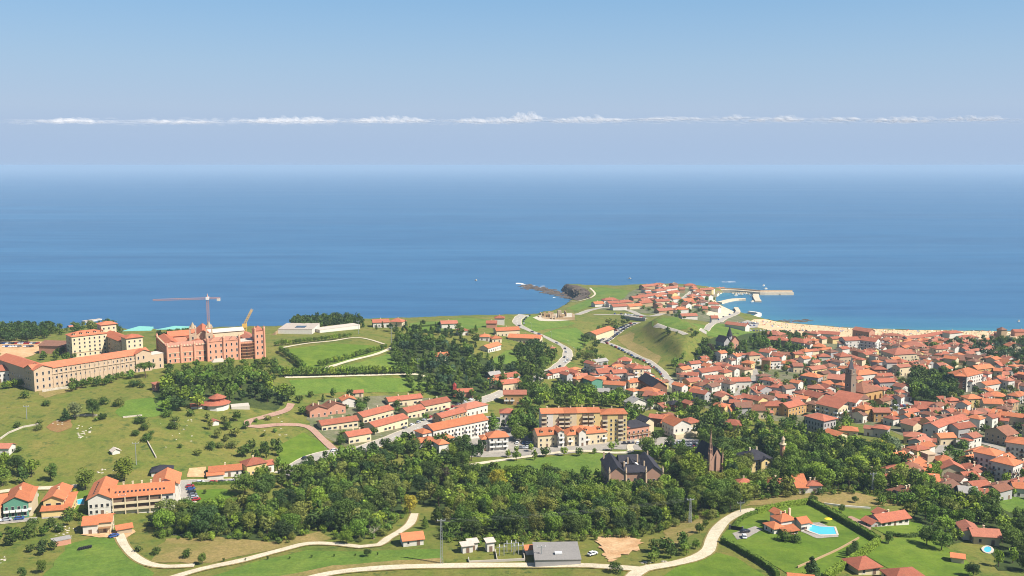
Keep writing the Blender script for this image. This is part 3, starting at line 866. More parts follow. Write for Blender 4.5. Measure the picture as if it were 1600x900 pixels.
def roof_geo(kind, x0, x1, y0, y1, h, pitch, over, t=0.22):
    """closed roof shell over the rectangle; returns (MB, ridge height)"""
    m = MB()
    X0, X1, Y0, Y1 = x0 - over, x1 + over, y0 - over, y1 + over
    tp = math.tan(pitch)
    if kind == 'flat':
        m.box(x0 - 0.15, x1 + 0.15, y0 - 0.15, y1 + 0.15, h, h + 0.3)
        return m, h + 0.3
    ze = h - over * tp * 0.5
    if kind == 'gable' or kind == 'gabley' or kind == 'shed':
        swap = kind == 'gabley'
        a0, a1, b0, b1 = (Y0, Y1, X0, X1) if not swap else (X0, X1, Y0, Y1)
        mid = (a0 + a1) / 2
        zr = ze + (a1 - a0) / 2 * tp
        if kind == 'shed':
            prof = [(a0, ze), (a1, ze + (a1 - a0) * tp)]
            zr = prof[1][1]
        else:
            prof = [(a0, ze), (mid, zr), (a1, ze)]
        prof2 = [(p[0], p[1] - t) for p in prof]
        n = len(prof)
        vs = []
        for b in (b0, b1):
            for p in prof + prof2:
                vs.append((b, p[0], p[1]) if not swap else (p[0], b, p[1]))
        k = 2 * n
        fs = []
        for i in range(n - 1):
            fs.append((i, k + i, k + i + 1, i + 1))
            fs.append((n + i, n + i + 1, k + n + i + 1, k + n + i))
            fs.append((i, i + 1, n + i + 1, n + i))
            fs.append((k + i, k + n + i, k + n + i + 1, k + i + 1))
        fs.append((0, n, k + n, k))
        fs.append((n - 1, k + n - 1, k + 2 * n - 1, 2 * n - 1))
        m.add(vs, fs)
        return m, zr
    W, D = X1 - X0, Y1 - Y0
    zr = ze + min(W, D) / 2 * tp
    if kind == 'pyramid' or abs(W - D) < 0.4:
        rid = [((X0 + X1) / 2, (Y0 + Y1) / 2, zr)]
    elif W > D:
        rid = [(X0 + D / 2, (Y0 + Y1) / 2, zr), (X1 - D / 2, (Y0 + Y1) / 2, zr)]
    else:
        rid = [((X0 + X1) / 2, Y0 + W / 2, zr), ((X0 + X1) / 2, Y1 - W / 2, zr)]
    vs = [(X0, Y0, ze - t), (X1, Y0, ze - t), (X1, Y1, ze - t), (X0, Y1, ze - t), (X0, Y0, ze), (X1, Y0, ze), (X1, Y1, ze), (X0, Y1, ze)] + rid
    fs = [(3, 2, 1, 0), (0, 1, 5, 4), (1, 2, 6, 5), (2, 3, 7, 6), (3, 0, 4, 7)]
    if len(rid) == 1:
        fs += [(4, 5, 8), (5, 6, 8), (6, 7, 8), (7, 4, 8)]
    elif W > D:
        fs += [(4, 5, 9, 8), (5, 6, 9), (6, 7, 8, 9), (7, 4, 8)]
    else:
        fs += [(4, 5, 8), (5, 6, 9, 8), (6, 7, 9), (7, 4, 8, 9)]
    m.add(vs, fs)
    return m, zr
BUILT = []   # (x, y, radius) of everything that stands
def block(root, x0, x1, y0, y1, h, roof='gable', pitch=24, wall='white', roofc='orange', over=0.6, base=-4.0, win='m', wstep=3.2, fl=3.0, wz=0.9, skip=0.06,
          sides='auto', chim=0, z0=0.0, dorm=0, lowwin=True, bal=None, balstep=1, topm=0.6):
    """one volume of a building: wall, roof and the windows of its faces towards the camera side"""
    m = MB()
    pr = R(pitch)
    m.box(x0, x1, y0, y1, base + z0, z0 + h)
    if roof in ('gable', 'gabley'):
        tp = math.tan(pr)
        if roof == 'gable':
            zr = h + (y1 - y0) / 2 * tp - 0.25
            ym = (y0 + y1) / 2
            for x in (x0, x1):
                m.add([(x, y0, z0 + h), (x, y1, z0 + h), (x, ym, z0 + zr)], [(0, 1, 2) if x == x1 else (0, 2, 1)])
        else:
            zr = h + (x1 - x0) / 2 * tp - 0.25
            xm = (x0 + x1) / 2
            for y in (y0, y1):
                m.add([(x0, y, z0 + h), (x1, y, z0 + h), (xm, y, z0 + zr)], [(0, 1, 2) if y == y0 else (0, 2, 1)])
    wm = m.put('wall', WALL[wall], root)
    rm, zr = roof_geo(roof, x0, x1, y0, y1, z0 + h + 0.02, pr, over)
    ro = rm.put('roof', ROOF[roofc], root)
    rx, ry = root.location.x, root.location.y
    rz = root.rotation_euler.z
    cx, cy = (x0 + x1) / 2, (y0 + y1) / 2
    wx = rx + cx * math.cos(rz) - cy * math.sin(rz)
    wy = ry + cx * math.sin(rz) + cy * math.cos(rz)
    BUILT.append((wx, wy, 0.5 * min(x1 - x0, y1 - y0) + 0.22 * abs((x1 - x0) - (y1 - y0))))
    if max(x1 - x0, y1 - y0) > 1.8 * min(x1 - x0, y1 - y0):
        lx = (x1 - x0) > (y1 - y0)
        L = (x1 - x0) if lx else (y1 - y0)
        for t in (-0.33, 0.33):
            qx, qy = cx + (t * L if lx else 0), cy + (0 if lx else t * L)
            BUILT.append((rx + qx * math.cos(rz) - qy * math.sin(rz), ry + qx * math.sin(rz) + qy * math.cos(rz), 0.55 * min(x1 - x0, y1 - y0)))
    dist = math.hypot(wx, wy)
    if win and dist < (900 if h < 9 else 1150):
        for side, ax, ay, bx, by, ang in (('f', x0, y0, x1, y0, 0.0), ('r', x1, y0, x1, y1, math.pi / 2), ('l', x0, y1, x0, y0, -math.pi / 2), ('b', x1, y1, x0, y1, math.pi)):
            if sides == 'auto':
                n = (math.sin(rz + ang), -math.cos(rz + ang))
                if n[0] * (-wx) + n[1] * (-wy) < -0.12 * dist:
                    continue
            elif side not in sides:
                continue
            L = math.hypot(bx - ax, by - ay)
            nc = max(1, int((L - 1.0) / wstep))
            nf = max(1, int((h - wz - topm) / fl + 0.35)) if h > 2.6 else 0
            dirx, diry = (bx - ax) / L, (by - ay) / L
            for f in range(nf):
                if f == 0 and not lowwin:
                    continue
                for c in range(nc):
                    if random.random() < skip:
                        continue
                    s = L * (c + 0.5) / nc
                    zz = z0 + wz + f * fl
                    if f == 0 and side == 'f' and c == nc // 2 and h < 9.5 and lowwin:
                        put('door', DOORM, root, (ax + dirx * s, ay + diry * s, z0), ang)
                        continue
                    put('window', WINM[win], root, (ax + dirx * s, ay + diry * s, zz), ang)
                    if bal and f > 0 and c % balstep == 0 and side in 'fr':
                        put('balcony', balcony(min(L / nc * 0.86, 3.4), bal), root, (ax + dirx * s, ay + diry * s, zz - 0.75), ang)
    for i in range(chim):
        t = (i + 0.5) / chim
        if (x1 - x0) >= (y1 - y0):
            put('chimney', CHIM, ro, (x0 + (x1 - x0) * (0.2 + 0.6 * t), cy + 0.6, zr - 0.4))
        else:
            put('chimney', CHIM, ro, (cx + 0.6, y0 + (y1 - y0) * (0.2 + 0.6 * t), zr - 0.4))
    for i in range(dorm):
        s = x0 + (x1 - x0) * (i + 0.5) / dorm
        yy = y0 + (y1 - y0) * 0.17
        put('dormer', DORM, ro, (s, yy, z0 + h + (yy - y0 + over * 0.5) * math.tan(pr) + 0.1))
    return zr
def frame(uA, vA, uB, vB, h):
    """root position, yaw and width of a facade whose eaves run from pixel A to pixel B, h metres above the ground"""
    um, vm = (uA + uB) / 2, (vA + vB) / 2
    p = P(um, vm, 40 + h)
    for _ in range(12):
        p = P(um, vm, H(p[0], p[1]) + h)
    ze = p[2]
    a, b = P(uA, vA, ze), P(uB, vB, ze)
    d = b - a
    return (p[0], p[1], ze - h), math.atan2(d[1], d[0]), float(np.hypot(d[0], d[1]))
def broot(name, fr, label, cat, group=None):
    loc, yaw, w = fr
    r = empty(name, loc, yaw)
    tag(r, label, cat, group)
    return r
HOUSES = []  # generated labels are filled in at the end
def house(uA, vA, uB, vB, h, d, roof='gable', wall='white', roofc='red', pitch=24, label=None, name='house', group='houses of the town', chim=1, win='m', yawmax=60, **k):
    loc, yaw, w = frame(uA, vA, uB, vB, h)
    yaw = max(-R(yawmax), min(R(yawmax), yaw))
    w = max(6.0, min(w, 46.0))
    r = empty(name, loc, yaw)
    block(r, -w / 2, w / 2, 0, d, h, roof, pitch, wall, roofc, chim=chim, win=win, **k)
    tag(r, label, 'house', group)
    if not label:
        HOUSES.append((r, wall, roof, roofc, (uA + uB) / 2, (vA + vB) / 2))
    return r

# ---- the long stone wing
fr = frame(57, 578, 238, 550, 13)
r = broot('seminary_wing', fr, 'long L-shaped cream stone wing with orange roof above the pasture', 'building')
w = fr[2]
block(r, -w / 2, w / 2, 0, 13, 13, 'gable', 22, 'palestone', 'terracotta', fl=4.2, wz=1.2, win='m', wstep=3.0, skip=0.0)
block(r, -w / 2, -w / 2 + 12.6, 13.1, 58, 12.9, 'gabley', 22, 'palestone', 'terracotta', fl=4.2, wz=1.2, wstep=3.4, skip=0)
block(r, -w / 2 - 0.4, -w / 2 + 11, -0.9, 4, 13.4, 'gabley', 22, 'palestone', 'terracotta', win='t', fl=4.2, wstep=3.4, sides='f')
block(r, w / 2 - 11, w / 2 + 0.5, -0.9, 4, 13.6, 'gabley', 22, 'palestone', 'terracotta', win='t', fl=4.2, wstep=3.4, sides='f')
block(r, w / 2 + 0.6, w / 2 + 11, 2, 12, 10.5, 'flat', 20, 'palestone', 'pale', win='t', fl=4.4, wstep=4)
n = int(w / 3.0)
pm = MB().box(-0.28, 0.28, -0.3, 0.0, 0, 12.4).mesh('pilaster', WALL['palestone'])
for i in range(4, n - 4):
    put('pilaster', pm, r, (-w / 2 + (i) * w / n, 0, 0))
put('cornice', MB().box(-w / 2 + 11.1, w / 2 - 11.1, -0.55, -0.02, 8.6, 9.0).mesh('cornice', WALL['palestone']), r)
# ---- the dormitory with its two square towers
fr = frame(112, 526, 167, 520, 16)
r = broot('dormitory_block', fr, 'tall cream six storey seminary block with dark shaded wing and two square towers', 'building')
w = fr[2]
block(r, -w / 2, w / 2, 0, 14, 16, 'hip', 20, 'cream', 'terracotta', fl=2.9, wz=0.9, win='m', wstep=3.2, skip=0.03, dorm=5)
block(r, w / 2 + 0.1, w / 2 + 11.5, -30, 10, 13.5, 'gabley', 22, 'palestone', 'terracotta', fl=3.2, wstep=3.2, skip=0)
block(r, w / 2 - 0.6, w / 2 + 10.6, 10.2, 20, 21, 'pyramid', 18, 'cream', 'terracotta', fl=3.2, wstep=3.0, over=0.9)
block(r, w / 2 + 0.6, w / 2 + 12.4, -41, -30.2, 17.5, 'pyramid', 18, 'cream', 'terracotta', fl=3.2, wstep=3.2, over=0.9)
put('cornice', MB().box(-w / 2 - 0.3, w / 2 - 0.02, -0.35, -0.02, 3.4, 3.8).mesh('cornice', WALL['palestone']), r)
# ---- brick seminary
fr = frame(263, 542, 414, 529, 13)
r = broot('brick_seminary', fr, 'ornate pink brick seminary with central entrance, scaffolding and corner tower', 'building')
w = fr[2]
a = -w / 2
zt = 13
block(r, a, a + 0.40 * w, 0, 12, zt - 0.5, 'shed', 6, 'brick', 'pinkish', fl=4.1, wz=1.4, win='t', wstep=3.3, skip=0, over=0.3)
block(r, a + 0.40 * w + 0.05, a + 0.73 * w, -2.2, 12, zt + 1.5, 'hip', 14, 'brick', 'pinkish', fl=4.4, wz=1.4, win='t', wstep=3.3, skip=0, over=0.3)
block(r, a + 0.73 * w + 0.05, a + 0.9 * w, 0, 12, zt - 1, 'flat', 14, 'brick', 'pale', fl=4.1, wz=1.4, win='t', wstep=3.0, skip=0)
block(r, a + 0.9 * w + 0.05, a + 1.0 * w, -1.2, 8, zt + 7, 'pyramid', 38, 'brick', 'salmon', fl=4.3, wz=1.4, win='t', wstep=2.6, skip=0, over=0.4)
block(r, a, a + 10, 12.1, 46, zt, 'gabley', 24, 'brick', 'terracotta', fl=4.1, wstep=3.4, skip=0)
block(r, a + 0.12 * w, a + 0.42 * w, 44, 56, zt, 'gable', 26, 'brick', 'terracotta', fl=4.1, wstep=3.4, sides='')
block(r, a + 0.5 * w, a + 0.9 * w, 34, 46, zt + 2, 'gable', 16, 'cream', 'pale', fl=4.1, wstep=3.0)
block(r, a + 0.86 * w, a + 0.99 * w, 9, 46, zt - 2, 'gabley', 20, 'brick', 'salmon', fl=4.1, wstep=3.0)
block(r, a + 0.30 * w, a + 0.40 * w, 13, 40, zt - 1, 'gabley', 22, 'cream', 'terracotta', fl=4.1, wstep=3.0)
mer = MB().box(-0.5, 0.5, -0.3, 0.3, 0, 1.0).mesh('merlon', WALL['cream'])
for i in range(12):
    put('merlon', mer, r, (a - 0.1, 12.6 + i * 2.7, zt + 0.1), math.pi / 2)
for i in range(14):
    put('merlon', mer, r, (a + 1.2 + i * 2.15, -0.15, zt - 0.3), 0)
for k in range(5):
    put('string_course', MB().box(a - 0.15, a + 0.4 * w - 0.05, -0.2, -0.02, 3.6 + k * 0, 3.9).mesh('string_course', WALL['cream']), r) if k == 0 else None
put('string_course', MB().box(a - 0.15, a + 0.4 * w - 0.05, -0.22, -0.02, 8.0, 8.3).mesh('string_course', WALL['cream']), r)
sc = MB()
for lv in range(5):
    sc.box(a + 0.735 * w, a + 0.895 * w, -1.7, -0.5, 1.6 + lv * 2.3, 1.75 + lv * 2.3)
for i in range(7):
    x = a + (0.735 + 0.16 * i / 6) * w
    sc.box(x - 0.06, x + 0.06, -1.75, -1.62, 0, 12.4)
sc.put('scaffold', WOODEN, r)
st = MB()
for i in range(6):
    st.box(a + 0.5 * w - 5 + i * 0.4, a + 0.5 * w + 5 - i * 0.4, -7.5 + i * 0.8, -2.3, -2, 0.15 + 0.3 * i)
st.put('entrance_steps', CONCRETE, r)
gb = MB()
for i in range(3):
    cx = a + (0.46 + 0.1 * i) * w
    gb.add([(cx - 3, -2.3, zt + 1.3), (cx + 3, -2.3, zt + 1.3), (cx, -2.3, zt + 4.2), (cx - 3, 0, zt + 1.3), (cx + 3, 0, zt + 1.3), (cx, 0, zt + 4.2)], [(0, 1, 2), (5, 4, 3), (0, 2, 5, 3), (1, 4, 5, 2)])
gb.put('gable', WALL['brick'], r)
for x, y, hh in ((a, -0.2, 14), (a + 0.135 * w, -0.2, 13.5), (a + 0.27 * w, -0.2, 13.5), (a + 0.4 * w, -2.3, 16.5), (a + 0.565 * w, -2.4, 16.5), (a + 0.73 * w, -2.3, 16.5), (a, 46, 14), (a + 0.9 * w, -1.2, 21), (a + w, -1.2, 21)):
    put('turret', MB().frustum(0, 0, -2, hh, 0.8, 0.8, 8).frustum(0, 0, hh, hh + 2.4, 0.95, 0.05, 8).mesh('turret', WALL['brick']), r, (x, y, 0))
# ---- the seminary church behind it
fr = frame(296, 524, 336, 522, 15)
r = broot('seminary_church', fr, 'seminary church with orange roof and twin stone bell towers beside the crane', 'church')
w = fr[2]
block(r, -w / 2 + 1, w / 2 - 1, 2, 36, 12, 'gabley', 36, 'palestone', 'terracotta', win='t', fl=5, wstep=3.4)
def bell_tower(root, x, y, s, h):
    m = MB().box(x - s, x + s, y - s, y + s, -3, h)
    m.put('tower', WALL['palestone'], root)
    b = MB()
    for dx in (-1, 1):
        for dy in (-1, 1):
            b.box(x + dx * s * 0.75 - 0.5, x + dx * s * 0.75 + 0.5, y + dy * s * 0.75 - 0.5, y + dy * s * 0.75 + 0.5, h, h + 4)
            b.frustum(x + dx * s * 0.75, y + dy * s * 0.75, h + 4.6, h + 6.4, 0.55, 0.05, 4)
    b.box(x - s, x + s, y - s, y + s, h + 4, h + 4.6)
    b.put('belfry', WALL['palestone'], root)
    MB().frustum(x, y, h + 4.62, h + 9, s * 0.95, 0.1, 8).put('spire', WALL['stone'], root)
    for k in range(2):
        put('window', WINM['t'], root, (x, y - s, h - 4 - 6 * k))
        put('window', WINM['t'], root, (x - s, y, h - 4 - 6 * k), -math.pi / 2)
        put('window', WINM['t'], root, (x + s, y, h - 4 - 6 * k), math.pi / 2)
bell_tower(r, -w / 2 + 2.5, 0, 2.6, 16)
bell_tower(r, w / 2 - 4.2, 0, 2.6, 16)
ap = MB()
for i in range(5):
    ap.box(-w / 2 + 0.0, -w / 2 + 1.0, 6 + i * 6, 7 + i * 6, -3, 9)
ap.put('buttress', WALL['palestone'], r)
# ---- tower crane and mobile crane
def lattice(mb, a, b, s, n, r=0.09):
    a, b = Vector(a), Vector(b)
    d = (b - a)
    u = d.normalized()
    p1 = u.cross(Vector((0, 1, 0)) if abs(u.y) < 0.9 else Vector((1, 0, 0))).normalized() * s
    p2 = u.cross(p1).normalized() * s
    cs = [p1 + p2, p1 - p2, -p1 - p2, -p1 + p2]
    for c in cs:
        mb.bar(a + c, b + c, r)
    for i in range(n):
        q0, q1 = a + d * (i / n), a + d * ((i + 1) / n)
        for k in range(4):
            mb.bar(q0 + cs[k], q1 + cs[(k + 1) % 4], r * 0.75)
            mb.bar(q0 + cs[k], q0 + cs[(k + 1) % 4], r * 0.6)
g = G(327, 536)
px = math.hypot(g[0], g[1]) / F
cr = empty('tower_crane', tuple(g), R(4))
tag(cr, 'tall faded red tower crane rising behind the seminary church', 'crane')
hm = 64 * px * 1.02
m = MB(); lattice(m, (0, 0, -1), (0, 0, hm), 0.8, 22, 0.10); m.put('mast', CRANEPINK, cr)
m = MB(); lattice(m, (-80 * px, 0, hm + 0.6), (0, 0, hm + 1.6), 0.6, 32, 0.09); m.put('jib', CRANEPINK, cr)
m = MB(); lattice(m, (0, 0, hm + 1.6), (19 * px, 0, hm + 1.6), 0.5, 7, 0.12); m.put('counter_jib', CRANEPINK, cr)
MB().box(14 * px, 18.5 * px, -0.9, 0.9, hm - 0.6, hm + 1.4).put('counterweight', WALL['white'], cr)
MB().box(-1.2, 1.2, -1.2, 1.2, hm + 0.4, hm + 2.8).put('cab', WHITE, cr)
MB().frustum(0, 0, hm + 2.8, hm + 5.5, 0.8, 0.15, 4).put('tower_top', CRANEPINK, cr)
g = G(384, 534)
cr = empty('mobile_crane', tuple(g), R(10))
tag(cr, 'yellow crane with raised boom behind the brick seminary', 'crane')
m = MB(); lattice(m, (0, 0, 0), (0, 0, 16), 1.0, 8, 0.2); m.put('mast', CRANEYEL, cr)
m = MB(); lattice(m, (-3, 0, 10), (6, 0, 27), 0.8, 10, 0.24); m.put('boom', CRANEYEL, cr)
MB().box(-2.4, 1.4, -1.4, 1.4, 12, 15).put('cab', CRANEYEL, cr)
MB().box(-4, 4, -3, 3, -1, 1.2).put('base', CRANEYEL, cr)

# ---- barn, cliff houses, courts and modern building of the seminary grounds
r = broot('barn', frame(72, 540, 106, 541, 6), 'barn with weathered ribbed roof left of the tall seminary block', 'barn')
block(r, -15, 15, 0, 16, 6, 'gable', 18, 'pink', 'brown', win=None)
for i in range(5):
    MB().box(-12.2 + 6 * i, -11.8 + 6 * i, -0.5, 8, 6.1, 6.3).put('rib', WALL['pink'], r) if False else None
r = broot('cliff_house', frame(110, 511, 118, 510, 4), 'small pink cliff edge house behind the seminary', 'house')
block(r, -4, 4, 0, 7, 4, 'gable', 22, 'pink', 'salmon', win=None)
r = broot('cliff_villa', frame(130, 503, 163, 498, 4.5), 'low white modern villa on the cliff edge behind the seminary', 'house')
block(r, -12, 4, 0, 8, 4.5, 'flat', 10, 'white', 'pale', win='w')
block(r, 5, 14, 3, 9, 4.0, 'flat', 10, 'white', 'pale', win='w')
r = broot('modern_hall', frame(447, 515, 478, 515, 4), 'white flat roofed modern hall on the grass by the cliff', 'building')
block(r, -16, 14, 0, 34, 4, 'flat', 5, 'white', 'pale', win=None)
put('skylight', MB().box(-3, 6, 8, 18, 4.31, 4.5).mesh('skylight', GLASS), r)
put('ramp', MB().add([(-24, -8, -2), (-16.1, -8, -2), (-16.1, -8, 3.6), (-24, 26, -2), (-16.1, 26, -2), (-16.1, 26, 3.6)], [(0, 1, 2), (5, 4, 3), (0, 2, 5, 3), (1, 4, 5, 2), (0, 3, 4, 1)]).mesh('ramp', WALL['tan']), r)
r = broot('low_terrace', frame(498, 516, 568, 507, 3), 'long low white terrace wall building right of the modern hall', 'building')
block(r, -22, 20, 0, 12, 3, 'flat', 5, 'white', 'pale', win=None)
for q, (u0, v0, u1, v1, lab) in enumerate(((190, 519, 240, 511, 'teal sports court nearest the two square towers'), (243, 516, 298, 510, 'teal sports court behind the seminary church'), (300, 515, 330, 511, 'small teal court right behind the crane'))):
    quad = [(u0, v0), (u0 + (u1 - u0) * 0.55, v1), (u1, v1 + 1), (u1 - 4, v0 - 1)]
    wq = [P(a_, b_, 51) for a_, b_ in quad]
    cc = sum(wq) / 4
    zt_ = max(H(p[0], p[1]) for p in wq) + 0.15
    m = MB()
    vs = [(p[0] - cc[0], p[1] - cc[1], 0) for p in wq]
    m.add(vs + [(x, y, -3) for x, y, z in vs], [(0, 3, 2, 1), (0, 1, 5, 4), (1, 2, 6, 5), (2, 3, 7, 6), (3, 0, 4, 7)])
    o = m.put('sports_court', TEAL, None, (cc[0], cc[1], zt_))
    tag(o, lab, 'sports court', 'sports courts behind the seminary')
r = broot('annex_house', frame(-20, 583, 19, 580, 7), 'white three storey house left of the long stone wing', 'house')
block(r, -9, 9, 0, 12, 8, 'hip', 24, 'white', 'red', wstep=2.4)
r = broot('annex_house', frame(21, 585, 40, 583, 5), 'low ochre annex between white house and stone wing', 'house')
block(r, -5, 5, 0, 8, 5, 'flat', 24, 'ochre', 'pale', win='w')

# ---- apartment block, curved cream
fr = frame(846, 646, 938, 644, 19)
r = broot('apartment_block', fr, 'large cream six storey apartment block with orange roof and dark balcony bays', 'apartment block')
w = fr[2]
nb = 5
for i in range(nb):
    x0, x1 = -w / 2 + w * i / nb, -w / 2 + w * (i + 1) / nb
    block(r, x0 + 0.03, x1 - 0.03, 0 + 0.25 * (i % 2), 13, 19, 'gable', 14, ('white', 'cream', 'cream', 'yellow', 'yellow')[i], 'orange', win='s', wstep=3.4, fl=2.9, skip=0, sides='f' if i else 'fl', over=0.45 if i in (0, nb - 1) else 0.5, chim=1)
    rec = MB().box(-1.6, 1.6, -0.12, 0.1, 2.0, 18.2).mesh('balcony_shade_panel', BROWN_AND_SHADE)  # flat panel before the wall, the recess shade put into its colour
    xm = (x0 + x1) / 2 + (1.5 if i % 2 else -2)
    put('balcony_shade_panel', rec, r, (xm, -0.02 + 0.25 * (i % 2), 0))
    for f in range(6):
        put('balcony', balcony(3.2, 'cream'), r, (xm, -0.1 + 0.25 * (i % 2), 2.2 + 2.75 * f))
x0 = w / 2 + 0.1
block(r, x0, x0 + 17, 0.6, 13, 17.6, 'hip', 16, 'yellow', 'orange', win='m', wstep=2.6, fl=2.9, skip=0, chim=1)
for xm in (x0 + 3, x0 + 13):
    put('balcony_shade_panel', MB().box(-1.6, 1.6, -0.12, 0.1, 2.0, 16.8).mesh('balcony_shade_panel', BROWN_AND_SHADE), r, (xm, 0.58, 0))  # flat panel again, nothing recessed, shade painted in brown
    for f in range(5):
        put('balcony', balcony(3.2, 'cream'), r, (xm, 0.5, 2.2 + 2.75 * f))
# houses in front of it
r = broot('terrace_house', frame(842, 680, 868, 678, 8), 'orange roofed gabled house at the left foot of the apartment block', 'house')
block(r, -6, 6, 0, 11, 8, 'gable', 28, 'cream', 'orange', dorm=2)
block(r, 6.1, 10, -3, 8, 10, 'gabley', 28, 'white', 'orange', bal='white')
r = broot('terrace_house', frame(888, 678, 947, 673, 8), 'long orange roofed house with arched white gable before the apartment block', 'house')
block(r, -13, 13, 0, 13, 7.5, 'hip', 26, 'cream', 'orange', dorm=3, bal='white', balstep=3)
block(r, -6, -1.5, -1.8, 3, 9, 'gabley', 36, 'white', 'orange', sides='f')
r = broot('terrace_house', frame(967, 670, 982, 668, 8), 'narrow red roofed house at the right foot of the apartment block', 'house')
block(r, -4, 4, 0, 9, 8, 'hip', 26, 'white', 'red')
r = broot('brick_shop', frame(981, 669, 1014, 664, 8), 'brick fronted building with grey slate roof beside the car park', 'building')
block(r, -8.5, 8.5, 0, 12, 8, 'hip', 26, 'pink', 'slate', bal='wood', balstep=1)
block(r, 8.6, 15, 4, 14, 9, 'gabley', 34, 'cream', 'slate')
r = broot('gable_house', frame(1061, 662, 1078, 660, 9), 'white house with dark grey side and orange roof left of the chapel', 'house')
block(r, -8, 5, 0, 14, 8, 'gabley', 26, 'white', 'orange', chim=1)
block(r, 5.1, 16, 5, 15, 7, 'hip', 24, 'cream', 'red', bal='white')
put('porch', MB().box(-8, 9, -3, -0.1, 0, 2.8).mesh('porch', WALL['cream']), r)

# ---- palace with dark slate roofs
fr = frame(951, 735, 1034, 733, 12)
r = broot('palace', fr, 'neo-gothic pinkish stone palace with dark slate roofs in the wood', 'palace')
w = fr[2]
block(r, -w / 2, -w / 2 + 8.5, -2, 22, 11, 'gabley', 38, 'gothic', 'slate', win='t', fl=4.6, wstep=2.4, skip=0)
block(r, w / 2 - 8.5, w / 2, -2, 22, 11, 'gabley', 38, 'gothic', 'slate', win='t', fl=4.6, wstep=2.4, skip=0)
block(r, -w / 2 + 8.6, w / 2 - 8.6, 0, 7, 11, 'gable', 34, 'gothic', 'slate', win='t', fl=4.6, wstep=3.0, skip=0)
block(r, -w / 2 + 8.6, w / 2 - 8.6, 15, 22, 11.6, 'gable', 36, 'gothic', 'slate', win='t', fl=4.6, wstep=3.0)
block(r, -3, 3, 7.1, 14.9, 11.4, 'gabley', 36, 'gothic', 'slate', win=None)
for x in (-w / 2 + 12, w / 2 - 12):
    put('skylight_roof', MB().frustum(x, 11, 10, 12.2, 3.4, 1.6, 4).mesh('skylight_roof', WHITE), r)
for x, y in ((-w / 2 + 8.5, 3), (-2, 9), (4, 14), (w / 2 - 8.4, 3), (w / 2 - 3, 20), (-w / 2 + 1, 20)):
    put('chimney', MB().box(-0.35, 0.35, -0.35, 0.35, 8, 15.5).mesh('chimney', WALL['palestone']), r, (x, y, 0))
for x in (-w / 2, -w / 2 + 8.5, w / 2 - 8.5, w / 2):
    put('turret', MB().frustum(0, 0, -3, 12.5, 0.55, 0.55, 8).frustum(0, 0, 12.5, 14.5, 0.6, 0.05, 8).mesh('turret', WALL['palestone']), r, (x, -2, 0))
put('loggia', MB().box(-w / 2 + 8.8, w / 2 - 8.8, -1.6, -0.1, 5.0, 5.5).box(-w / 2 + 8.8, w / 2 - 8.8, -1.6, -1.3, 5.5, 6.3).mesh('loggia', WALL['palestone']), r)
colm = MB().frustum(0, 0, -2, 5, 0.22, 0.2, 8).mesh('column', WALL['palestone'])
for i in range(7):
    put('column', colm, r, (-w / 2 + 9.4 + i * (w - 18.8) / 6, -1.35, 0))
# ---- chapel with tall open spire
g = G(1108, 741)
r = empty('chapel', tuple(g), R(20))
r.scale = (0.72, 0.72, 1.0)
tag(r, 'brownish gothic chapel with tall thin openwork spire among trees', 'chapel')
block(r, -1, 9, -4, 18, 9, 'gabley', 50, 'gothic', 'slate', win='t', fl=5, wstep=3)
MB().box(-2.6, 0.0, -4.4, -1.8, -3, 12).put('tower', WALL['gothic'], r)
sp = MB()
for dx in (-2.4, -0.2):
    for dy in (-4.2, -2.0):
        sp.bar((dx, dy, 12), (-1.3, -3.1, 25), 0.32, 6, 0, 0.1)
        sp.frustum(dx, dy, 12, 15.5, 0.5, 0.05, 6)
for z in (14.5, 17.5, 20.5):
    k = 1.15 * (25 - z) / 13
    sp.box(-1.3 - k, -1.3 + k, -3.1 - k, -3.1 + k, z, z + 0.35)
sp.frustum(-1.3, -3.1, 21, 26.5, 0.55, 0.05, 6)
sp.put('spire', WALL['gothic'], r)
for i in range(5):
    put('pinnacle', MB().box(-0.35, 0.35, -0.35, 0.35, -3, 10).frustum(0, 0, 10, 13, 0.5, 0.05, 6).mesh('pinnacle', WALL['gothic']), r, (9.6, -3 + i * 5, 0))
    put('pinnacle', MB().box(-0.35, 0.35, -0.35, 0.35, -3, 10).frustum(0, 0, 10, 13, 0.5, 0.05, 6).mesh('pinnacle', WALL['gothic']), r, (3 + i * 1.3, -4.7, 0)) if i in (0, 4) else None
# ---- parish church
g = G(1327, 634)
r = empty('parish_church', tuple(g), R(32))
tag(r, 'stone parish church with tall square bell tower and big brown roof', 'church')
block(r, 5.2, 27, -8, 12, 11, 'hip', 24, 'ochre', 'weathered', win='t', fl=6, wstep=5, over=0.8)
MB().box(-2.7, 2.9, -2.9, 2.7, -4, 24).put('tower', WALL['towerstone'], r)
MB().box(-3.0, 3.2, -3.2, 3.0, 24, 24.5).put('cornice', WALL['towerstone'], r)
MB().box(-2.4, 2.6, -2.6, 2.4, 24.5, 28).put('belfry', WALL['towerstone'], r)
MB().frustum(0.1, -0.1, 28, 37, 2.6, 0.08, 4).put('spire', WALL['darkgrey'], r)
for k in (8, 15, 25.2):
    put('window', WINM['t'], r, (0.1, -2.9 if k < 22 else -2.6, k))
    put('window', WINM['t'], r, (-2.7 if k < 22 else -2.4, 0, k), -math.pi / 2)
for i in range(4):
    put('buttress', MB().box(-0.6, 0.6, -1.2, 0, -4, 8).mesh('buttress', WALL['ochre']), r, (7 + i * 6, -8.02, 0))

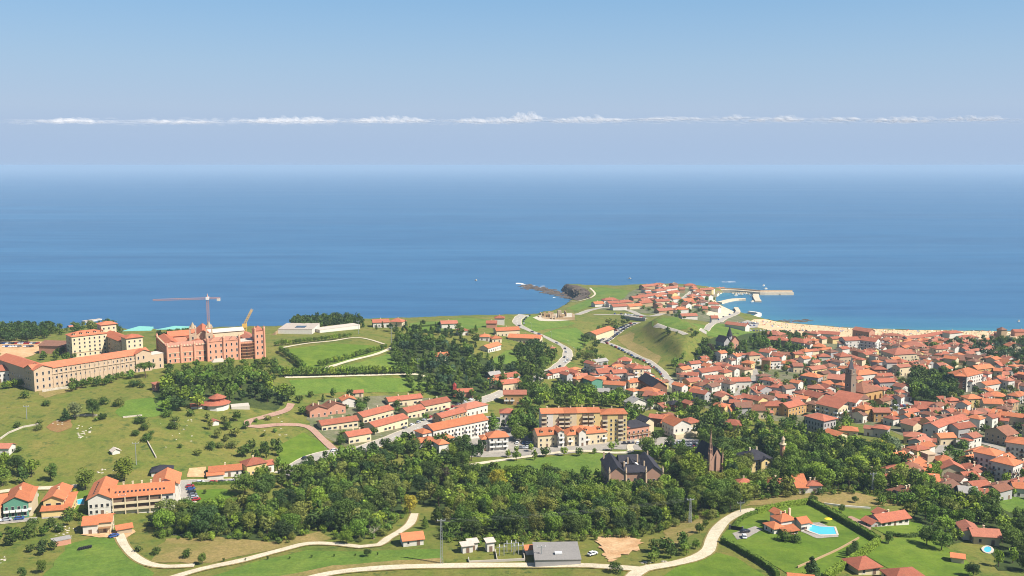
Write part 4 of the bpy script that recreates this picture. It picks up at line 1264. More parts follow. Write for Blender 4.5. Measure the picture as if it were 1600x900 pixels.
# ---- hotel at the lower left
fr = frame(137, 780, 172, 777, 8)
r = broot('hotel', fr, 'big white hotel with orange roofs, gabled wing and long balconies at lower left', 'hotel')
w = fr[2]
block(r, -w / 2, w / 2, 0, 24, 8, 'gabley', 27, 'white', 'orange', win='m', fl=2.8, wstep=2.0, skip=0.1, over=0.8)
m = MB()
block(r, w / 2 + 0.1, w / 2 + 27, 1.5, 14, 7.5, 'gable', 27, 'white', 'orange', win=None, over=0.8, dorm=0)
x0, x1 = w / 2 + 1, w / 2 + 22
for f in range(2):
    put('gallery_shade_panel', MB().box(x0, x1, 1.35, 1.6, 1.6 + 2.9 * f, 4.0 + 2.9 * f).mesh('gallery_shade_panel', BROWN_AND_SHADE), r)  # no depth here: the gallery's shade is painted as a brown panel
    put('gallery_parapet', MB().box(x0, x1, 0.3, 0.45, 1.2 + 2.9 * f, 2.2 + 2.9 * f).box(x0, x1, 0.3, 1.48, 1.05 + 2.9 * f, 1.2 + 2.9 * f).mesh('gallery_parapet', WALL['cream']), r)
for i in range(5):
    x = x0 + (x1 - x0) * i / 4
    put('gallery_column', MB().box(x - 0.2, x + 0.2, 0.25, 0.65, -1, 7.2).mesh('gallery_column', WALL['cream']), r)
block(r, w / 2 + 17, w / 2 + 28.5, 14.1, 30, 7.5, 'gabley', 27, 'white', 'orange', win='m', over=0.8)
put('window', WINM['m'], r, (w / 2 + 24.5, 1.5, 1)); put('window', WINM['m'], r, (w / 2 + 24.5, 1.5, 4.4))
sk = MB().box(-0.4, 0.4, -0.55, 0.55, -0.05, 0.1).mesh('skylight', GLASS)
for i in range(13):
    xx = w / 2 + 2 + i * 1.75
    o = put('skylight', sk, r, (xx, 3.6, 7.5 + (3.6 - 1.5 + 0.4) * math.tan(R(27)) + 0.1))
    o.rotation_euler = (R(27), 0, 0)
for i in range(7):
    o = put('skylight', sk, r, (-w / 2 + 2.2, 3 + i * 2.7, 8 + 2.6 * math.tan(R(27)) + 0.08))
    o.rotation_euler = (0, -R(27), 0)
for i in range(5):
    put('chimney', CHIM, r, (w / 2 + 5 + i * 4, 8.4, 7.5 + 6 * math.tan(R(27)) + 0.2))
# hillside houses left of the hotel
fr = frame(8, 786, 40, 783, 7.5)
r = broot('hillside_house', fr, 'orange roofed house with green front and white balconies at left edge', 'house')
block(r, -5, 5, 0, 20, 7.5, 'gabley', 27, 'green', 'orange', win='m', wstep=2.2, chim=1, bal='white')
block(r, -13, -5.1, 4, 15, 6, 'gable', 27, 'cream', 'orange', chim=1)
block(r, 5.1, 6.3, 1, 17, 7.3, 'shed', 4, 'cream', 'orange', win=None)
r = broot('hillside_house', frame(-40, 800, -4, 796, 6), 'cream house cut by the left edge beside the green fronted house', 'house')
block(r, -6, 5, 0, 11, 6, 'hip', 26, 'cream', 'orange')
fr = frame(68, 784, 95, 782, 7)
r = broot('hillside_house', fr, 'orange roofed yellow house with lean-to roof left of the small pool', 'house')
block(r, -4.2, 4.2, 2, 20, 7, 'gabley', 24, 'yellow', 'orange', win='w', wstep=3.2, over=0.8, chim=1)
block(r, -4.4, 7.5, -1.6, 1.9, 3.4, 'shed', 14, 'yellow', 'orange', win=None)
block(r, 4.3, 7.4, 2, 15, 4.2, 'shed', 6, 'yellow', 'orange', win='s')
MB().box(-4, 7, -3.4, -1.7, -3, 0.4).put('terrace', PAVING, r)
# farmhouse and sheds
fr = frame(129, 819, 173, 815, 5.0)
r = broot('farmhouse', fr, 'white farmhouse with two orange roofs on the knoll below the hotel', 'farmhouse')
w = fr[2]
block(r, -w / 2, 0.2, 0, 10, 4.6, 'gable', 22, 'white', 'orange', win='s', over=0.6)
block(r, 0.3, w / 2, 1.2, 10, 4.9, 'gable', 22, 'cream', 'orange', win='m', over=0.6, chim=1)
put('porch', MB().box(0.6, w / 2 - 0.2, -0.8, 1.1, 2.4, 2.6).box(0.8, 1.0, -0.7, -0.5, 0, 2.4).box(w / 2 - 0.6, w / 2 - 0.4, -0.7, -0.5, 0, 2.4).mesh('porch', WOODEN), r)
r = broot('shed', frame(186, 826, 203, 823, 2.8), 'small orange roofed shed right of the farmhouse', 'shed')
block(r, -3, 3, 0, 5, 2.6, 'gable', 22, 'stone', 'orange', win='s', base=-2)
r = broot('shed', frame(84, 847, 109, 842, 2.2), 'low brick hut with flat roof in the scrub below the farmhouse', 'shed')
block(r, -3.5, 3.5, 0, 4, 2.2, 'flat', 10, 'pink', 'grey', win=None, base=-2)
r = broot('shed', frame(632, 845, 660, 842, 2.6), 'orange roofed hut beside the lane by the power pole', 'shed')
block(r, -4.2, 4.2, 0, 8, 2.8, 'gable', 22, 'white', 'orange', win='s', base=-2)
r = broot('shed', frame(176, 705, 187, 703, 2.0), 'tiny white hut alone in the hillside pasture', 'shed')
block(r, -2, 2, 0, 3.4, 1.9, 'gabley', 30, 'white', 'pale', win=None, base=-1)
r = broot('shed', frame(-14, 700, 11, 700, 4), 'small red roofed white house at the left edge', 'house')
block(r, -5, 5, 0, 7, 4, 'gable', 24, 'white', 'salmon')
r = broot('slate_house', frame(240, 737, 265, 735, 3), 'low house with dark grey roof behind the hotel', 'house')
block(r, -5, 5, 0, 8, 3, 'hip', 26, 'white', 'slate')
r = broot('inn', frame(330, 737, 374, 733, 3.5), 'long low orange roofed inn beside the sandy yard', 'inn')
block(r, -8, 8, 0, 8, 3.4, 'gable', 24, 'white', 'orange', chim=1)
block(r, -9, -1, -3, -0.1, 2.6, 'shed', 10, 'white', 'orange', win=None)
r = broot('stone_house', frame(388, 727, 414, 722, 6), 'yellow house with red roofs half hidden by a big tree', 'house')
block(r, -5.5, 5.5, 0, 9, 6, 'hip', 26, 'yellow', 'red', chim=1, win='s', wstep=2)
block(r, 5.6, 10, 1, 7, 4, 'gable', 26, 'white', 'red')
r = broot('bungalow', frame(320, 633, 356, 630, 3.5), 'round red roofed bungalow on the slope below the grove', 'house')
m = MB().frustum(0, 5, -3, 3.2, 8, 8, 12); m.put('wall', WALL['white'], r)
MB().frustum(0, 5, 3.2, 6.2, 9.2, 1.2, 12).put('roof', ROOF['red'], r)
MB().frustum(1, 5, 4.6, 6.6, 4.6, 4.6, 10).frustum(1, 5, 6.6, 9, 5.6, 0.4, 10).put('roof', ROOF['red'], r)
MB().box(-15, -7, 1, 8, -3, 2.8).put('wall', WALL['white'], r)
MB().box(-15.4, -6.8, 0.6, 8.4, 2.8, 3.3).put('roof', ROOF['red'], r)
MB().box(9, 20, 1, 9, -3, 0.6).put('terrace', CONCRETE, r)
r = broot('shed', frame(334, 659, 340, 658, 2.5), 'tiny red roofed hut among trees below the round bungalow', 'shed')
block(r, -2, 2, 0, 4, 2.4, 'gabley', 26, 'white', 'salmon', win=None)
r = broot('shed', frame(243, 602, 253, 600, 4), 'small ruined pink brick hut beside the grove', 'shed')
block(r, -2.5, 2.5, 0, 4, 4.5, 'shed', 8, 'pink', 'salmon', win='s')

# ---- substation compound
r = broot('warehouse', frame(837, 873, 907, 872, 3.2), 'flat warehouse with big grey sheet roof beside the bottom lane', 'warehouse')
w = 70 / F * math.hypot(r.location.x, r.location.y) * 1.06
block(r, -w / 2, w / 2, 0, 15, 2.8, 'shed', 3, 'grey', 'grey', win=None, over=0.3)
put('roof_vent', MB().box(-1.4, 1.4, -0.8, 0.8, 0, 0.7).mesh('roof_vent', WHITE), r, (0.5, 4.5, 3.2))
r = broot('shed', frame(823, 858, 836, 857, 2.5), 'small orange roofed hut at the corner of the grey warehouse', 'shed')
block(r, -2, 2, 0, 4, 2.5, 'gable', 24, 'white', 'orange', win='s', base=-2)
for k, (u, v, wd, ht, lab) in enumerate(((731, 864, 4.2, 3.2, 'white electrical cabin left in the substation'), (740, 860, 3.6, 3.4, 'second white cabin beside the left cabin'), (767, 862, 3.0, 4.2, 'tall white cabin in the middle of the substation'))):
    g = G(u, v)
    r = empty('electrical_cabin', tuple(g), R(18))
    tag(r, lab, 'cabin', 'substation cabins')
    block(r, -wd / 2, wd / 2, 0, 3, ht, 'shed', 6, 'white', 'pale', win=None, base=-1)
    put('door', DOORM, r, (0, 0, 0))
def insulator_gantry(u, v, lab, n=3):
    g = G(u, v)
    r = empty('substation_gantry', tuple(g), R(10))
    tag(r, lab, 'gantry', 'substation gantries')
    for i in range(n):
        x = (i - (n - 1) / 2) * 1.8
        MB().box(x - 0.14, x + 0.14, -0.14, 0.14, -0.5, 3.6).put('post', METAL, r)
        MB().frustum(x, 0, 3.6, 4.8, 0.2, 0.12, 6).put('insulator', WHITE, r)
    MB().box(-n, n, -0.08, 0.08, 3.4, 3.6).put('crossbar', METAL, r)
insulator_gantry(784, 868, 'left steel gantry in the substation', 2)
insulator_gantry(799, 862, 'middle steel gantry in the substation', 3)
insulator_gantry(810, 866, 'right steel gantry in the substation', 3)
def fence(name, px, h, label, cat='wall', mat=CONCRETE, thick=0.25, closed=False, group=None):
    pts = world_poly(px)
    if closed:
        pts = pts + [pts[0]]
    c0 = pts[0]
    root = empty(name, (c0[0], c0[1], H(*c0)))
    tag(root, label, cat, group)
    for a, b in zip(pts[:-1], pts[1:]):
        a, b = np.array(a), np.array(b)
        L = np.hypot(*(b - a))
        n = max(1, int(L / 6))
        d = (b - a) / L
        nn = np.array([-d[1], d[0]]) * thick / 2
        vs, fs = [], []
        for i in range(n + 1):
            q = a + (b - a) * i / n
            z = H(q[0], q[1]) - c0_z(c0)
            for s, zz in ((-1, -0.6), (1, -0.6), (1, h), (-1, h)):
                vs.append((q[0] + s * nn[0] - c0[0], q[1] + s * nn[1] - c0[1], z + zz))
        for i in range(n):
            k = 4 * i
            for e_ in range(4):
                fs.append((k + e_, k + (e_ + 1) % 4, k + 4 + (e_ + 1) % 4, k + 4 + e_))
        fs += [(3, 2, 1, 0), tuple(4 * n + i for i in range(4))]
        put('panel', mesh_of('panel', vs, fs, mat), root)
    return root
def c0_z(c0):
    return H(c0[0], c0[1])
fence('compound_wall', [(732, 874), (733, 880), (776, 878), (820, 876), (817, 860)], 1.0, 'low pale wall round the substation grass plots')
fence('compound_wall', [(774, 862), (777, 878)], 1.0, 'low dividing wall between the two substation plots')

# ---- villa with the angular pool
fr = frame(1218, 819, 1258, 812, 5.5)
g = G(1232, 832)
r = empty('villa', tuple(g), R(22))
r.scale = (0.74, 0.74, 0.8)
tag(r, 'white villa with many orange roofs beside the angular blue pool', 'villa')
block(r, -3, 7, 3, 12, 5.6, 'hip', 26, 'white', 'orange', chim=2, over=0.8)
block(r, 7.1, 13, -2, 6, 4.8, 'gable', 24, 'white', 'orange', win='w', over=0.8)
block(r, -10, -3.1, 0, 9, 3.6, 'hip', 24, 'white', 'orange', over=0.9)
block(r, -6, 3, -4.5, 0.2, 2.7, 'shed', 12, 'brown', 'orange', win='w', wstep=2.4, over=0.9)
block(r, 0, 6, 10, 17, 6.4, 'gabley', 26, 'white', 'orange', over=0.8)
block(r, 13.1, 17, 1, 7, 2.6, 'shed', 8, 'white', 'orange', win=None)
MB().box(-8, 7, -8, -4.6, -2, 0.3).put('terrace', PINKTRACK, r)
MB().box(6.4, 7.6, 8, 9.2, 5, 9.6).put('chimney', WALL['cream'], r)
for i in range(3):
    put('window', WINM['w'], r, (8.2 + i * 1.9, -2, 1.0)) if i < 2 else None
def pool(name, px, label, deck=1.0, mat=POOL):
    w_ = [P(u, v, G(px[0][0], px[0][1])[2]) for u, v in px]
    z = max(H(p[0], p[1]) for p in w_) + 0.38
    c = sum(w_) / len(w_)
    root = empty(name, (c[0], c[1], z))
    tag(root, label, 'pool', 'garden pools')
    pts = [(p[0] - c[0], p[1] - c[1]) for p in w_]
    n = len(pts)
    sc_ = []
    for x, y in pts:
        L = math.hypot(x, y)
        sc_.append((x * (L + deck) / L, y * (L + deck) / L))
    put('rim', mesh_of('rim', [(x, y, -2.5) for x, y in sc_] + [(x, y, 0) for x, y in sc_] + [(x, y, 0) for x, y in pts] + [(x, y, -0.3) for x, y in pts],
        [(i, (i + 1) % n, n + (i + 1) % n, n + i) for i in range(n)] + [(n + i, n + (i + 1) % n, 2 * n + (i + 1) % n, 2 * n + i) for i in range(n)] + [(2 * n + i, 2 * n + (i + 1) % n, 3 * n + (i + 1) % n, 3 * n + i) for i in range(n)], CONCRETE), root)
    put('water', mesh_of('water', [(x, y, -0.12) for x, y in pts], [tuple(range(n))[::-1]], mat), root)
    me = root.children[-1].data
    if me.polygons[0].normal.z < 0:
        me.flip_normals()
    return root
pool('swimming_pool', [(1254, 827), (1263, 821), (1280, 825), (1303, 826), (1307, 837), (1282, 838), (1268, 833)], 'angular bright blue swimming pool beside the white villa', 1.0)
pool('swimming_pool', [(119, 789), (120, 782), (131, 780), (131, 789)], 'small square blue pool left of the hotel', 0.7)
pool('swimming_pool', [(1543 + 6 * math.cos(t), 861 + 4.6 * math.sin(t)) for t in np.linspace(0, 2 * math.pi, 14)[:-1]], 'round blue pool with white rim at lower right', 1.0)
r = empty('parasol', tuple(G(1294, 818)), 0)
tag(r, 'yellow garden parasol beside the angular pool', 'parasol')
MB().frustum(0, 0, -0.1, 2.2, 0.05, 0.05, 6).put('pole', METAL, r)
MB().frustum(0, 0, 2.1, 2.7, 1.7, 0.05, 8).put('canopy', plain_mat('parasol_yellow', srgb(236, 200, 40)), r)
# bungalow right of the villa
fr = frame(1378, 814, 1420, 807, 3.2)
r = broot('bungalow', fr, 'long bungalow with big plain red roof right of the villa hedge', 'house')
r.scale = (0.86, 0.86, 0.9)
block(r, -9, 9, 0, 9, 3.2, 'gable', 24, 'white', 'red', over=1.0, win='w', chim=1)
block(r, -15, -9.1, 0, 7, 2.8, 'gabley', 24, 'grey', 'red', over=0.6)
block(r, -4, 4, 8, 12, 3.6, 'gabley', 24, 'white', 'red', win=None)
# house with round pool
r = broot('house', frame(1520, 836, 1556, 838, 4), 'low house with pale orange roof above the round pool', 'house')
block(r, -4, 6, 0, 8, 4, 'gable', 22, 'cream', 'salmon', over=1.0, chim=1)
block(r, -7, -0.5, 4, 13, 4.2, 'gabley', 22, 'white', 'salmon', over=0.8)
r = broot('shed', frame(1489, 870, 1505, 872, 2.4), 'small orange roofed hut at the edge of the meadow', 'shed')
block(r, -2.2, 2.2, 0, 4, 2.4, 'gable', 24, 'cream', 'orange', win='s', base=-2)
r = broot('house', frame(1343, 888, 1374, 884, 3), 'red roofed square building below the long hedge', 'house')
block(r, -4.5, 4.5, 0, 9, 3, 'hip', 24, 'cream', 'red', over=0.9)
r = broot('house', frame(1400, 902, 1436, 899, 3), 'red roofed house cut by the bottom edge at right', 'house')
block(r, -6, 6, -2, 7, 3, 'hip', 24, 'cream', 'red', over=0.8)
r = broot('house', frame(1240, 903, 1262, 905, 3), 'orange roof just rising over the bottom edge below the villa', 'house')
block(r, -4, 4, -3, 4, 3, 'gable', 22, 'cream', 'orange', over=0.8)

# ---- villas, terraces and flats in the middle
r = broot('villa', frame(1168, 717, 1206, 713, 8), 'cream villa with grey slate roof deep in the wood', 'villa')
block(r, -7, 7, 0, 12, 7.5, 'hip', 28, 'yellow', 'slate', over=1.0, win='t', chim=2)
block(r, 0, 6, -2, 1.5, 6.5, 'gabley', 30, 'yellow', 'slate', win='t')
r = empty('folly_tower', tuple(G(1222, 727)), 0)
tag(r, 'slender round tower with small dome rising from the wood', 'tower')
MB().frustum(0, 0, -3, 12, 1.5, 1.4, 10).put('shaft', WALL['brick'], r)
MB().frustum(0, 0, 12, 12.5, 2.0, 2.0, 10).put('balcony', WALL['cream'], r)
MB().frustum(0, 0, 12.5, 15, 0.9, 0.9, 8).put('lantern', WALL['cream'], r)
MB().frustum(0, 0, 15, 17, 1.3, 0.1, 8).put('dome', WALL['palestone'], r)
GR = 'terraced houses of the estate'
EST = [(484, 642, 512, 638, 5, 9), (512, 638, 540, 633, 5, 9), (535, 626, 556, 624, 5, 9), (503, 664, 560, 656, 4.5, 9), (545, 682, 580, 676, 5, 9), (568, 651, 615, 639, 5, 10), (588, 667, 636, 652, 5, 10), (608, 627, 660, 621, 4.5, 9),
       (637, 644, 664, 638, 5, 10), (664, 634, 704, 626, 5, 10)]
LAB = ['leftmost gabled house of the terraced estate', 'second gabled pink walled house of the estate', 'white gabled chalet at the back of the estate', 'long low red terrace in the front left of the estate',
       'red terrace beside the main street verge', 'red terrace row in the left middle of the estate', 'long red terrace with balconies above the main street', 'red terrace at the back of the estate under the lawn',
       'short red terrace in the centre of the estate', 'red terrace at the upper right end of the estate']
for i, (a_, b_, c_, d_, h_, dp) in enumerate(EST):
    house(a_, b_, c_, d_, h_, dp, 'gabley' if i in (0, 1, 2) else 'gable', ('pink', 'pink', 'white')[i] if i < 3 else 'cream', ('weathered', 'weathered', 'orange')[i] if i < 3 else 'red', 22, LAB[i], 'terraced_house', GR, chim=2, win='w' if i > 2 else 'm', yawmax=50, bal='white' if i in (6, 9) else None)
r = broot('house', frame(551, 614, 566, 613, 3), 'small orange roofed outbuilding above the estate', 'house')
block(r, -4, 4, 0, 6, 3, 'gable', 22, 'cream', 'red')
fr = frame(681, 673, 760, 654, 10)
r = broot('apartment_block', fr, 'long white four storey apartment block with orange roof above the wood', 'apartment block')
w = min(fr[2], 56)
r.rotation_euler.z = min(fr[1], R(38))
block(r, -w / 2, w / 2, 0, 12, 10, 'gable', 22, 'white', 'orange', win='m', wstep=2.4, fl=2.7, skip=0, bal='white', balstep=3, chim=4)
block(r, -w / 2 - 7, -w / 2 - 0.1, 1, 10, 9, 'hip', 22, 'white', 'orange', win='m', fl=2.7)
for i, (a_, b_, c_, d_, lab) in enumerate(((649, 692, 668, 690, 'low orange roofed house left below the long white apartments'), (663, 690, 681, 688, 'second orange roofed house below the long white apartments'), (687, 694, 700, 692, 'orange roofed tower house below the long white apartments'), (697, 685, 708, 683, 'small orange gabled house against the white apartments'))):
    house(a_, b_, c_, d_, 6 if i != 2 else 9, 8, 'hip', 'white', 'orange', 26, lab, 'house', 'houses below the apartments', chim=0)
r = broot('house', frame(758, 684, 790, 682, 9), 'white four storey house with orange roofs right of the big cone tree', 'house')
block(r, -4, 8, 0, 10, 9, 'hip', 26, 'white', 'orange', bal='white', fl=2.8)
block(r, -8, -4.1, 1, 9, 8, 'hip', 26, 'white', 'orange')
r = broot('house', frame(692, 653, 727, 644, 6), 'tan walled house with red roof behind the white apartments', 'house')
block(r, -11, 11, 0, 9, 6.5, 'gable', 22, 'tan', 'red', win='m')
r = broot('house', frame(731, 640, 760, 633, 5), 'white hall with hipped red roof at the street bend', 'house')
block(r, -10, 10, 0, 12, 5.5, 'hip', 20, 'white', 'salmon')
r = broot('house', frame(783, 645, 803, 645, 7), 'white square house with red roof beside the steep lane', 'house')
block(r, -5, 5, 0, 9, 7, 'hip', 24, 'white', 'red')
r = broot('chapel', frame(712, 613, 732, 612, 4), 'small red tiled chapel with bell gable at the estate edge', 'chapel')
block(r, -4, 8, 0, 7, 4, 'gable', 26, 'pink', 'red', win=None)
MB().box(-6.5, -4.1, 0, 2.4, -2, 9).frustum(-5.3, 1.2, 9, 11, 1.7, 0.2, 4).put('bell_gable', WALL['red'], r)
for (a_, b_, c_, d_, h_, wl, rc, lab) in ((778, 592, 812, 586, 5, 'white', 'red', 'long white row house with red roof below the wood'), (763, 597, 778, 597, 5, 'cream', 'orange', 'small cream house left of the white row house'),
                                    (786, 600, 814, 597, 6, 'cream', 'red', 'cream row house in front of the white row house'), (787, 616, 822, 616, 8, 'ochre', 'salmon', 'ochre stepped apartment house with many balconies'), (767, 587, 784, 585, 4, 'grey', 'grey', 'low grey roofed building behind the white row house')):
    house(a_, b_, c_, d_, h_, 10, 'gable', wl, rc, 22, lab, 'house', 'houses at the bend', chim=1, bal='white' if wl == 'ochre' else None)
# villas of the upper middle
for (a_, b_, c_, d_, h_, dp, rt, wl, rc, lab) in (
    (749, 526, 765, 526, 4, 9, 'hip', 'white', 'orange', 'small white house with pyramid orange roof in the villa row'), (763, 544, 783, 538, 4.5, 9, 'gable', 'white', 'orange', 'white chalet with big orange roof above the meadow'),
    (769, 529, 784, 528, 4, 8, 'hip', 'cream', 'orange', 'orange roofed house between chalet and long terrace'), (776, 517, 812, 515, 6, 10, 'gable', 'cream', 'orange', 'cream gabled terrace under the coast road bend'),
    (794, 527, 844, 529, 5, 11, 'gable', 'cream', 'orange', 'long orange terrace below the coast road bend'), (760, 505, 776, 505, 5, 9, 'gable', 'pink', 'red', 'pink red roofed house left near the sea edge'),
    (773, 497, 788, 497, 7, 9, 'hip', 'white', 'red', 'white red roofed house beside the coast road top'), (690, 506, 715, 505, 5, 10, 'gable', 'white', 'salmon', 'white farmhouse with salmon roof on the cliff top field'),
    (717, 517, 732, 516, 4.5, 9, 'hip', 'white', 'red', 'small red roofed house right of the cliff top farmhouse'), (583, 504, 608, 503, 5, 10, 'gable', 'white', 'red', 'red roofed house group on the cliff beside the pines'),
    (608, 502, 628, 503, 5, 10, 'hip', 'cream', 'red', 'second red roofed house on the cliff beside the pines'), (682, 557, 702, 555, 4, 9, 'gable', 'cream', 'orange', 'lone orange roofed house in the wood clearing'),
    (859, 545, 866, 545, 4, 7, 'hip', 'pink', 'salmon', 'tiny pink house beside the avenue bend')):
    house(a_, b_, c_, d_, h_, dp, rt, wl, rc, 24, lab, 'house', 'villas near the cliff', chim=1)
fr = frame(933, 524, 958, 512, 8)
r = broot('long_hall', fr, 'long narrow hall with plain orange roof beside the parking road', 'building')
r.rotation_euler.z = R(58)
block(r, -21, 21, 0, 13, 8, 'gable', 20, 'cream', 'orange', win='m', wstep=3.4, over=0.8)
# ruined cemetery: broken walls and arches, all one ruin
g = G(868, 499)
r = empty('ruin', tuple(g), R(12))
tag(r, 'roofless stone ruin with broken walls and gate arch on the cliff top', 'ruin')
random.seed(31)
for i in range(16):
    x, y = random.uniform(-19, 20), random.uniform(0, 24)
    l, hh = random.uniform(3, 9), random.uniform(1.5, 5)
    if i % 2:
        m = MB().box(x, x + l, y, y + 0.9, -2, hh).box(x, x + l * 0.45, y, y + 0.9, hh, hh + random.uniform(0.3, 2))
    else:
        m = MB().box(x, x + 0.9, y, y + l, -2, hh).box(x, x + 0.9, y + l * 0.6, y + l, hh, hh + random.uniform(0.3, 2))
    m.put('wall', WALL['tan' if i % 3 else 'palestone'], r)
MB().box(-20, 22, -1.2, -0.2, -2, 2.0).put('wall', WALL['tan'], r)
MB().box(6, 10, 12, 16, -2, 8).put('tower', WALL['stone'], r)
MB().box(-5, -3.4, -2.4, -1.3, -2, 4.5).box(-1.6, 0, -2.4, -1.3, -2, 4.5).box(-5, 0, -2.4, -1.3, 4.5, 6).put('gate_arch', WALL['palestone'], r)
# gothic seaside villa
g = G(1140, 548)
r = empty('gothic_villa', tuple(g), R(28))
tag(r, 'dark gothic villa with steep slate spires and pink gable on the wooded hill', 'villa')
block(r, -7, 1, 0, 12, 9, 'gabley', 48, 'grey', 'slate', win='t')
block(r, 1.1, 10, -1, 9, 9, 'gabley', 46, 'pink', 'brown', win='t')
MB().frustum(2, 3, -3, 14, 2.4, 2.4, 8).put('tower', WALL['grey'], r)
MB().frustum(2, 3, 14, 23, 2.9, 0.1, 8).put('spire', ROOF['slate'], r)
# green netted building, dark slate block
r = broot('netted_building', frame(925, 595, 941, 593, 8), 'building wrapped in green scaffold netting with orange roof', 'building')
block(r, -5, 5, 0, 13, 8, 'gabley', 16, 'green', 'orange', win=None)
r = broot('slate_block', frame(1022, 602, 1040, 601, 9), 'dark grey roofed apartment block with brick end above the crossroads', 'building')
block(r, -6, 6, 0, 30, 8, 'gabley', 34, 'brown', 'slate', win='m', wstep=2.4)
for i in range(4):
    put('dormer', DORM, r, (5.0, 4 + i * 7, 9.0), math.pi / 2)

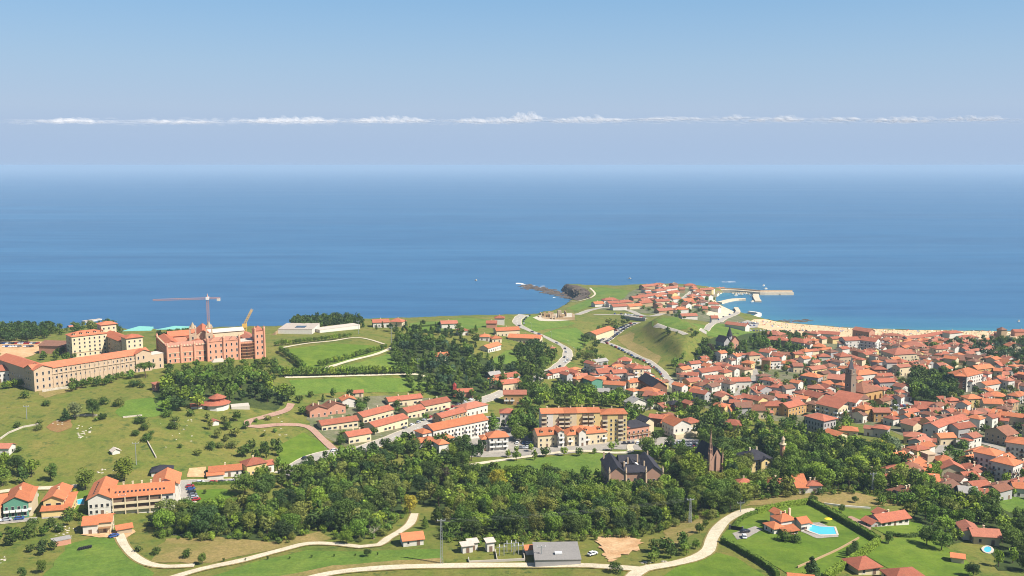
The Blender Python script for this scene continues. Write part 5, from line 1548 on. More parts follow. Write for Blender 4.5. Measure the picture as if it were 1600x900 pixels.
# ---- town houses seen one by one: eaves from pixel to pixel, height, depth, roof, wall, tiles
TOWN = [
 (1097, 582, 1130, 577, 8, 12, 'gable', 'white', 'red'), (1133, 574, 1149, 573, 8, 12, 'hip', 'cream', 'red'), (1150, 574, 1159, 574, 5, 9, 'gable', 'pink', 'salmon'), (1158, 566, 1174, 568, 7, 10, 'hip', 'yellow', 'orange'),
 (1171, 555, 1188, 554, 9, 11, 'hip', 'cream', 'red'), (1060, 579, 1072, 579, 4, 9, 'hip', 'brown', 'salmon'), (1078, 597, 1096, 594, 8, 11, 'gable', 'yellow', 'salmon'), (1074, 586, 1090, 587, 9, 11, 'gable', 'white', 'red'),
 (1104, 592, 1132, 591, 6, 10, 'gable', 'white', 'salmon'), (1103, 599, 1120, 598, 6, 10, 'gabley', 'yellow', 'red'), (1142, 596, 1173, 595, 6, 11, 'gable', 'white', 'red'), (1077, 612, 1101, 616, 7, 12, 'gable', 'grey', 'red'),
 (1122, 617, 1140, 616, 6, 10, 'hip', 'cream', 'salmon'), (1188, 609, 1206, 606, 8, 12, 'gabley', 'grey', 'red'), (1186, 592, 1204, 595, 7, 11, 'hip', 'white', 'red'), (1196, 530, 1229, 532, 6, 14, 'hip', 'tan', 'red'),
 (1229, 531, 1256, 536, 7, 14, 'hip', 'white', 'red'), (1191, 521, 1218, 524, 6, 16, 'hip', 'tan', 'salmon'), (1278, 521, 1311, 523, 6, 13, 'gable', 'white', 'red'), (1261, 520, 1277, 522, 6, 11, 'hip', 'white', 'salmon'),
 (1321, 532, 1344, 531, 13, 15, 'gable', 'white', 'red'), (1344, 531, 1368, 534, 13, 15, 'gable', 'white', 'red'), (1332, 515, 1358, 519, 9, 14, 'gable', 'pink', 'salmon'), (1271, 541, 1289, 542, 8, 12, 'hip', 'yellow', 'orange'),
 (1313, 557, 1331, 556, 12, 13, 'hip', 'palestone', 'red'), (1186, 549, 1202, 551, 8, 11, 'gable', 'white', 'red'), (1202, 547, 1214, 546, 10, 11, 'hip', 'white', 'red'), (1190, 562, 1203, 563, 9, 11, 'hip', 'ochre', 'red'),
 (1203, 564, 1220, 563, 8, 11, 'gable', 'white', 'red'), (1221, 554, 1238, 555, 6, 10, 'gable', 'cream', 'weathered'), (1252, 558, 1262, 558, 8, 9, 'hip', 'cream', 'salmon'), (1280, 557, 1298, 557, 6, 11, 'hip', 'white', 'red'),
 (1231, 566, 1247, 566, 5, 10, 'hip', 'white', 'red'), (1240, 572, 1255, 572, 6, 10, 'gable', 'cream', 'salmon'), (1251, 586, 1278, 590, 8, 12, 'hip', 'grey', 'orange'), (1270, 578, 1292, 575, 7, 11, 'gable', 'yellow', 'salmon'),
 (1398, 554, 1433, 552, 11, 20, 'hip', 'cream', 'salmon'), (1409, 540, 1448, 542, 8, 18, 'hip', 'tan', 'salmon'), (1463, 545, 1482, 544, 10, 12, 'hip', 'cream', 'red'), (1576, 541, 1598, 541, 7, 11, 'gabley', 'cream', 'orange'),
 (1569, 569, 1587, 567, 5, 9, 'gabley', 'white', 'orange'), (1493, 587, 1511, 588, 13, 14, 'hip', 'brown', 'orange'), (1511, 588, 1536, 582, 13, 16, 'hip', 'white', 'orange'), (1527, 577, 1553, 574, 9, 11, 'gable', 'ochre', 'orange'),
 (1553, 579, 1566, 580, 7, 10, 'gable', 'cream', 'orange'), (1541, 602, 1565, 598, 6, 11, 'gable', 'white', 'orange'), (1565, 594, 1580, 592, 7, 10, 'gable', 'white', 'red'), (1513, 623, 1536, 622, 7, 11, 'hip', 'yellow', 'orange'),
 (1542, 618, 1572, 620, 5, 12, 'hip', 'tan', 'orange'), (1538, 630, 1568, 631, 6, 12, 'gable', 'cream', 'orange'), (1484, 626, 1502, 625, 5, 9, 'hip', 'pink', 'red'), (1462, 634, 1484, 633, 5, 10, 'hip', 'white', 'red'),
 (1430, 632, 1460, 634, 6, 10, 'gable', 'grey', 'red'), (1431, 639, 1457, 638, 7, 11, 'hip', 'darkgrey', 'red'), (1456, 643, 1474, 643, 6, 9, 'gable', 'white', 'salmon'), (1505, 646, 1522, 645, 8, 11, 'hip', 'grey', 'orange'),
 (1522, 647, 1538, 645, 8, 10, 'hip', 'cream', 'salmon'), (1545, 650, 1562, 652, 6, 12, 'gable', 'red', 'orange'), (1562, 648, 1600, 653, 6, 11, 'gable', 'cream', 'orange'), (1466, 668, 1484, 661, 8, 12, 'gable', 'white', 'red'),
 (1484, 661, 1514, 654, 8, 12, 'gable', 'white', 'red'), (1498, 670, 1524, 666, 6, 12, 'gable', 'grey', 'red'), (1521, 684, 1534, 681, 7, 10, 'gable', 'white', 'salmon'), (1548, 671, 1564, 681, 7, 14, 'gabley', 'stone', 'weathered'),
 (1470, 684, 1494, 683, 5, 10, 'gable', 'cream', 'orange'), (1408, 660, 1427, 665, 6, 10, 'gable', 'cream', 'salmon'), (1422, 655, 1442, 659, 6, 10, 'hip', 'tan', 'red'), (1413, 681, 1447, 684, 5, 11, 'hip', 'yellow', 'salmon'),
 (1364, 668, 1387, 671, 6, 10, 'hip', 'grey', 'red'), (1333, 643, 1352, 644, 6, 10, 'gable', 'white', 'orange'), (1352, 640, 1366, 637, 9, 10, 'hip', 'ochre', 'orange'), (1366, 644, 1392, 644, 7, 11, 'gable', 'ochre', 'salmon'),
 (1375, 597, 1399, 596, 9, 12, 'gable', 'grey', 'red'), (1341, 586, 1372, 583, 9, 13, 'hip', 'white', 'orange'), (1333, 579, 1352, 577, 8, 12, 'gable', 'cream', 'salmon'), (1366, 577, 1386, 577, 8, 11, 'hip', 'brown', 'red'),
 (1386, 566, 1402, 566, 11, 9, 'gable', 'white', 'salmon'), (1373, 588, 1396, 587, 7, 10, 'gable', 'white', 'red'), (1406, 574, 1424, 572, 8, 10, 'gable', 'cream', 'salmon'), (1431, 574, 1447, 573, 6, 10, 'gable', 'tan', 'red'),
 (1404, 613, 1418, 613, 7, 9, 'hip', 'white', 'red'), (1395, 619, 1408, 621, 6, 9, 'gabley', 'white', 'weathered'), (1382, 622, 1395, 622, 5, 8, 'hip', 'white', 'red'),
 (1275, 630, 1310, 638, 10, 14, 'shed', 'cream', 'red'), (1300, 622, 1337, 629, 10, 12, 'shed', 'white', 'red'), (1257, 615, 1275, 622, 8, 14, 'gable', 'stone', 'red'), (1262, 606, 1288, 608, 7, 12, 'hip', 'tan', 'salmon'),
 (1253, 616, 1270, 614, 7, 12, 'hip', 'grey', 'salmon'), (1293, 591, 1320, 594, 9, 14, 'gable', 'stone', 'salmon'), (1290, 607, 1306, 606, 7, 11, 'gabley', 'white', 'red'), (1203, 604, 1220, 606, 8, 12, 'hip', 'white', 'red'),
 (1113, 634, 1132, 636, 6, 12, 'hip', 'yellow', 'orange'), (1140, 629, 1164, 631, 7, 10, 'gable', 'grey', 'red'), (1152, 637, 1174, 636, 8, 12, 'gable', 'grey', 'brown'), (1166, 641, 1196, 641, 6, 14, 'gable', 'cream', 'weathered'),
 (1194, 634, 1228, 634, 7, 12, 'hip', 'ochre', 'red'), (1232, 637, 1257, 631, 7, 12, 'gable', 'ochre', 'red'), (1212, 621, 1232, 622, 6, 10, 'gable', 'white', 'red'), (1180, 622, 1206, 626, 6, 13, 'gable', 'grey', 'brown'),
 (1127, 662, 1158, 665, 5, 12, 'hip', 'cream', 'red'), (1448, 561, 1478, 564, 5, 14, 'gable', 'grey', 'brown'), (1478, 562, 1508, 563, 5, 16, 'gable', 'tan', 'brown'), (1505, 557, 1528, 561, 5, 14, 'gable', 'tan', 'brown'),
 (1520, 549, 1557, 544, 5, 9, 'gable', 'white', 'salmon'), (1419, 529, 1440, 527, 6, 11, 'gable', 'white', 'salmon'), (1440, 527, 1462, 524, 6, 11, 'gable', 'cream', 'red'), (1462, 523, 1484, 520, 6, 11, 'gable', 'white', 'red'),
 (1484, 521, 1504, 519, 8, 12, 'hip', 'white', 'red'), (1504, 527, 1526, 526, 5, 10, 'hip', 'white', 'red'), (1382, 523, 1410, 526, 6, 12, 'hip', 'tan', 'salmon'), (1558, 521, 1570, 521, 6, 9, 'hip', 'pink', 'salmon'),
 (1586, 518, 1612, 518, 6, 11, 'gable', 'pink', 'red'), (1486, 533, 1494, 533, 6, 8, 'hip', 'white', 'salmon'),
 (864, 583, 890, 577, 5, 10, 'gable', 'white', 'red'), (883, 586, 895, 585, 6, 10, 'hip', 'pink', 'red'), (901, 589, 919, 588, 5, 10, 'gable', 'tan', 'salmon'), (936, 583, 960, 581, 7, 14, 'gable', 'white', 'red'),
 (959, 583, 980, 582, 8, 12, 'gable', 'white', 'red'), (965, 563, 985, 564, 8, 12, 'hip', 'white', 'red'), (990, 576, 1006, 575, 13, 13, 'hip', 'cream', 'red'), (943, 600, 976, 602, 5, 11, 'gable', 'white', 'orange'),
 (984, 597, 1010, 599, 5, 12, 'gable', 'cream', 'orange'), (998, 610, 1024, 613, 5, 12, 'hip', 'cream', 'orange'), (1014, 617, 1030, 619, 6, 10, 'hip', 'yellow', 'red'), (935, 612, 952, 612, 4, 10, 'gable', 'grey', 'grey'),
 (985, 631, 1012, 628, 6, 11, 'gabley', 'white', 'grey'), (930, 566, 950, 563, 4, 9, 'gable', 'grey', 'grey'), (1049, 632, 1066, 630, 5, 10, 'hip', 'brown', 'slate'), (1076, 631, 1086, 629, 6, 8, 'gabley', 'pink', 'red'),
 (1014, 652, 1034, 654, 6, 9, 'gable', 'brown', 'red'), (1040, 650, 1056, 649, 4, 8, 'hip', 'yellow', 'weathered'),
 (1152, 757, 1178, 757, 5, 9, 'hip', 'white', 'red'), (1200, 754, 1223, 755, 4, 9, 'hip', 'cream', 'red'), (1262, 758, 1284, 758, 4, 8, 'hip', 'white', 'red'), (1344, 739, 1376, 740, 4, 8, 'gable', 'white', 'red'),
 (1378, 747, 1400, 748, 4, 8, 'hip', 'cream', 'red'), (1400, 749, 1417, 748, 4, 8, 'gabley', 'cream', 'red'), (1400, 765, 1416, 771, 4, 9, 'gable', 'white', 'weathered'), (1410, 731, 1442, 733, 6, 10, 'hip', 'white', 'weathered'),
 (1467, 720, 1492, 720, 5, 10, 'hip', 'white', 'orange'), (1472, 732, 1508, 734, 5, 10, 'gabley', 'cream', 'red'), (1470, 755, 1496, 757, 4, 9, 'hip', 'cream', 'salmon'), (1500, 769, 1528, 771, 5, 10, 'gable', 'grey', 'grey'),
 (1523, 761, 1549, 758, 5, 10, 'gable', 'white', 'red'), (1510, 746, 1530, 744, 5, 10, 'gable', 'tan', 'red'), (1585, 762, 1615, 764, 5, 10, 'gable', 'white', 'orange'),
]
random.seed(11)
for t in TOWN:
    k = dict(bal='white', balstep=2) if (t[4] >= 8 and t[7] in ('white', 'cream') and random.random() < 0.6) else {}
    t = (*t[:5], t[5] * (0.82 if t[5] < 16 else 1.0), *t[6:])
    hr_ = house(*t, pitch=random.choice((20, 22, 24, 26)), chim=random.choice((0, 1, 1, 2)), **k)
    ww = frame(*t[:5])[2]
    if random.random() < 0.75 and ww < 30:
        hw = max(6.0, min(ww, 46)) / 2
        sd = random.choice((-1, 1))
        wd = random.uniform(3.5, 6.5)
        x0_, x1_ = (hw + 0.05, hw + wd) if sd > 0 else (-hw - wd, -hw - 0.05)
        block(hr_, x0_, x1_, random.uniform(-1.5, 2.5), random.uniform(5.5, 8), t[4] * random.uniform(0.55, 0.85), random.choice(('gable', 'hip', 'shed')), random.choice((12, 18, 22)), random.choice((t[7], 'white', 'white')), random.choice(('red', 'salmon', 'orange', 'weathered', 'brown')), chim=random.choice((0, 1)))
# flats: three white blocks at right and the big arcaded hotel in the town
for (a_, b_, c_, d_, h_, dp, lab, wl) in ((1522, 705, 1555, 712, 11, 11, 'left white flat block with orange roof and dark balconies', 'white'), (1549, 719, 1583, 727, 11, 11, 'front white flat block with orange roof and dark balconies', 'white'), (1572, 690, 1630, 698, 11, 12, 'rear white flat block cut by the right edge', 'white')):
    fr = frame(a_, b_, c_, d_, h_)
    r = broot('flat_block', fr, lab, 'apartment block', 'white flat blocks')
    w = fr[2]
    block(r, -w / 2, w / 2, 0, dp, h_, 'hip', 20, wl, 'orange', win='m', wstep=2.2, fl=2.8, skip=0, bal='dark', balstep=3, over=0.8, chim=1, sides='flr')
fr = frame(1258, 649, 1287, 657, 12)
r = broot('town_hotel', fr, 'square four storey grey building with plain red roof above the wood', 'building')
w = fr[2]
block(r, -w / 2, w / 2, 0, w * 0.8, 12, 'hip', 18, 'grey', 'red', win='t', wstep=2.2, fl=3.2, skip=0, over=1.0, dorm=0, sides='fr')
block(r, w / 2 + 1, w / 2 + 12, -1, 8, 5, 'gable', 20, 'cream', 'orange')
r = broot('house', frame(1318, 672, 1332, 673, 4), 'low house with pale orange roof right of the square grey building', 'house')
block(r, -6, 6, 0, 9, 4, 'hip', 20, 'cream', 'orange')
r = empty('water_tower', tuple(G(1449, 729)), R(20))
tag(r, 'square stone tower standing in the trees beside the dark street', 'tower')
MB().box(-2.6, 2.6, -2.6, 2.6, -3, 7.5).put('shaft', WALL['palestone'], r)
MB().box(-3, 3, -3, 3, 7.5, 8.2).put('cornice', WALL['palestone'], r)
# lookout on the beach front
r = empty('lookout_house', tuple(G(1568, 532)), R(15))
tag(r, 'tall narrow lookout house with pyramid roof above the beach trees', 'house')
block(r, -3.5, 3.5, 0, 7, 12, 'pyramid', 34, 'tan', 'brown', win='m')

# headland estate: rows of small red roofed houses
HEAD = [(944, 469, 966, 468), (952, 474, 968, 473), (968, 473, 990, 471), (958, 479, 980, 478), (984, 479, 1004, 477), (1002, 474, 1020, 472), (990, 466, 1012, 464), (1012, 463, 1030, 461), (1004, 470, 1016, 469), (1026, 471, 1046, 470), (1006, 448, 1024, 446),
        (1023, 446, 1038, 444), (1026, 455, 1042, 453), (1042, 452, 1056, 449), (1030, 461, 1044, 459), (1046, 458, 1062, 456), (1070, 446, 1088, 446), (1052, 467, 1064, 466), (1095, 453, 1112, 453), (1070, 470, 1084, 469), (1078, 474, 1088, 473),
        (1030, 486, 1052, 484), (1056, 484, 1076, 483), (1066, 494, 1090, 493), (1106, 475, 1124, 475), (1110, 481, 1122, 482), (1080, 463, 1092, 462), (1050, 476, 1060, 475), (1122, 452, 1134, 451), (1112, 497, 1122, 497), (1062, 452, 1070, 452),
        (1133, 506, 1164, 510), (1098, 482, 1106, 482), (930, 475, 944, 474)]
random.seed(5)
for i, t in enumerate(HEAD):
    house(t[0], t[1], t[2], t[3], random.choice((4, 5, 5.5)), 10, random.choice(('gable', 'hip', 'gable')), random.choice(('white', 'cream', 'white', 'tan')), random.choice(('red', 'red', 'salmon', 'orange')), 24, None, 'house', 'red roofed houses of the headland', chim=1, yawmax=40)

# ---- the rest of the town, row behind row
FILL_P = [[(1045, 592), (1075, 575), (1160, 560), (1250, 552), (1330, 545), (1420, 545), (1600, 560), (1640, 580), (1640, 700), (1560, 700), (1480, 690), (1410, 668), (1345, 655), (1320, 640), (1240, 652), (1150, 642), (1060, 618)],
          [(1255, 530), (1330, 533), (1420, 534), (1600, 537), (1640, 548), (1600, 560), (1420, 545), (1260, 545)],
          [(870, 590), (925, 580), (1010, 586), (1062, 606), (1050, 625), (1010, 625), (960, 610), (880, 600)],
          [(1420, 700), (1500, 700), (1600, 730), (1640, 770), (1560, 780), (1480, 775), (1400, 760), (1380, 740)],
          [(940, 476), (1000, 455), (1060, 448), (1118, 456), (1112, 478), (1090, 490), (1030, 482), (985, 484)]]
NOFILL = [[(1198, 575), (1262, 575), (1262, 612), (1230, 612), (1195, 596)], [(1410, 585), (1505, 588), (1505, 632), (1415, 640)], [(1385, 630), (1430, 625), (1430, 652), (1375, 652)],
          [(1500, 690), (1525, 690), (1520, 720), (1490, 720)], [(1540, 535), (1640, 535), (1640, 560), (1560, 570)], [(1205, 534), (1330, 534), (1330, 552), (1210, 552)], [(1190, 545), (1160, 552), (1100, 570), (1085, 555), (1180, 525)]]
NOFILLW = [world_poly(p) for p in NOFILL]
def free(x, y, rad):
    for bx, by, br in BUILT:
        if (bx - x) ** 2 + (by - y) ** 2 < (br + rad) ** 2:
            return False
    return True
random.seed(23)
nfill = 0
for fi, poly in enumerate(FILL_P):
    wp = world_poly(poly)
    ax = np.array(wp)
    want = (215, 70, 22, 26, 34)[fi]
    tries = 0
    got = 0
    while got < want and tries < 9000:
        tries += 1
        x, y = random.uniform(ax[:, 0].min(), ax[:, 0].max()), random.uniform(ax[:, 1].min(), ax[:, 1].max())
        if not pip(wp, x, y) or any(pip(q, x, y) for q in NOFILLW):
            continue
        w, d = random.uniform(6.5, 11), random.uniform(6, 8.5)
        if fi in (3, 4):
            w, d = random.uniform(8, 12), random.uniform(7, 10)
        if not free(x, y, 0.5 * min(w, d) + 0.2 * abs(w - d) - 0.3):
            continue
        u, v, f = project(x, y, H(x, y))
        if u < -10 or u > 1640:
            continue
        if any(np.min(np.hypot(c[:, 0] - x, c[:, 1] - y)) < 8 for k, c in ROADS.items() if k in ('lot', 'high', 'east', 'square', 'harbour', 'quay')):
            continue
        yaw = R(random.choice((34, 34, 40, -50, 28)) + random.uniform(-7, 7))
        wall = random.choice(('white', 'white', 'white', 'white', 'white', 'cream', 'cream', 'tan', 'yellow', 'grey', 'pink'))
        rc = random.choice(('red', 'red', 'salmon', 'orange', 'orange', 'weathered', 'brown'))
        rt = random.choice(('gable', 'gable', 'hip', 'hip', 'gabley'))
        h = random.choice((5, 6, 6.5, 8, 8.5)) if fi == 0 or fi == 2 else random.choice((4, 5, 5.5))
        r = empty('house', (x, y, H(x, y)), yaw)
        block(r, -w / 2, w / 2, -d / 2, d / 2, h, rt, random.choice((20, 22, 25)), wall, rc, chim=random.choice((0, 1, 2)), skip=0.15, bal='white' if (h >= 8 and random.random() < 0.3) else None, balstep=2)
        tag(r, None, 'house', 'houses of the town')
        HOUSES.append((r, wall, rt, rc, u, v))
        got += 1
# the houses that show smallest are joined into one distant mass
def score(h):
    x, y, z = h[0].location
    u, v, f = project(x, y, z)
    return (0 if (u < -5 or u > 1605) else 1) / f * (1.25 if h[6:] == () else 1)
keepn = 262
srt = sorted(HOUSES, key=lambda h: -score(h))
KEEP, DROP = srt[:keepn], srt[keepn:]
jv, jf, jm, jmats = [], [], [], []
def absorb(o, mat):
    mw = mat @ o.matrix_basis
    if o.type == 'MESH':
        k = len(jv)
        for v_ in o.data.vertices:
            jv.append(tuple(mw @ v_.co))
        for p_ in o.data.polygons:
            jf.append(tuple(k + i for i in p_.vertices))
            mt = o.data.materials[p_.material_index]
            if mt not in jmats:
                jmats.append(mt)
            jm.append(jmats.index(mt))
    for ch in KIDS.get(o.name, ()):
        absorb(ch, mw)
KIDS = {}
for o in bpy.data.objects:
    if o.parent:
        KIDS.setdefault(o.parent.name, []).append(o)
dead = []
def collect(o):
    dead.append(o)
    for ch in KIDS.get(o.name, ()):
        collect(ch)
for h in DROP:
    absorb(h[0], Matrix.Identity(4))
    collect(h[0])
if DROP:
    tag(put('distant_houses', mesh_of('distant_houses', jv, jf, jmats, jm)), 'smallest red roofed houses packed between the larger town houses', kind='stuff')
bpy.data.batch_remove(dead)
HOUSES = KEEP

# labels: by the nearest thing one can find in the picture
MARKS = [('the headland harbour', 1110, 475), ('the sandy beach', 1330, 522), ('the gothic hill villa', 1140, 545), ('the parish church tower', 1327, 610), ('the green netted building', 935, 600), ('the town park trees', 1460, 610), ('the dark slate block', 1030, 600),
         ('the white flat blocks', 1550, 725), ('the square grey building', 1280, 665), ('the lookout house', 1568, 525), ('the slate roofed wood villa', 1187, 715), ('the headland cliff path', 930, 460), ('the big cream apartment block', 905, 660), ('the long bungalow', 1400, 810), ('the lower car park', 1070, 690)]
RN = {"terracotta": "terracotta", 'red': 'red', 'salmon': 'faded red', 'orange': 'orange', 'weathered': 'weathered brown-red', 'brown': 'brown', 'slate': 'slate', 'grey': 'grey', 'pale': 'pale'}
RT = {'gable': 'gabled', 'gabley': 'front-gabled', 'hip': 'hipped', 'shed': 'sloping', 'flat': 'flat', 'pyramid': 'pyramid'}
buck = {}
for h in HOUSES:
    mk = min(MARKS, key=lambda m_: (m_[1] - h[4]) ** 2 + 4 * (m_[2] - h[5]) ** 2)
    side = 'left' if h[4] < mk[1] else 'right'
    buck.setdefault((mk[0], side), []).append(((mk[1] - h[4]) ** 2 + 4 * (mk[2] - h[5]) ** 2, h))
for (mk, side), lst in buck.items():
    lst.sort(key=lambda q: q[0])
    for i, (_, h) in enumerate(lst):
        h[0]['label'] = '%s house with %s %s roof, %s nearest on the %s of %s' % ({'darkgrey': 'dark grey', 'palestone': 'pale stone'}.get(h[1], h[1]), RT[h[2]], RN[h[3]], ordinal(i), side, mk)
        h[0]['label'] = ' '.join(h[0]['label'].split()[:16])

# ------------------------------------------------------------------ trees
def leaf_cloud(centres, radii, nper, size, rng, flat=0.0):
    """leaf-clump faces spread over lumps; returns verts, quads, tint"""
    V, Q, T = [], [], []
    C = np.array(centres)
    for c, rad in zip(C, radii):
        n = nper if np.isscalar(nper) else nper
        d = rng.normal(0, 1, (n, 3))
        d[:, 2] = d[:, 2] * 0.9 + 0.18
        d /= np.linalg.norm(d, axis=1)[:, None]
        rr = np.array(rad) * (0.72 + 0.36 * rng.random((n, 1)))
        p = c + d * rr
        nn = d + rng.normal(0, 0.45, (n, 3))
        nn /= np.linalg.norm(nn, axis=1)[:, None]
        a = np.cross(nn, rng.normal(0, 1, (n, 3)))
        a /= np.linalg.norm(a, axis=1)[:, None] + 1e-9
        b = np.cross(nn, a)
        s = size * (0.55 + 0.9 * rng.random((n, 1)))
        k = s * (0.6 + 0.5 * rng.random((n, 1)))
        q = np.stack([p - a * s - b * k * 0.5, p + a * s * 0.2 - b * k, p + a * s + b * k * 0.4, p - a * s * 0.3 + b * k], 1)
        t = np.clip(rng.normal(1.0, 0.16, (n, 1)) * rng.normal(1.0, 0.10), 0.5, 1.6)
        V.append(q.reshape(-1, 3))
        T.append(np.repeat(t, 4, 0))
    V = np.concatenate(V)
    T = np.concatenate(T)
    Q = np.arange(len(V)).reshape(-1, 4)
    return V, Q, T
def crown_shape(kind, rng, nl, size):
    cs, rs = [], []
    if kind == 'round':
        for i in range(19):
            th = rng.random() * 2 * math.pi
            zf = rng.random()
            ph = math.asin(2 * zf - 1) * 0.9
            rad = 2.7 * (0.85 + 0.35 * rng.random())
            cs.append((rad * math.cos(ph) * math.cos(th), rad * math.cos(ph) * math.sin(th), 5.7 + 2.6 * math.sin(ph)))
            q = 1.35 + 0.75 * rng.random()
            rs.append((q, q, q * 0.85))
        cs.append((0, 0, 6)); rs.append((2.6, 2.6, 2.6))
    elif kind == 'oval':
        for i in range(17):
            th = rng.random() * 2 * math.pi
            z = 2.6 + 6.0 * rng.random()
            rad = 1.7 * math.sin(math.pi * min(1, max(0.12, (z - 1.2) / 8.6))) ** 0.7
            cs.append((rad * math.cos(th), rad * math.sin(th), z))
            q = 1.0 + 0.6 * rng.random()
            rs.append((q, q, q * 1.1))
        cs.append((0, 0, 5.6)); rs.append((1.5, 1.5, 3.2))
    elif kind == 'column':
        for i in range(15):
            z = 0.9 + 8.4 * i / 14
            q = 0.25 + 1.05 * math.sin(math.pi * min(1.0, 0.16 + 0.84 * (1 - i / 14))) ** 0.8
            cs.append((rng.normal(0, 0.08), rng.normal(0, 0.08), z))
            rs.append((q, q, q * 1.1))
    elif kind == 'cone':
        for i in range(13):
            z = 1.6 + 8 * i / 13
            q = 2.7 * (1 - i / 13.5)
            for k in range(3 if i < 9 else 1):
                th = rng.random() * 2 * math.pi
                cs.append((q * 0.5 * math.cos(th), q * 0.5 * math.sin(th), z))
                rs.append((q * 0.6 + 0.25, q * 0.6 + 0.25, 0.75))
    elif kind == 'umbrella':
        for i in range(18):
            th = rng.random() * 2 * math.pi
            rad = 4.2 * math.sqrt(rng.random())
            cs.append((rad * math.cos(th), rad * math.sin(th), 8.2 - 0.07 * rad * rad))
            rs.append((1.8, 1.8, 1.5))
    elif kind == 'bush':
        for i in range(9):
            th = rng.random() * 2 * math.pi
            rad = 2.4 * rng.random()
            q = 1.5 + 0.9 * rng.random()
            cs.append((rad * math.cos(th), rad * math.sin(th), 1.6 + 2.2 * rng.random()))
            rs.append((q, q, q))
    return leaf_cloud(cs, rs, max(4, nl // len(cs)), size, rng)
def leaf_mesh(name, V, Q, T, mat=LEAF):
    me = np_mesh(name, V, Q, mat)
    at = me.color_attributes.new('tint', 'FLOAT_COLOR', 'POINT')
    col = np.ones((len(V), 4), np.float32)
    if T.shape[1] == 1:
        col[:, :3] = T
    else:
        col[:, :3] = T
    at.data.foreach_set('color', col.ravel())
    return me
def trunk_mesh(kind, rng):
    m = MB()
    top = {'round': 4.8, 'oval': 5, 'column': 2.0, 'cone': 8, 'umbrella': 7.6, 'bush': 1.2}[kind]
    r0 = {'umbrella': 0.36, 'bush': 0.15}.get(kind, 0.3)
    lx, ly = rng.normal(0, 0.2, 2)
    m.frustum(0, 0, -0.8, top * 0.5, r0, r0 * 0.75, 7, x1=lx, y1=ly)
    m.frustum(lx, ly, top * 0.5, top, r0 * 0.75, r0 * 0.4, 7, x1=lx * 1.5, y1=ly * 1.5)
    if kind in ('round', 'umbrella', 'oval'):
        for i in range(6):
            th = rng.random() * 2 * math.pi
            L = 3.0 if kind == 'umbrella' else 2.0
            z = top * (0.55 + 0.3 * rng.random())
            m.bar((lx, ly, z), (lx + L * math.cos(th), ly + L * math.sin(th), z + 1.6), r0 * 0.38, 5, 0, r0 * 0.15)
    return m.mesh('trunk', BARK)
PROTO = {}
for kind, cnt, nl, sz in (('round', 6, 2600, 0.23), ('oval', 4, 2000, 0.21), ('column', 2, 1200, 0.17), ('cone', 3, 1800, 0.22), ('umbrella', 2, 2000, 0.24), ('bush', 4, 700, 0.28)):
    for k in range(cnt):
        rg = np.random.default_rng(100 + k * 7 + len(kind))
        PROTO.setdefault(kind, []).append((leaf_mesh('crown', *crown_shape(kind, rg, nl, sz)), trunk_mesh(kind, rg)))
LOD = {}
for kind, nl, sz in (('round', 330, 0.6), ('oval', 260, 0.52), ('cone', 240, 0.55), ('umbrella', 260, 0.6), ('bush', 150, 0.55), ('column', 170, 0.4)):
    LOD[kind] = [crown_shape(kind, np.random.default_rng(500 + k), nl, sz) for k in range(4)]
TONES = {'dark': (0.066, 0.090, 0.020), 'mid': (0.104, 0.140, 0.026), 'deep': (0.042, 0.064, 0.020), 'bright': (0.170, 0.205, 0.030), 'olive': (0.150, 0.150, 0.040), 'yellow': (0.300, 0.235, 0.030), 'purple': (0.080, 0.056, 0.040),
         'grey': (0.150, 0.150, 0.090), 'blue': (0.060, 0.088, 0.056)}
TONES = {k: (c[0] * 1.0, c[1] * 1.16, c[2] * 0.8) for k, c in TONES.items()}
TREES = []   # (x, y, height, width factor, kind, tone, zone key)
ZONES = {}   # key: (label tail, group)
TWORD = {'dark': 'dark green', 'mid': 'mid green', 'deep': 'very dark green', 'bright': 'bright green', 'olive': 'olive green', 'yellow': 'yellowish', 'purple': 'purplish brown', 'grey': 'grey green', 'blue': 'bluish green'}
KWORD = {'round': 'broadleaf tree', 'oval': 'upright tree', 'column': 'cypress', 'cone': 'conifer', 'umbrella': 'umbrella pine', 'bush': 'bush'}
def zone(key, px, spacing, hts, kinds, tones, tail, avoid=True, keep=1.0, seed=1, step_road=4.0):
    rg = random.Random(seed * 77 + len(px))
    ZONES[key] = (tail, 'trees ' + tail)
    wp = world_poly(px)
    ax = np.array(wp)
    A = 0.5 * abs(np.dot(ax[:, 0], np.roll(ax[:, 1], 1)) - np.dot(ax[:, 1], np.roll(ax[:, 0], 1)))
    pts = []
    x0, x1, y0, y1 = ax[:, 0].min(), ax[:, 0].max(), ax[:, 1].min(), ax[:, 1].max()
    near = ROADARR
    cell = {}
    for _ in range(int(A / spacing ** 2 * 9) + 40):
        x, y = rg.uniform(x0, x1), rg.uniform(y0, y1)
        if not pip(wp, x, y):
            continue
        ci = (int(x // spacing), int(y // spacing))
        ok = True
        for i in (-1, 0, 1):
            for j in (-1, 0, 1):
                for (a_, b_) in cell.get((ci[0] + i, ci[1] + j), ()):
                    if (a_ - x) ** 2 + (b_ - y) ** 2 < spacing ** 2:
                        ok = False
        if not ok or rg.random() > keep:
            continue
        if np.min((near[:, 0] - x) ** 2 + (near[:, 1] - y) ** 2) < step_road ** 2:
            continue
        if avoid and not free(x, y, 1.8):
            continue
        cell.setdefault(ci, []).append((x, y))
        TREES.append((x, y, rg.uniform(*hts), rg.uniform(0.85, 1.2), rg.choice(kinds), rg.choice(tones), key))
ROADARR = np.concatenate(list(ROADS.values()))
MIX = ('dark', 'dark', 'mid', 'mid', 'mid', 'deep', 'bright', 'bright', 'olive')
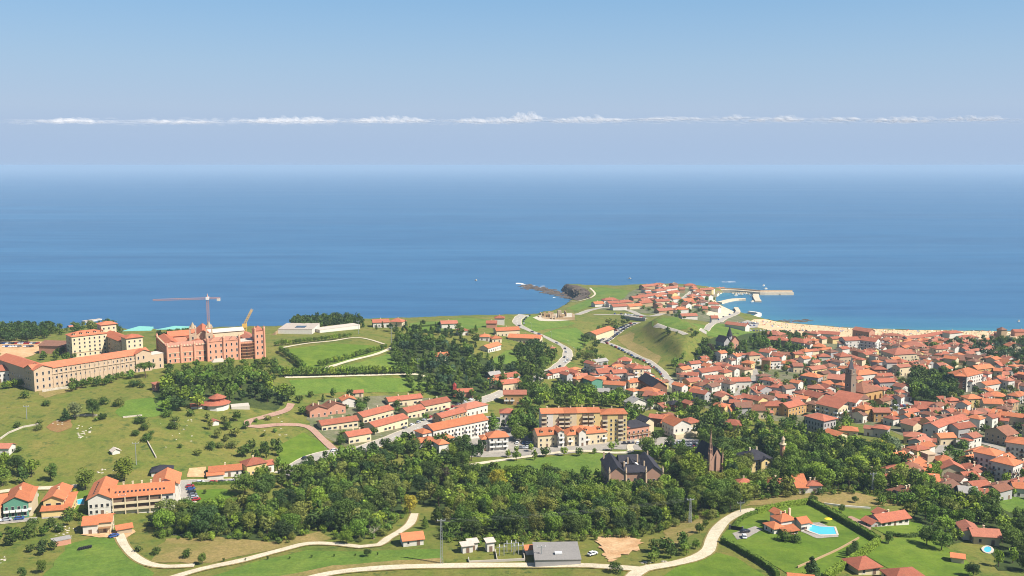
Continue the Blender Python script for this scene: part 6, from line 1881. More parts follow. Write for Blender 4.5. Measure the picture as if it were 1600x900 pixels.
def clear_px(u, v, rad):
    g_ = G(u, v)
    BUILT.append((g_[0], g_[1], rad))
for q in ((1543, 864, 9), (1543, 872, 6), (1187, 724, 9), (1190, 735, 8), (1196, 745, 8), (1186, 752, 7), (1108, 748, 6), (1112, 757, 6), (1104, 764, 5), (1222, 732, 4), (990, 762, 9), (968, 764, 7), (1012, 764, 7), (1280, 680, 7), (1270, 690, 6), (128, 797, 6), (150, 842, 8), (96, 850, 5), (1449, 736, 5), (1160, 766, 6), (1212, 764, 6), (1360, 746, 5), (1430, 744, 6), (640, 850, 8), (668, 812, 10), (670, 830, 9)):
    clear_px(*q)
zone('wood', [(236, 826), (262, 806), (300, 806), (400, 798), (452, 790), (470, 772), (480, 748), (560, 738), (700, 738), (930, 756), (940, 772), (1040, 770), (1100, 778), (1185, 780), (1160, 802), (1085, 806), (1012, 832), (900, 836), (800, 842), (694, 842), (694, 800), (664, 790), (640, 772), (622, 800), (580, 838), (555, 842), (520, 832), (500, 822), (440, 846), (400, 834), (320, 838), (262, 836)],
     6.2, (7, 12), ('round', 'round', 'round', 'oval', 'oval'), MIX + ('olive', 'deep'), 'in the wood below the palace', seed=2)
zone('wood_right', [(1045, 752), (1110, 744), (1125, 704), (1160, 684), (1250, 692), (1330, 705), (1420, 722), (1470, 765), (1440, 790), (1380, 770), (1260, 770), (1185, 778), (1100, 782)],
     6.6, (8, 13), ('round', 'round', 'oval'), MIX, 'in the wood below the town', seed=3)
zone('wood_corner', [(1440, 800), (1480, 770), (1560, 790), (1560, 812), (1510, 830), (1518, 850), (1600, 830), (1640, 880), (1600, 900), (1555, 885), (1500, 862), (1455, 842)], 6.4, (6, 10), ('round', 'round', 'oval'), MIX, 'in the corner wood beside the round pool', seed=4)
zone('wood_car', [(1000, 712), (1050, 705), (1105, 712), (1120, 740), (1042, 752), (1036, 730)], 6.5, (8, 12), ('round', 'round', 'oval'), MIX, 'round the chapel and palace', seed=41)
zone('chapel_wood', [(1090, 660), (1130, 672), (1120, 700), (1110, 735), (1096, 690)], 6.5, (9, 12), ('round', 'oval'), ('dark', 'deep', 'mid'), 'behind the chapel spire', seed=42)
zone('grove', [(250, 648), (246, 612), (300, 594), (420, 600), (452, 626), (436, 645), (400, 630), (330, 628), (300, 648), (270, 652)], 7.8, (7, 12), ('round', 'round', 'oval'), ('dark', 'deep', 'mid', 'mid', 'bright'), 'in the grove below the seminary', seed=5, keep=0.8)
zone('grove_front', [(262, 602), (262, 580), (330, 576), (420, 568), (442, 584), (424, 602), (300, 608)], 6.2, (5, 8), ('round',), ('mid', 'bright', 'mid', 'dark'), 'along the brick seminary terrace', seed=6)
zone('mid_wood', [(612, 566), (620, 530), (660, 532), (700, 540), (760, 566), (800, 575), (850, 592), (838, 628), (790, 604), (744, 640), (690, 622), (640, 604)], 7.6, (7, 11), ('round', 'round', 'round', 'oval', 'oval', 'cone'), ('dark', 'dark', 'deep', 'mid', 'mid', 'blue'), 'in the wood beyond the avenue', seed=7)
zone('coast_wood', [(640, 520), (720, 515), (745, 520), (765, 540), (770, 570), (700, 545), (650, 535)], 11, (6, 9), ('round', 'cone'), ('dark', 'deep', 'mid'), 'round the cliff top farmhouses', seed=8, keep=0.5)
zone('villa_wood', [(806, 548), (838, 546), (862, 560), (870, 580), (840, 595), (815, 580)], 8, (9, 13), ('round', 'oval'), ('dark', 'deep', 'mid'), 'beside the broad avenue', seed=9)
zone('apart_wood', [(806, 652), (835, 615), (880, 612), (940, 615), (1010, 640), (1000, 654), (985, 668), (976, 640), (840, 640), (832, 680), (812, 690), (800, 680)], 7, (8, 12), ('round', 'round', 'oval'), ('mid', 'dark', 'mid', 'bright'), 'behind the cream apartment block', seed=10)
zone('estate_front', [(470, 745), (500, 725), (560, 712), (640, 695), (720, 704), (760, 706), (740, 730), (560, 736), (480, 752)], 6.5, (7, 11), ('round', 'round', 'oval'), ('dark', 'mid', 'bright', 'dark', 'deep'), 'above the palace lawn', seed=11)
zone('apart_front', [(770, 712), (830, 704), (880, 712), (960, 700), (980, 690), (960, 712), (880, 718), (800, 722)], 8, (4, 7), ('round', 'oval'), ('mid', 'dark', 'bright'), 'along the foot of the apartment houses', seed=12)
zone('shops_trees', [(1000, 694), (1050, 676), (1060, 650), (1090, 640), (1100, 665), (1040, 690)], 8, (5, 9), ('round', 'oval'), ('mid', 'dark', 'deep'), 'near the car park shops', seed=13, keep=0.7)
zone('hillvilla', [(1088, 560), (1098, 540), (1130, 552), (1170, 540), (1205, 524), (1262, 545), (1240, 556), (1180, 548), (1140, 562), (1110, 568)], 6.2, (7, 11), ('round', 'oval', 'cone'), ('dark', 'mid', 'deep', 'mid'), 'on the slope round the gothic villa', seed=14)
zone('ravine', [(905, 545), (930, 512), (945, 505), (975, 500), (985, 505), (960, 520), (935, 538), (930, 560), (955, 575), (915, 578), (895, 565)], 9, (4, 7), ('round', 'bush'), ('mid', 'dark', 'olive'), 'in the ravine beside the long hall', seed=15, keep=0.75)
zone('embank', [(1060, 560), (1100, 552), (1120, 568), (1085, 580), (1062, 590), (1050, 575)], 8, (5, 9), ('round', 'oval'), ('dark', 'mid', 'mid'), 'below the embankment', seed=16, keep=0.8)
zone('hilltop', [(1040, 518), (1090, 524), (1085, 530), (1045, 524)], 7, (3, 5), ('round', 'bush'), ('dark', 'mid'), 'along the hill road', seed=17)
zone('beach_trees', [(1218, 524), (1260, 528), (1262, 532), (1220, 529)], 6, (6, 8), ('round',), ('deep', 'dark'), 'in the dark belt behind the beach', seed=18, avoid=False)
zone('park', [(1418, 628), (1428, 594), (1498, 594), (1500, 620), (1460, 632)], 7, (10, 15), ('round', 'round', 'oval'), ('dark', 'deep', 'mid', 'dark'), 'in the town park', seed=19)
zone('beachwood', [(1440, 545), (1530, 538), (1660, 535), (1660, 575), (1585, 580), (1545, 575), (1530, 552), (1450, 556)], 9, (7, 11), ('round', 'oval'), ('dark', 'deep', 'mid', 'blue'), 'in the belt behind the beach front', seed=20)
zone('town_trees', [(1198, 575), (1262, 575), (1300, 560), (1270, 548), (1210, 560)], 10, (5, 8), ('round', 'oval'), ('mid', 'dark'), 'in the town gardens left of the church', seed=21, keep=0.6)
zone('town_trees2', [(1345, 640), (1385, 640), (1385, 650), (1345, 655), (1330, 665), (1320, 690), (1240, 690), (1245, 668), (1310, 672)], 7.5, (7, 12), ('round', 'oval'), ('dark', 'mid', 'bright', 'mid'), 'below the parish church', seed=22)
zone('town_gaps', [(1060, 610), (1160, 570), (1420, 560), (1600, 590), (1640, 700), (1500, 690), (1400, 660), (1250, 650), (1100, 640)], 9.5, (4, 8), ('round', 'oval'), ('mid', 'dark', 'dark', 'olive'), 'in a garden between the town houses', seed=23, keep=0.75)
zone('east_gardens', [(1380, 690), (1470, 700), (1520, 700), (1510, 725), (1600, 740), (1640, 790), (1560, 775), (1480, 768), (1400, 735)], 9, (5, 9), ('round', 'oval'), ('mid', 'dark', 'bright'), 'in the gardens below the flats', seed=24, keep=0.7)
zone('headland_trees', [(1000, 482), (1060, 470), (1120, 470), (1110, 490), (1070, 500), (1040, 492)], 12, (3, 6), ('round', 'bush'), ('dark', 'mid'), 'between the headland houses', seed=25, keep=0.7)
zone('pines_left', [(-80, 535), (-80, 512), (40, 510), (82, 514), (80, 528), (40, 536)], 5.6, (7, 10), ('round', 'round', 'oval'), ('deep', 'dark', 'deep'), 'in the dark clifftop belt at the left edge', seed=26)
zone('pines_mid', [(456, 514), (470, 503), (530, 500), (560, 504), (566, 512), (530, 516), (490, 516)], 5.6, (7, 10), ('round', 'round', 'oval'), ('deep', 'dark', 'deep'), 'in the clifftop belt behind the modern hall', seed=27)
zone('cliff_scrub', [(80, 522), (130, 505), (180, 510), (190, 522), (140, 528)], 8, (3, 6), ('bush', 'round'), ('dark', 'mid', 'olive'), 'on the cliff behind the seminary', seed=28)
zone('court_trees', [(240, 524), (300, 519), (300, 526), (246, 530)], 7, (4, 6), ('round',), ('dark', 'deep'), 'beside the sports courts', seed=29)
zone('court_trees2', [(560, 512), (660, 508), (720, 512), (700, 524), (610, 522)], 10, (5, 8), ('round', 'cone'), ('dark', 'deep', 'blue'), 'around the clifftop houses', seed=30, keep=0.8)
zone('wing_trees', [(108, 604), (150, 598), (205, 586), (206, 592), (150, 606), (112, 612)], 4.2, (4.5, 6.5), ('round',), ('mid', 'dark', 'mid'), 'in the row along the long stone wing', seed=31, avoid=False)
zone('court_yard', [(60, 558), (96, 552), (130, 556), (100, 566), (75, 566)], 7, (4, 7), ('round',), ('dark', 'mid'), 'in the courtyard behind the long wing', seed=32, avoid=True)
zone('left_clump', [(0, 770), (0, 735), (40, 738), (88, 752), (84, 762), (30, 765)], 6.5, (9, 13), ('round', 'oval'), ('bright', 'mid', 'dark'), 'in the clump behind the hillside houses', seed=33)
zone('left_low', [(-30, 850), (20, 832), (60, 822), (105, 812), (130, 812), (110, 826), (60, 842), (0, 858)], 5.0, (3, 5.5), ('bush', 'round'), ('dark', 'mid', 'dark'), 'on the scrubby bank below the left houses', seed=34)
zone('left_low2', [(42, 860), (70, 850), (94, 858), (80, 870), (50, 868)], 4.5, (3, 5), ('bush', 'round'), ('dark', 'deep'), 'in the scrub beside the brick hut', seed=35)
zone('slope_trees', [(315, 660), (350, 650), (395, 660), (390, 690), (330, 690), (318, 672)], 8.5, (5, 8), ('round', 'oval'), ('mid', 'dark', 'olive'), 'on the slope below the round bungalow', seed=36, keep=0.75)
zone('slope_trees2', [(365, 715), (400, 698), (440, 705), (432, 722), (400, 726)], 7, (6, 9), ('round', 'oval'), ('dark', 'dark', 'deep', 'mid'), 'above the yellow roadside house', seed=37, keep=0.9)
zone('roadside', [(395, 745), (440, 735), (470, 745), (460, 775), (400, 782)], 7.5, (7, 11), ('round', 'oval'), ('dark', 'mid', 'bright'), 'round the roadside inn', seed=38)
zone('estate_trees', [(450, 625), (500, 618), (545, 615), (600, 622), (560, 640), (500, 648), (460, 650)], 10, (4, 8), ('round', 'oval', 'cone'), ('mid', 'dark', 'dark'), 'behind the terraced estate', seed=39, keep=0.7)
zone('estate_gaps', [(490, 680), (560, 640), (700, 625), (760, 640), (700, 650), (600, 690), (540, 698)], 12, (3, 6), ('round', 'bush'), ('mid', 'dark'), 'in the gardens of the estate', seed=40, keep=0.7)
zone('hedge_avenue', [(636, 605), (690, 602), (712, 612), (690, 618), (640, 616)], 6, (4, 6), ('round',), ('mid', 'mid', 'bright'), 'at the end of the long lawn', seed=43)
zone('bend_trees', [(790, 660), (830, 650), (840, 690), (800, 690), (770, 660)], 9, (6, 10), ('round', 'oval', 'cone'), ('dark', 'mid', 'deep'), 'beside the steep lane', seed=44, keep=0.8)
zone('town_left', [(1010, 640), (1060, 625), (1120, 645), (1180, 655), (1240, 668), (1240, 690), (1160, 684), (1100, 668), (1050, 655)], 8, (7, 11), ('round', 'oval'), ('mid', 'dark', 'bright', 'dark'), 'above the chapel wood', seed=45)
zone('scrub_low', [(700, 850), (800, 842), (930, 838), (940, 846), (800, 850), (720, 858)], 3.6, (1.6, 3.0), ('bush',), ('mid', 'olive', 'bright'), 'in the scrub behind the substation', seed=46)
zone('undergrowth', [(236, 836), (262, 826), (320, 830), (400, 826), (440, 838), (500, 816), (560, 836), (620, 806), (640, 800), (600, 840), (560, 850), (520, 842), (500, 828), (440, 854), (400, 842), (320, 846), (262, 842)], 3.0, (1.2, 3.2), ('bush',), ('mid', 'olive', 'dark', 'bright'), 'at the front of the wood', seed=61)
zone('undergrowth2', [(694, 836), (800, 834), (900, 828), (1010, 824), (1085, 800), (1160, 796), (1160, 806), (1090, 812), (1016, 838), (900, 842), (800, 846), (694, 848)], 3.0, (1.2, 3.2), ('bush',), ('mid', 'olive', 'dark', 'bright'), 'along the right front of the wood', seed=62)
zone('undergrowth3', [(1180, 772), (1260, 764), (1380, 764), (1420, 780), (1440, 800), (1430, 806), (1370, 774), (1260, 774), (1190, 782)], 3.2, (1.2, 3.0), ('bush',), ('mid', 'olive', 'dark'), 'under the town wood edge', seed=63)
zone('corner2', [(1455, 795), (1475, 770), (1550, 782), (1560, 802), (1600, 815), (1640, 815), (1640, 850), (1590, 832), (1520, 820)], 6.2, (5, 9), ('round', 'round', 'oval'), MIX, 'in the wood right of the bungalow', seed=64)
zone('lane_trees', [(1005, 880), (1020, 858), (1060, 852), (1090, 858), (1076, 872), (1030, 880)], 5, (4, 7), ('round',), ('dark', 'mid', 'dark'), 'inside the bend of the pale lane', seed=47)
zone('lane_trees2', [(1100, 845), (1118, 815), (1150, 796), (1170, 780), (1110, 806), (1090, 835)], 5, (3, 6), ('round', 'bush'), ('dark', 'mid', 'olive'), 'along the outer side of the villa lane', seed=48, step_road=5)
zone('bank_right', [(1425, 812), (1445, 800), (1440, 770), (1400, 778), (1360, 785), (1380, 792), (1420, 800)], 6, (3, 6), ('round', 'bush'), ('dark', 'mid', 'olive'), 'on the bank above the bungalow', seed=49)

def single(u, v, h, kind, tone, label, wf=1.0):
    g = G(u, v)
    TREES.append((g[0], g[1], h, wf, kind, tone, ('solo', label)))
for t in ((134, 766, 12, 'round', 'bright', 'round bright tree left behind the big hotel', 0.95), (194, 752, 13, 'oval', 'bright', 'tall bright tree behind the middle of the hotel', 1.3), (382, 775, 13, 'round', 'mid', 'big round green tree beside the car park lawn', 1.15),
          (228, 590, 11, 'umbrella', 'mid', 'wide umbrella pine in front of the stone wing end', 1.15), (146, 652, 12, 'round', 'dark', 'large dark tree on the right of the lone pasture clump', 0.8), (118, 655, 11, 'oval', 'grey', 'grey green tree in the middle of the pasture clump', 1.3),
          (102, 658, 8, 'cone', 'deep', 'dark conifer at the left of the pasture clump', 1.4), (770, 672, 12, 'cone', 'mid', 'big cone shaped tree right of the white apartments', 1.7), (1083, 755, 17, 'round', 'bright', 'huge bright round tree between the palace and chapel', 1.15),
          (542, 850, 6, 'round', 'bright', 'bright light green tree beside the lane fork', 1.2), (316, 882, 5, 'round', 'mid', 'small lone round tree above the lane', 0.8), (65, 895, 5.5, 'oval', 'mid', 'slim tree at the lower left edge', 1.2), (35, 905, 5, 'oval', 'dark', 'small tree in the lower left corner', 1.2),
          (641, 802, 10, 'oval', 'yellow', 'yellow tree beside the lane bend in the wood', 1.1), (778, 772, 14, 'round', 'yellow', 'yellow crowned tree in the middle of the wood', 0.9), (1268, 905, 9, 'cone', 'deep', 'dark conifer at the bottom of the villa garden', 1.4),
          (1448, 852, 8, 'round', 'dark', 'round tree at the corner of the meadow wood', 1.0), (1470, 860, 9, 'round', 'mid', 'second tree at the edge of the meadow wood', 1.0), (1388, 850, 5, 'oval', 'dark', 'small dark tree at the hedge end', 1.2),
          (1520, 902, 6, 'round', 'deep', 'dark round bush tree near the small hut at lower right', 1.1), (848, 580, 14, 'oval', 'mid', 'tall poplar left of the broad avenue', 0.8), (1222, 640, 9, 'cone', 'deep', 'dark conifer between the town roofs', 1.2),
          (962, 895, 3.5, 'bush', 'dark', 'dark shrub at the lane junction', 1.0), (574, 870, 3.5, 'round', 'deep', 'small dark tree in the striped meadow', 1.1), (1394, 716, 13, 'round', 'grey', 'grey green tree with bare branches in the wood', 1.0), (1378, 712, 10, 'oval', 'yellow', 'yellowish tree beside the grey tree in the wood', 1.0),
          (695, 760, 11, 'round', 'purple', 'purplish dark tree in the wood', 1.0), (1110, 552, 10, 'round', 'purple', 'purplish tree beside the gothic villa drive', 1.0), (664, 826, 6, 'cone', 'mid', 'small green conifer in the wood clearing', 1.2), (682, 816, 9, 'cone', 'dark', 'tall dark conifer at the clearing edge', 1.2),
          (320, 772, 2.6, 'oval', 'dark', 'small shrub on the oval car park lawn', 1.2), (494, 812, 8, 'cone', 'yellow', 'yellowish cone tree at the wood edge', 1.1), (1345, 832, 3.5, 'round', 'dark', 'small round tree by the long hedge', 1.0), (1315, 801, 4, 'round', 'dark', 'round tree in the bungalow garden', 1.0),
          (1270, 787, 4.5, 'round', 'dark', 'dark round tree above the hedge corner', 1.1), (1336, 786, 3.6, 'round', 'dark', 'round tree on the dry bank', 1.1)):
    single(*t)
# clipped trees along the paths of the seminary lawns
def tree_row(a, b, n, h, key, tail, kind='round', tones=('mid', 'bright'), wf=0.9):
    ZONES[key] = (tail, 'trees ' + tail)
    rg = random.Random(n)
    for i in range(n):
        t = i / max(1, n - 1)
        g = G(a[0] + (b[0] - a[0]) * t + rg.uniform(-0.8, 0.8), a[1] + (b[1] - a[1]) * t)
        TREES.append((g[0], g[1], h * rg.uniform(0.85, 1.1), wf, kind, rg.choice(tones), key))
tree_row((440, 589), (648, 584), 34, 7.5, 'avenue', 'in the straight avenue below the seminary')
tree_row((500, 573), (602, 546), 19, 5.4, 'diagonal', 'along the diagonal lawn path')
tree_row((430, 541), (548, 528), 22, 5.0, 'upper', 'along the upper lawn path')
tree_row((438, 550), (475, 578), 15, 6.0, 'curve', 'in the curved row beside the lawn', tones=('mid', 'dark'))
tree_row((1325, 873), (1338, 866), 4, 5.5, 'cypress', 'in the short row beside the villa wall', 'column', ('deep', 'dark'), 1.5)
tree_row((350, 878), (590, 868), 8, 1.6, 'saplings', 'planted in the striped meadow', 'oval', ('dark',), 1.0)
tree_row((8, 608), (54, 602), 7, 6, 'streetl', 'in front of the white annex house', 'round', ('mid', 'bright'), 0.9)
# bushes of the pastures and banks
ZONES['pasture_bush'] = ('dotted over the hillside pasture', 'bushes dotted over the hillside pasture')
rg = random.Random(9)
BUSHPX = [(28, 668), (60, 662), (54, 660), (62, 672), (72, 634), (100, 676), (156, 656), (165, 655), (175, 653), (210, 604), (224, 606), (218, 612), (212, 604), (180, 636), (170, 640), (212, 680), (222, 662), (228, 668), (234, 680), (226, 672), (254, 716), (268, 670), (275, 658), (290, 680), (300, 650), (262, 652),
          (300, 690), (320, 640), (372, 612), (40, 710), (28, 706), (190, 634), (195, 640), (150, 658), (160, 632), (268, 636), (280, 700), (345, 700), (356, 706), (232, 690), (40, 622), (64, 620), (400, 660), (420, 656), (440, 672), (428, 676), (410, 682), (395, 690), (350, 690), (362, 700), (300, 720), (310, 712), (330, 702), (84, 862), (290, 872), (215, 862), (228, 872), (242, 866), (1450, 838), (1420, 852), (1225, 846), (1246, 848)]
for u, v in BUSHPX[::3] + BUSHPX[1::3]:
    g = G(u + rg.uniform(-2, 2), v)
    TREES.append((g[0], g[1], rg.uniform(1.8, 4.2), rg.uniform(0.9, 1.5), 'bush', rg.choice(('dark', 'mid', 'olive', 'dark')), 'pasture_bush'))

# the 300 that show largest are trees of their own, the rest is distant woodland
scored = []
for t in TREES:
    u, v, f = project(t[0], t[1], H(t[0], t[1]) + t[2] * 0.5)
    infr = -40 < u < 1640 and v < 930
    scored.append((t[2] * t[3] / f * (1 if infr else 0.001) * (100 if isinstance(t[6], tuple) else 1) * (3 if t[6] in ('cypress',) else 1), t))
scored.sort(key=lambda q: -q[0])
IND = []
REST = []
nb = nt_ = 0
for s_, t in scored:
    if t[4] == 'bush':
        if nb < 110:
            IND.append(t); nb += 1
        else:
            REST.append(t)
    elif nt_ < 330:
        IND.append(t); nt_ += 1
    else:
        REST.append(t)
rg = random.Random(77)
def jig(c, rg, s=0.27):
    k = rg.uniform(1 - s, 1 + s)
    return (c[0] * k * rg.uniform(0.9, 1.12), c[1] * k, c[2] * k * rg.uniform(0.85, 1.2))
TLAB = {}
for (x, y, h, wf, kind, tone, key) in IND:
    cm, tm = rg.choice(PROTO[kind])
    z = H(x, y)
    s = h / (10.0 if kind != 'bush' else 4.6)
    sw = s * wf
    name = {'bush': 'bush', 'column': 'cypress', 'cone': 'conifer', 'umbrella': 'pine_tree'}.get(kind, 'tree')
    r = empty(name, (x, y, z), rg.uniform(0, 6.28))
    c = put('crown', cm, r, scale=(sw, sw, s))
    c.color = (*jig(TONES[tone], rg), 1)
    put('trunk', tm, r, scale=(s, s, s))
    if isinstance(key, tuple):
        tag(r, key[1], 'bush' if kind == 'bush' else 'tree')
    else:
        tail, grp = ZONES[key]
        tag(r, None, 'bush' if kind == 'bush' else 'tree', grp)
        TLAB.setdefault((tone, kind, key), []).append((project(x, y, z)[0], r))
for (tone, kind, key), lst in TLAB.items():
    lst.sort(key=lambda q: q[0])
    for i, (_, r) in enumerate(lst):
        r['label'] = '%s %s %s%s' % (TWORD[tone], KWORD[kind], ZONES[key][0], ', %s from left' % ordinal(i) if len(lst) > 1 else '')
VV, TT = [], []
tv, tf = [], []
for (x, y, h, wf, kind, tone, key) in REST:
    V, Q, T = rg.choice(LOD[kind])
    s = h / (10.0 if kind != 'bush' else 4.6)
    a_ = rg.uniform(0, 6.28)
    ca, sa = math.cos(a_), math.sin(a_)
    z = H(x, y)
    W = np.stack([(V[:, 0] * ca - V[:, 1] * sa) * s * wf + x, (V[:, 0] * sa + V[:, 1] * ca) * s * wf + y, V[:, 2] * s + z], 1)
    VV.append(W)
    TT.append(T * np.array(jig(TONES[tone], rg))[None, :])
    k = len(tv)
    for dx, dy in ((-1, -1), (1, -1), (1, 1), (-1, 1)):
        tv.append((x + dx * 0.22 * s, y + dy * 0.22 * s, z - 0.5))
    for dx, dy in ((-1, -1), (1, -1), (1, 1), (-1, 1)):
        tv.append((x + dx * 0.12 * s, y + dy * 0.12 * s, z + 0.5 * h))
    tf += [(k + i, k + (i + 1) % 4, k + 4 + (i + 1) % 4, k + 4 + i) for i in range(4)]
VA, TA = np.concatenate(VV), np.concatenate(TT)
wl = tag(put('woodland', leaf_mesh('woodland', VA, np.arange(len(VA)).reshape(-1, 4), TA)), 'mass of smaller trees in the woods and gardens', kind='stuff')
tag(put('woodland_trunks', mesh_of('woodland_trunks', tv, tf, BARK)), 'trunks of the smaller woodland trees', kind='stuff')
print('trees', len(TREES), 'individual', len(IND), 'rest', len(REST), 'leaf quads', len(VA) // 4)

# dead white tree by the lane
g = G(584, 842)
r = empty('dead_tree', tuple(g), 0)
tag(r, 'bare white dead tree beside the lane fork', 'tree')
m = MB(); m.bar((0, 0, -0.5), (0.3, 0, 5), 0.28, 6, 0, 0.16); m.put('trunk', DEADWOOD, r)
m = MB()
rg2 = random.Random(4)
for i in range(12):
    z = rg2.uniform(2, 5); th = rg2.uniform(0, 6.28); L = rg2.uniform(1.2, 2.8)
    e2 = (0.2 + L * math.cos(th), L * math.sin(th), z + L * 0.7)
    m.bar((0.2, 0, z), e2, 0.11, 5, 0, 0.05)
    m.bar(e2, (e2[0] + rg2.uniform(-1, 1), e2[1] + rg2.uniform(-1, 1), e2[2] + 1), 0.06, 4, 0, 0.02)
m.put('branches', DEADWOOD, r)

# ------------------------------------------------------------------ hedges
def hedge(px, w, h, tone, label, world=None):
    c = spline(world or world_poly(px), 1.2)
    rg = np.random.default_rng(int(abs(c[0][0] * 13 + c[0][1])) % 9999)
    d = np.gradient(c, axis=0)
    d /= np.linalg.norm(d, axis=1)[:, None] + 1e-9
    nrm = np.column_stack([-d[:, 1], d[:, 0]])
    o0 = np.array([c[0][0], c[0][1], H(*c[0])])
    vs, fs = [], []
    for i in range(len(c)):
        z = H(*c[i])
        for s, zz in ((-0.5, -0.4), (-0.5, h * 0.9), (-0.36, h), (0.36, h), (0.5, h * 0.9), (0.5, -0.4)):
            q = c[i] + nrm[i] * s * w * 0.9
            vs.append((q[0] - o0[0], q[1] - o0[1], z + zz * 0.97 - o0[2]))
    for i in range(len(c) - 1):
        for k in range(5):
            a = i * 6 + k
            fs.append((a, a + 1, a + 7, a + 6))
    fs += [tuple(range(6))[::-1], tuple(len(vs) - 6 + i for i in range(6))]
    r = empty('hedge', tuple(o0))
    tag(r, label, 'hedge', 'clipped hedges')
    tn = np.array(TONES[tone])
    core = mesh_of('core', vs, fs, LEAF)
    at = core.color_attributes.new('tint', 'FLOAT_COLOR', 'POINT')
    at.data.foreach_set('color', np.tile(np.append(tn * 0.9, 1), len(vs)).astype(np.float32))
    put('core', core, r)
    n = min(9000, int(len(c) * 1.2 * (w + 2 * h) * 7))
    t = rg.random(n) * (len(c) - 1.001)
    i0 = t.astype(int)
    f = (t - i0)[:, None]
    base = c[i0] * (1 - f) + c[i0 + 1] * f
    nn = nrm[i0]
    side = rg.random(n)
    tot = w + 2 * h
    off = np.where(side < h / tot, -0.5 * w, np.where(side > 1 - h / tot, 0.5 * w, (rg.random(n) - 0.5) * w))
    zz = np.where((side < h / tot) | (side > 1 - h / tot), rg.random(n) * h, h) + rg.normal(0, 0.07, n)
    p = np.column_stack([base + nn * (off + rg.normal(0, 0.07, n))[:, None], HA(base[:, 0], base[:, 1]) + zz]) - o0
    outw = np.column_stack([nn * np.sign(off)[:, None] * ((side < h / tot) | (side > 1 - h / tot))[:, None], ((side >= h / tot) & (side <= 1 - h / tot)).astype(float)]) + rg.normal(0, 0.4, (n, 3))
    outw /= np.linalg.norm(outw, axis=1)[:, None]
    a = np.cross(outw, rg.normal(0, 1, (n, 3)))
    a /= np.linalg.norm(a, axis=1)[:, None]
    b = np.cross(outw, a)
    s = 0.16 + 0.14 * rg.random((n, 1))
    V = np.stack([p - a * s - b * s, p + a * s - b * s, p + a * s + b * s, p - a * s + b * s], 1).reshape(-1, 3)
    T = np.repeat(rg.normal(1.05, 0.18, (n, 1)), 4, 0) * tn[None, :]
    put('leaves', leaf_mesh('leaves', V, np.arange(len(V)).reshape(-1, 4), T), r)
hedge([(1264, 786), (1290, 800), (1330, 823), (1372, 848)], 2.2, 2.6, 'mid', 'long dark clipped hedge between villa and bungalow')
hedge([(1182, 803), (1210, 796), (1262, 787)], 1.8, 2.4, 'bright', 'clipped hedge along the back of the villa garden')
hedge([(1372, 850), (1340, 874), (1310, 892), (1290, 908)], 2.2, 2.6, 'bright', 'bright clipped hedge along the front of the villa garden')
hedge([(1128, 847), (1150, 858), (1180, 875), (1206, 892), (1215, 902)], 1.6, 2.0, 'mid', 'dark hedge along the lower left of the villa garden')
hedge([(1146, 828), (1160, 812), (1182, 803)], 1.2, 1.8, 'mid', 'hedge between the villa drive and the lane')
hedge([(1385, 836), (1420, 840), (1446, 836)], 1.2, 1.4, 'dark', 'low hedge below the bungalow lawn')
hedge([(50, 796), (56, 772)], 1.0, 1.5, 'bright', 'narrow hedge beside the green fronted house')
hedge([(112, 800), (118, 768)], 1.3, 1.8, 'yellow', 'yellow green hedge left of the hotel pool')
hedge([(0, 806), (30, 804), (50, 801)], 1.0, 1.3, 'mid', 'hedge in front of the green fronted house')
hedge([(100, 802), (130, 801), (172, 800)], 1.2, 1.6, 'mid', 'hedge below the hotel gable')
hedge([(290, 790), (330, 790), (372, 782)], 1.2, 1.6, 'mid', 'hedge round the car park lawn')
hedge([(300, 758), (340, 757), (390, 755)], 1.2, 1.4, 'mid', 'hedge along the inn road')
hedge([(434, 752), (450, 762), (464, 768)], 1.4, 1.8, 'bright', 'bright hedge on the lawn corner beside the wood')
hedge([(640, 512), (680, 509), (720, 507)], 1.5, 1.6, 'dark', 'upper field hedge below the clifftop farmhouse')
hedge([(636, 522), (670, 520), (705, 519)], 1.5, 1.6, 'dark', 'second field hedge below the clifftop farmhouse')
hedge([(636, 530), (664, 531), (690, 534)], 1.5, 1.6, 'mid', 'third field hedge below the clifftop farmhouse')
hedge([(628, 506), (640, 520), (640, 532)], 1.5, 1.6, 'mid', 'cross hedge at the left of the clifftop fields')
fence('garden_wall', [(1246, 888), (1275, 876), (1310, 860), (1342, 842)], 0.9, 'brick and pale garden wall inside the villa hedge', 'wall', WALL['tan'], 0.4)
fence('garden_wall', [(1288, 788), (1320, 792), (1360, 795)], 0.8, 'white wall at the back of the bungalow garden', 'wall', WALL['white'], 0.4)
fence('stone_wall', [(112, 651), (126, 650), (152, 650)], 1.0, 'pale dry stone wall right of the pasture clump', 'wall', STONEPALE, 0.6)
fence('stone_wall', [(0, 687), (14, 677), (36, 668), (60, 664)], 0.9, 'dry stone wall climbing from the left edge', 'wall', STONEPALE, 0.6)
fence('stone_wall', [(192, 653), (222, 650)], 0.9, 'short pale stone wall below the green pasture patch', 'wall', STONEPALE, 0.6)
fence('stone_wall', [(230, 690), (244, 716)], 0.9, 'field wall running down the right of the pasture', 'wall', STONEPALE, 0.5)
fence('retaining_wall', [(66, 613), (90, 609), (118, 606)], 1.6, 'pale retaining wall below the long stone wing', 'wall', STONEPALE, 0.6)
fence('stone_wall', [(972, 498), (1008, 502)], 3.5, 'grey retaining wall above the long parking road', 'wall', WALL['grey'], 0.6)
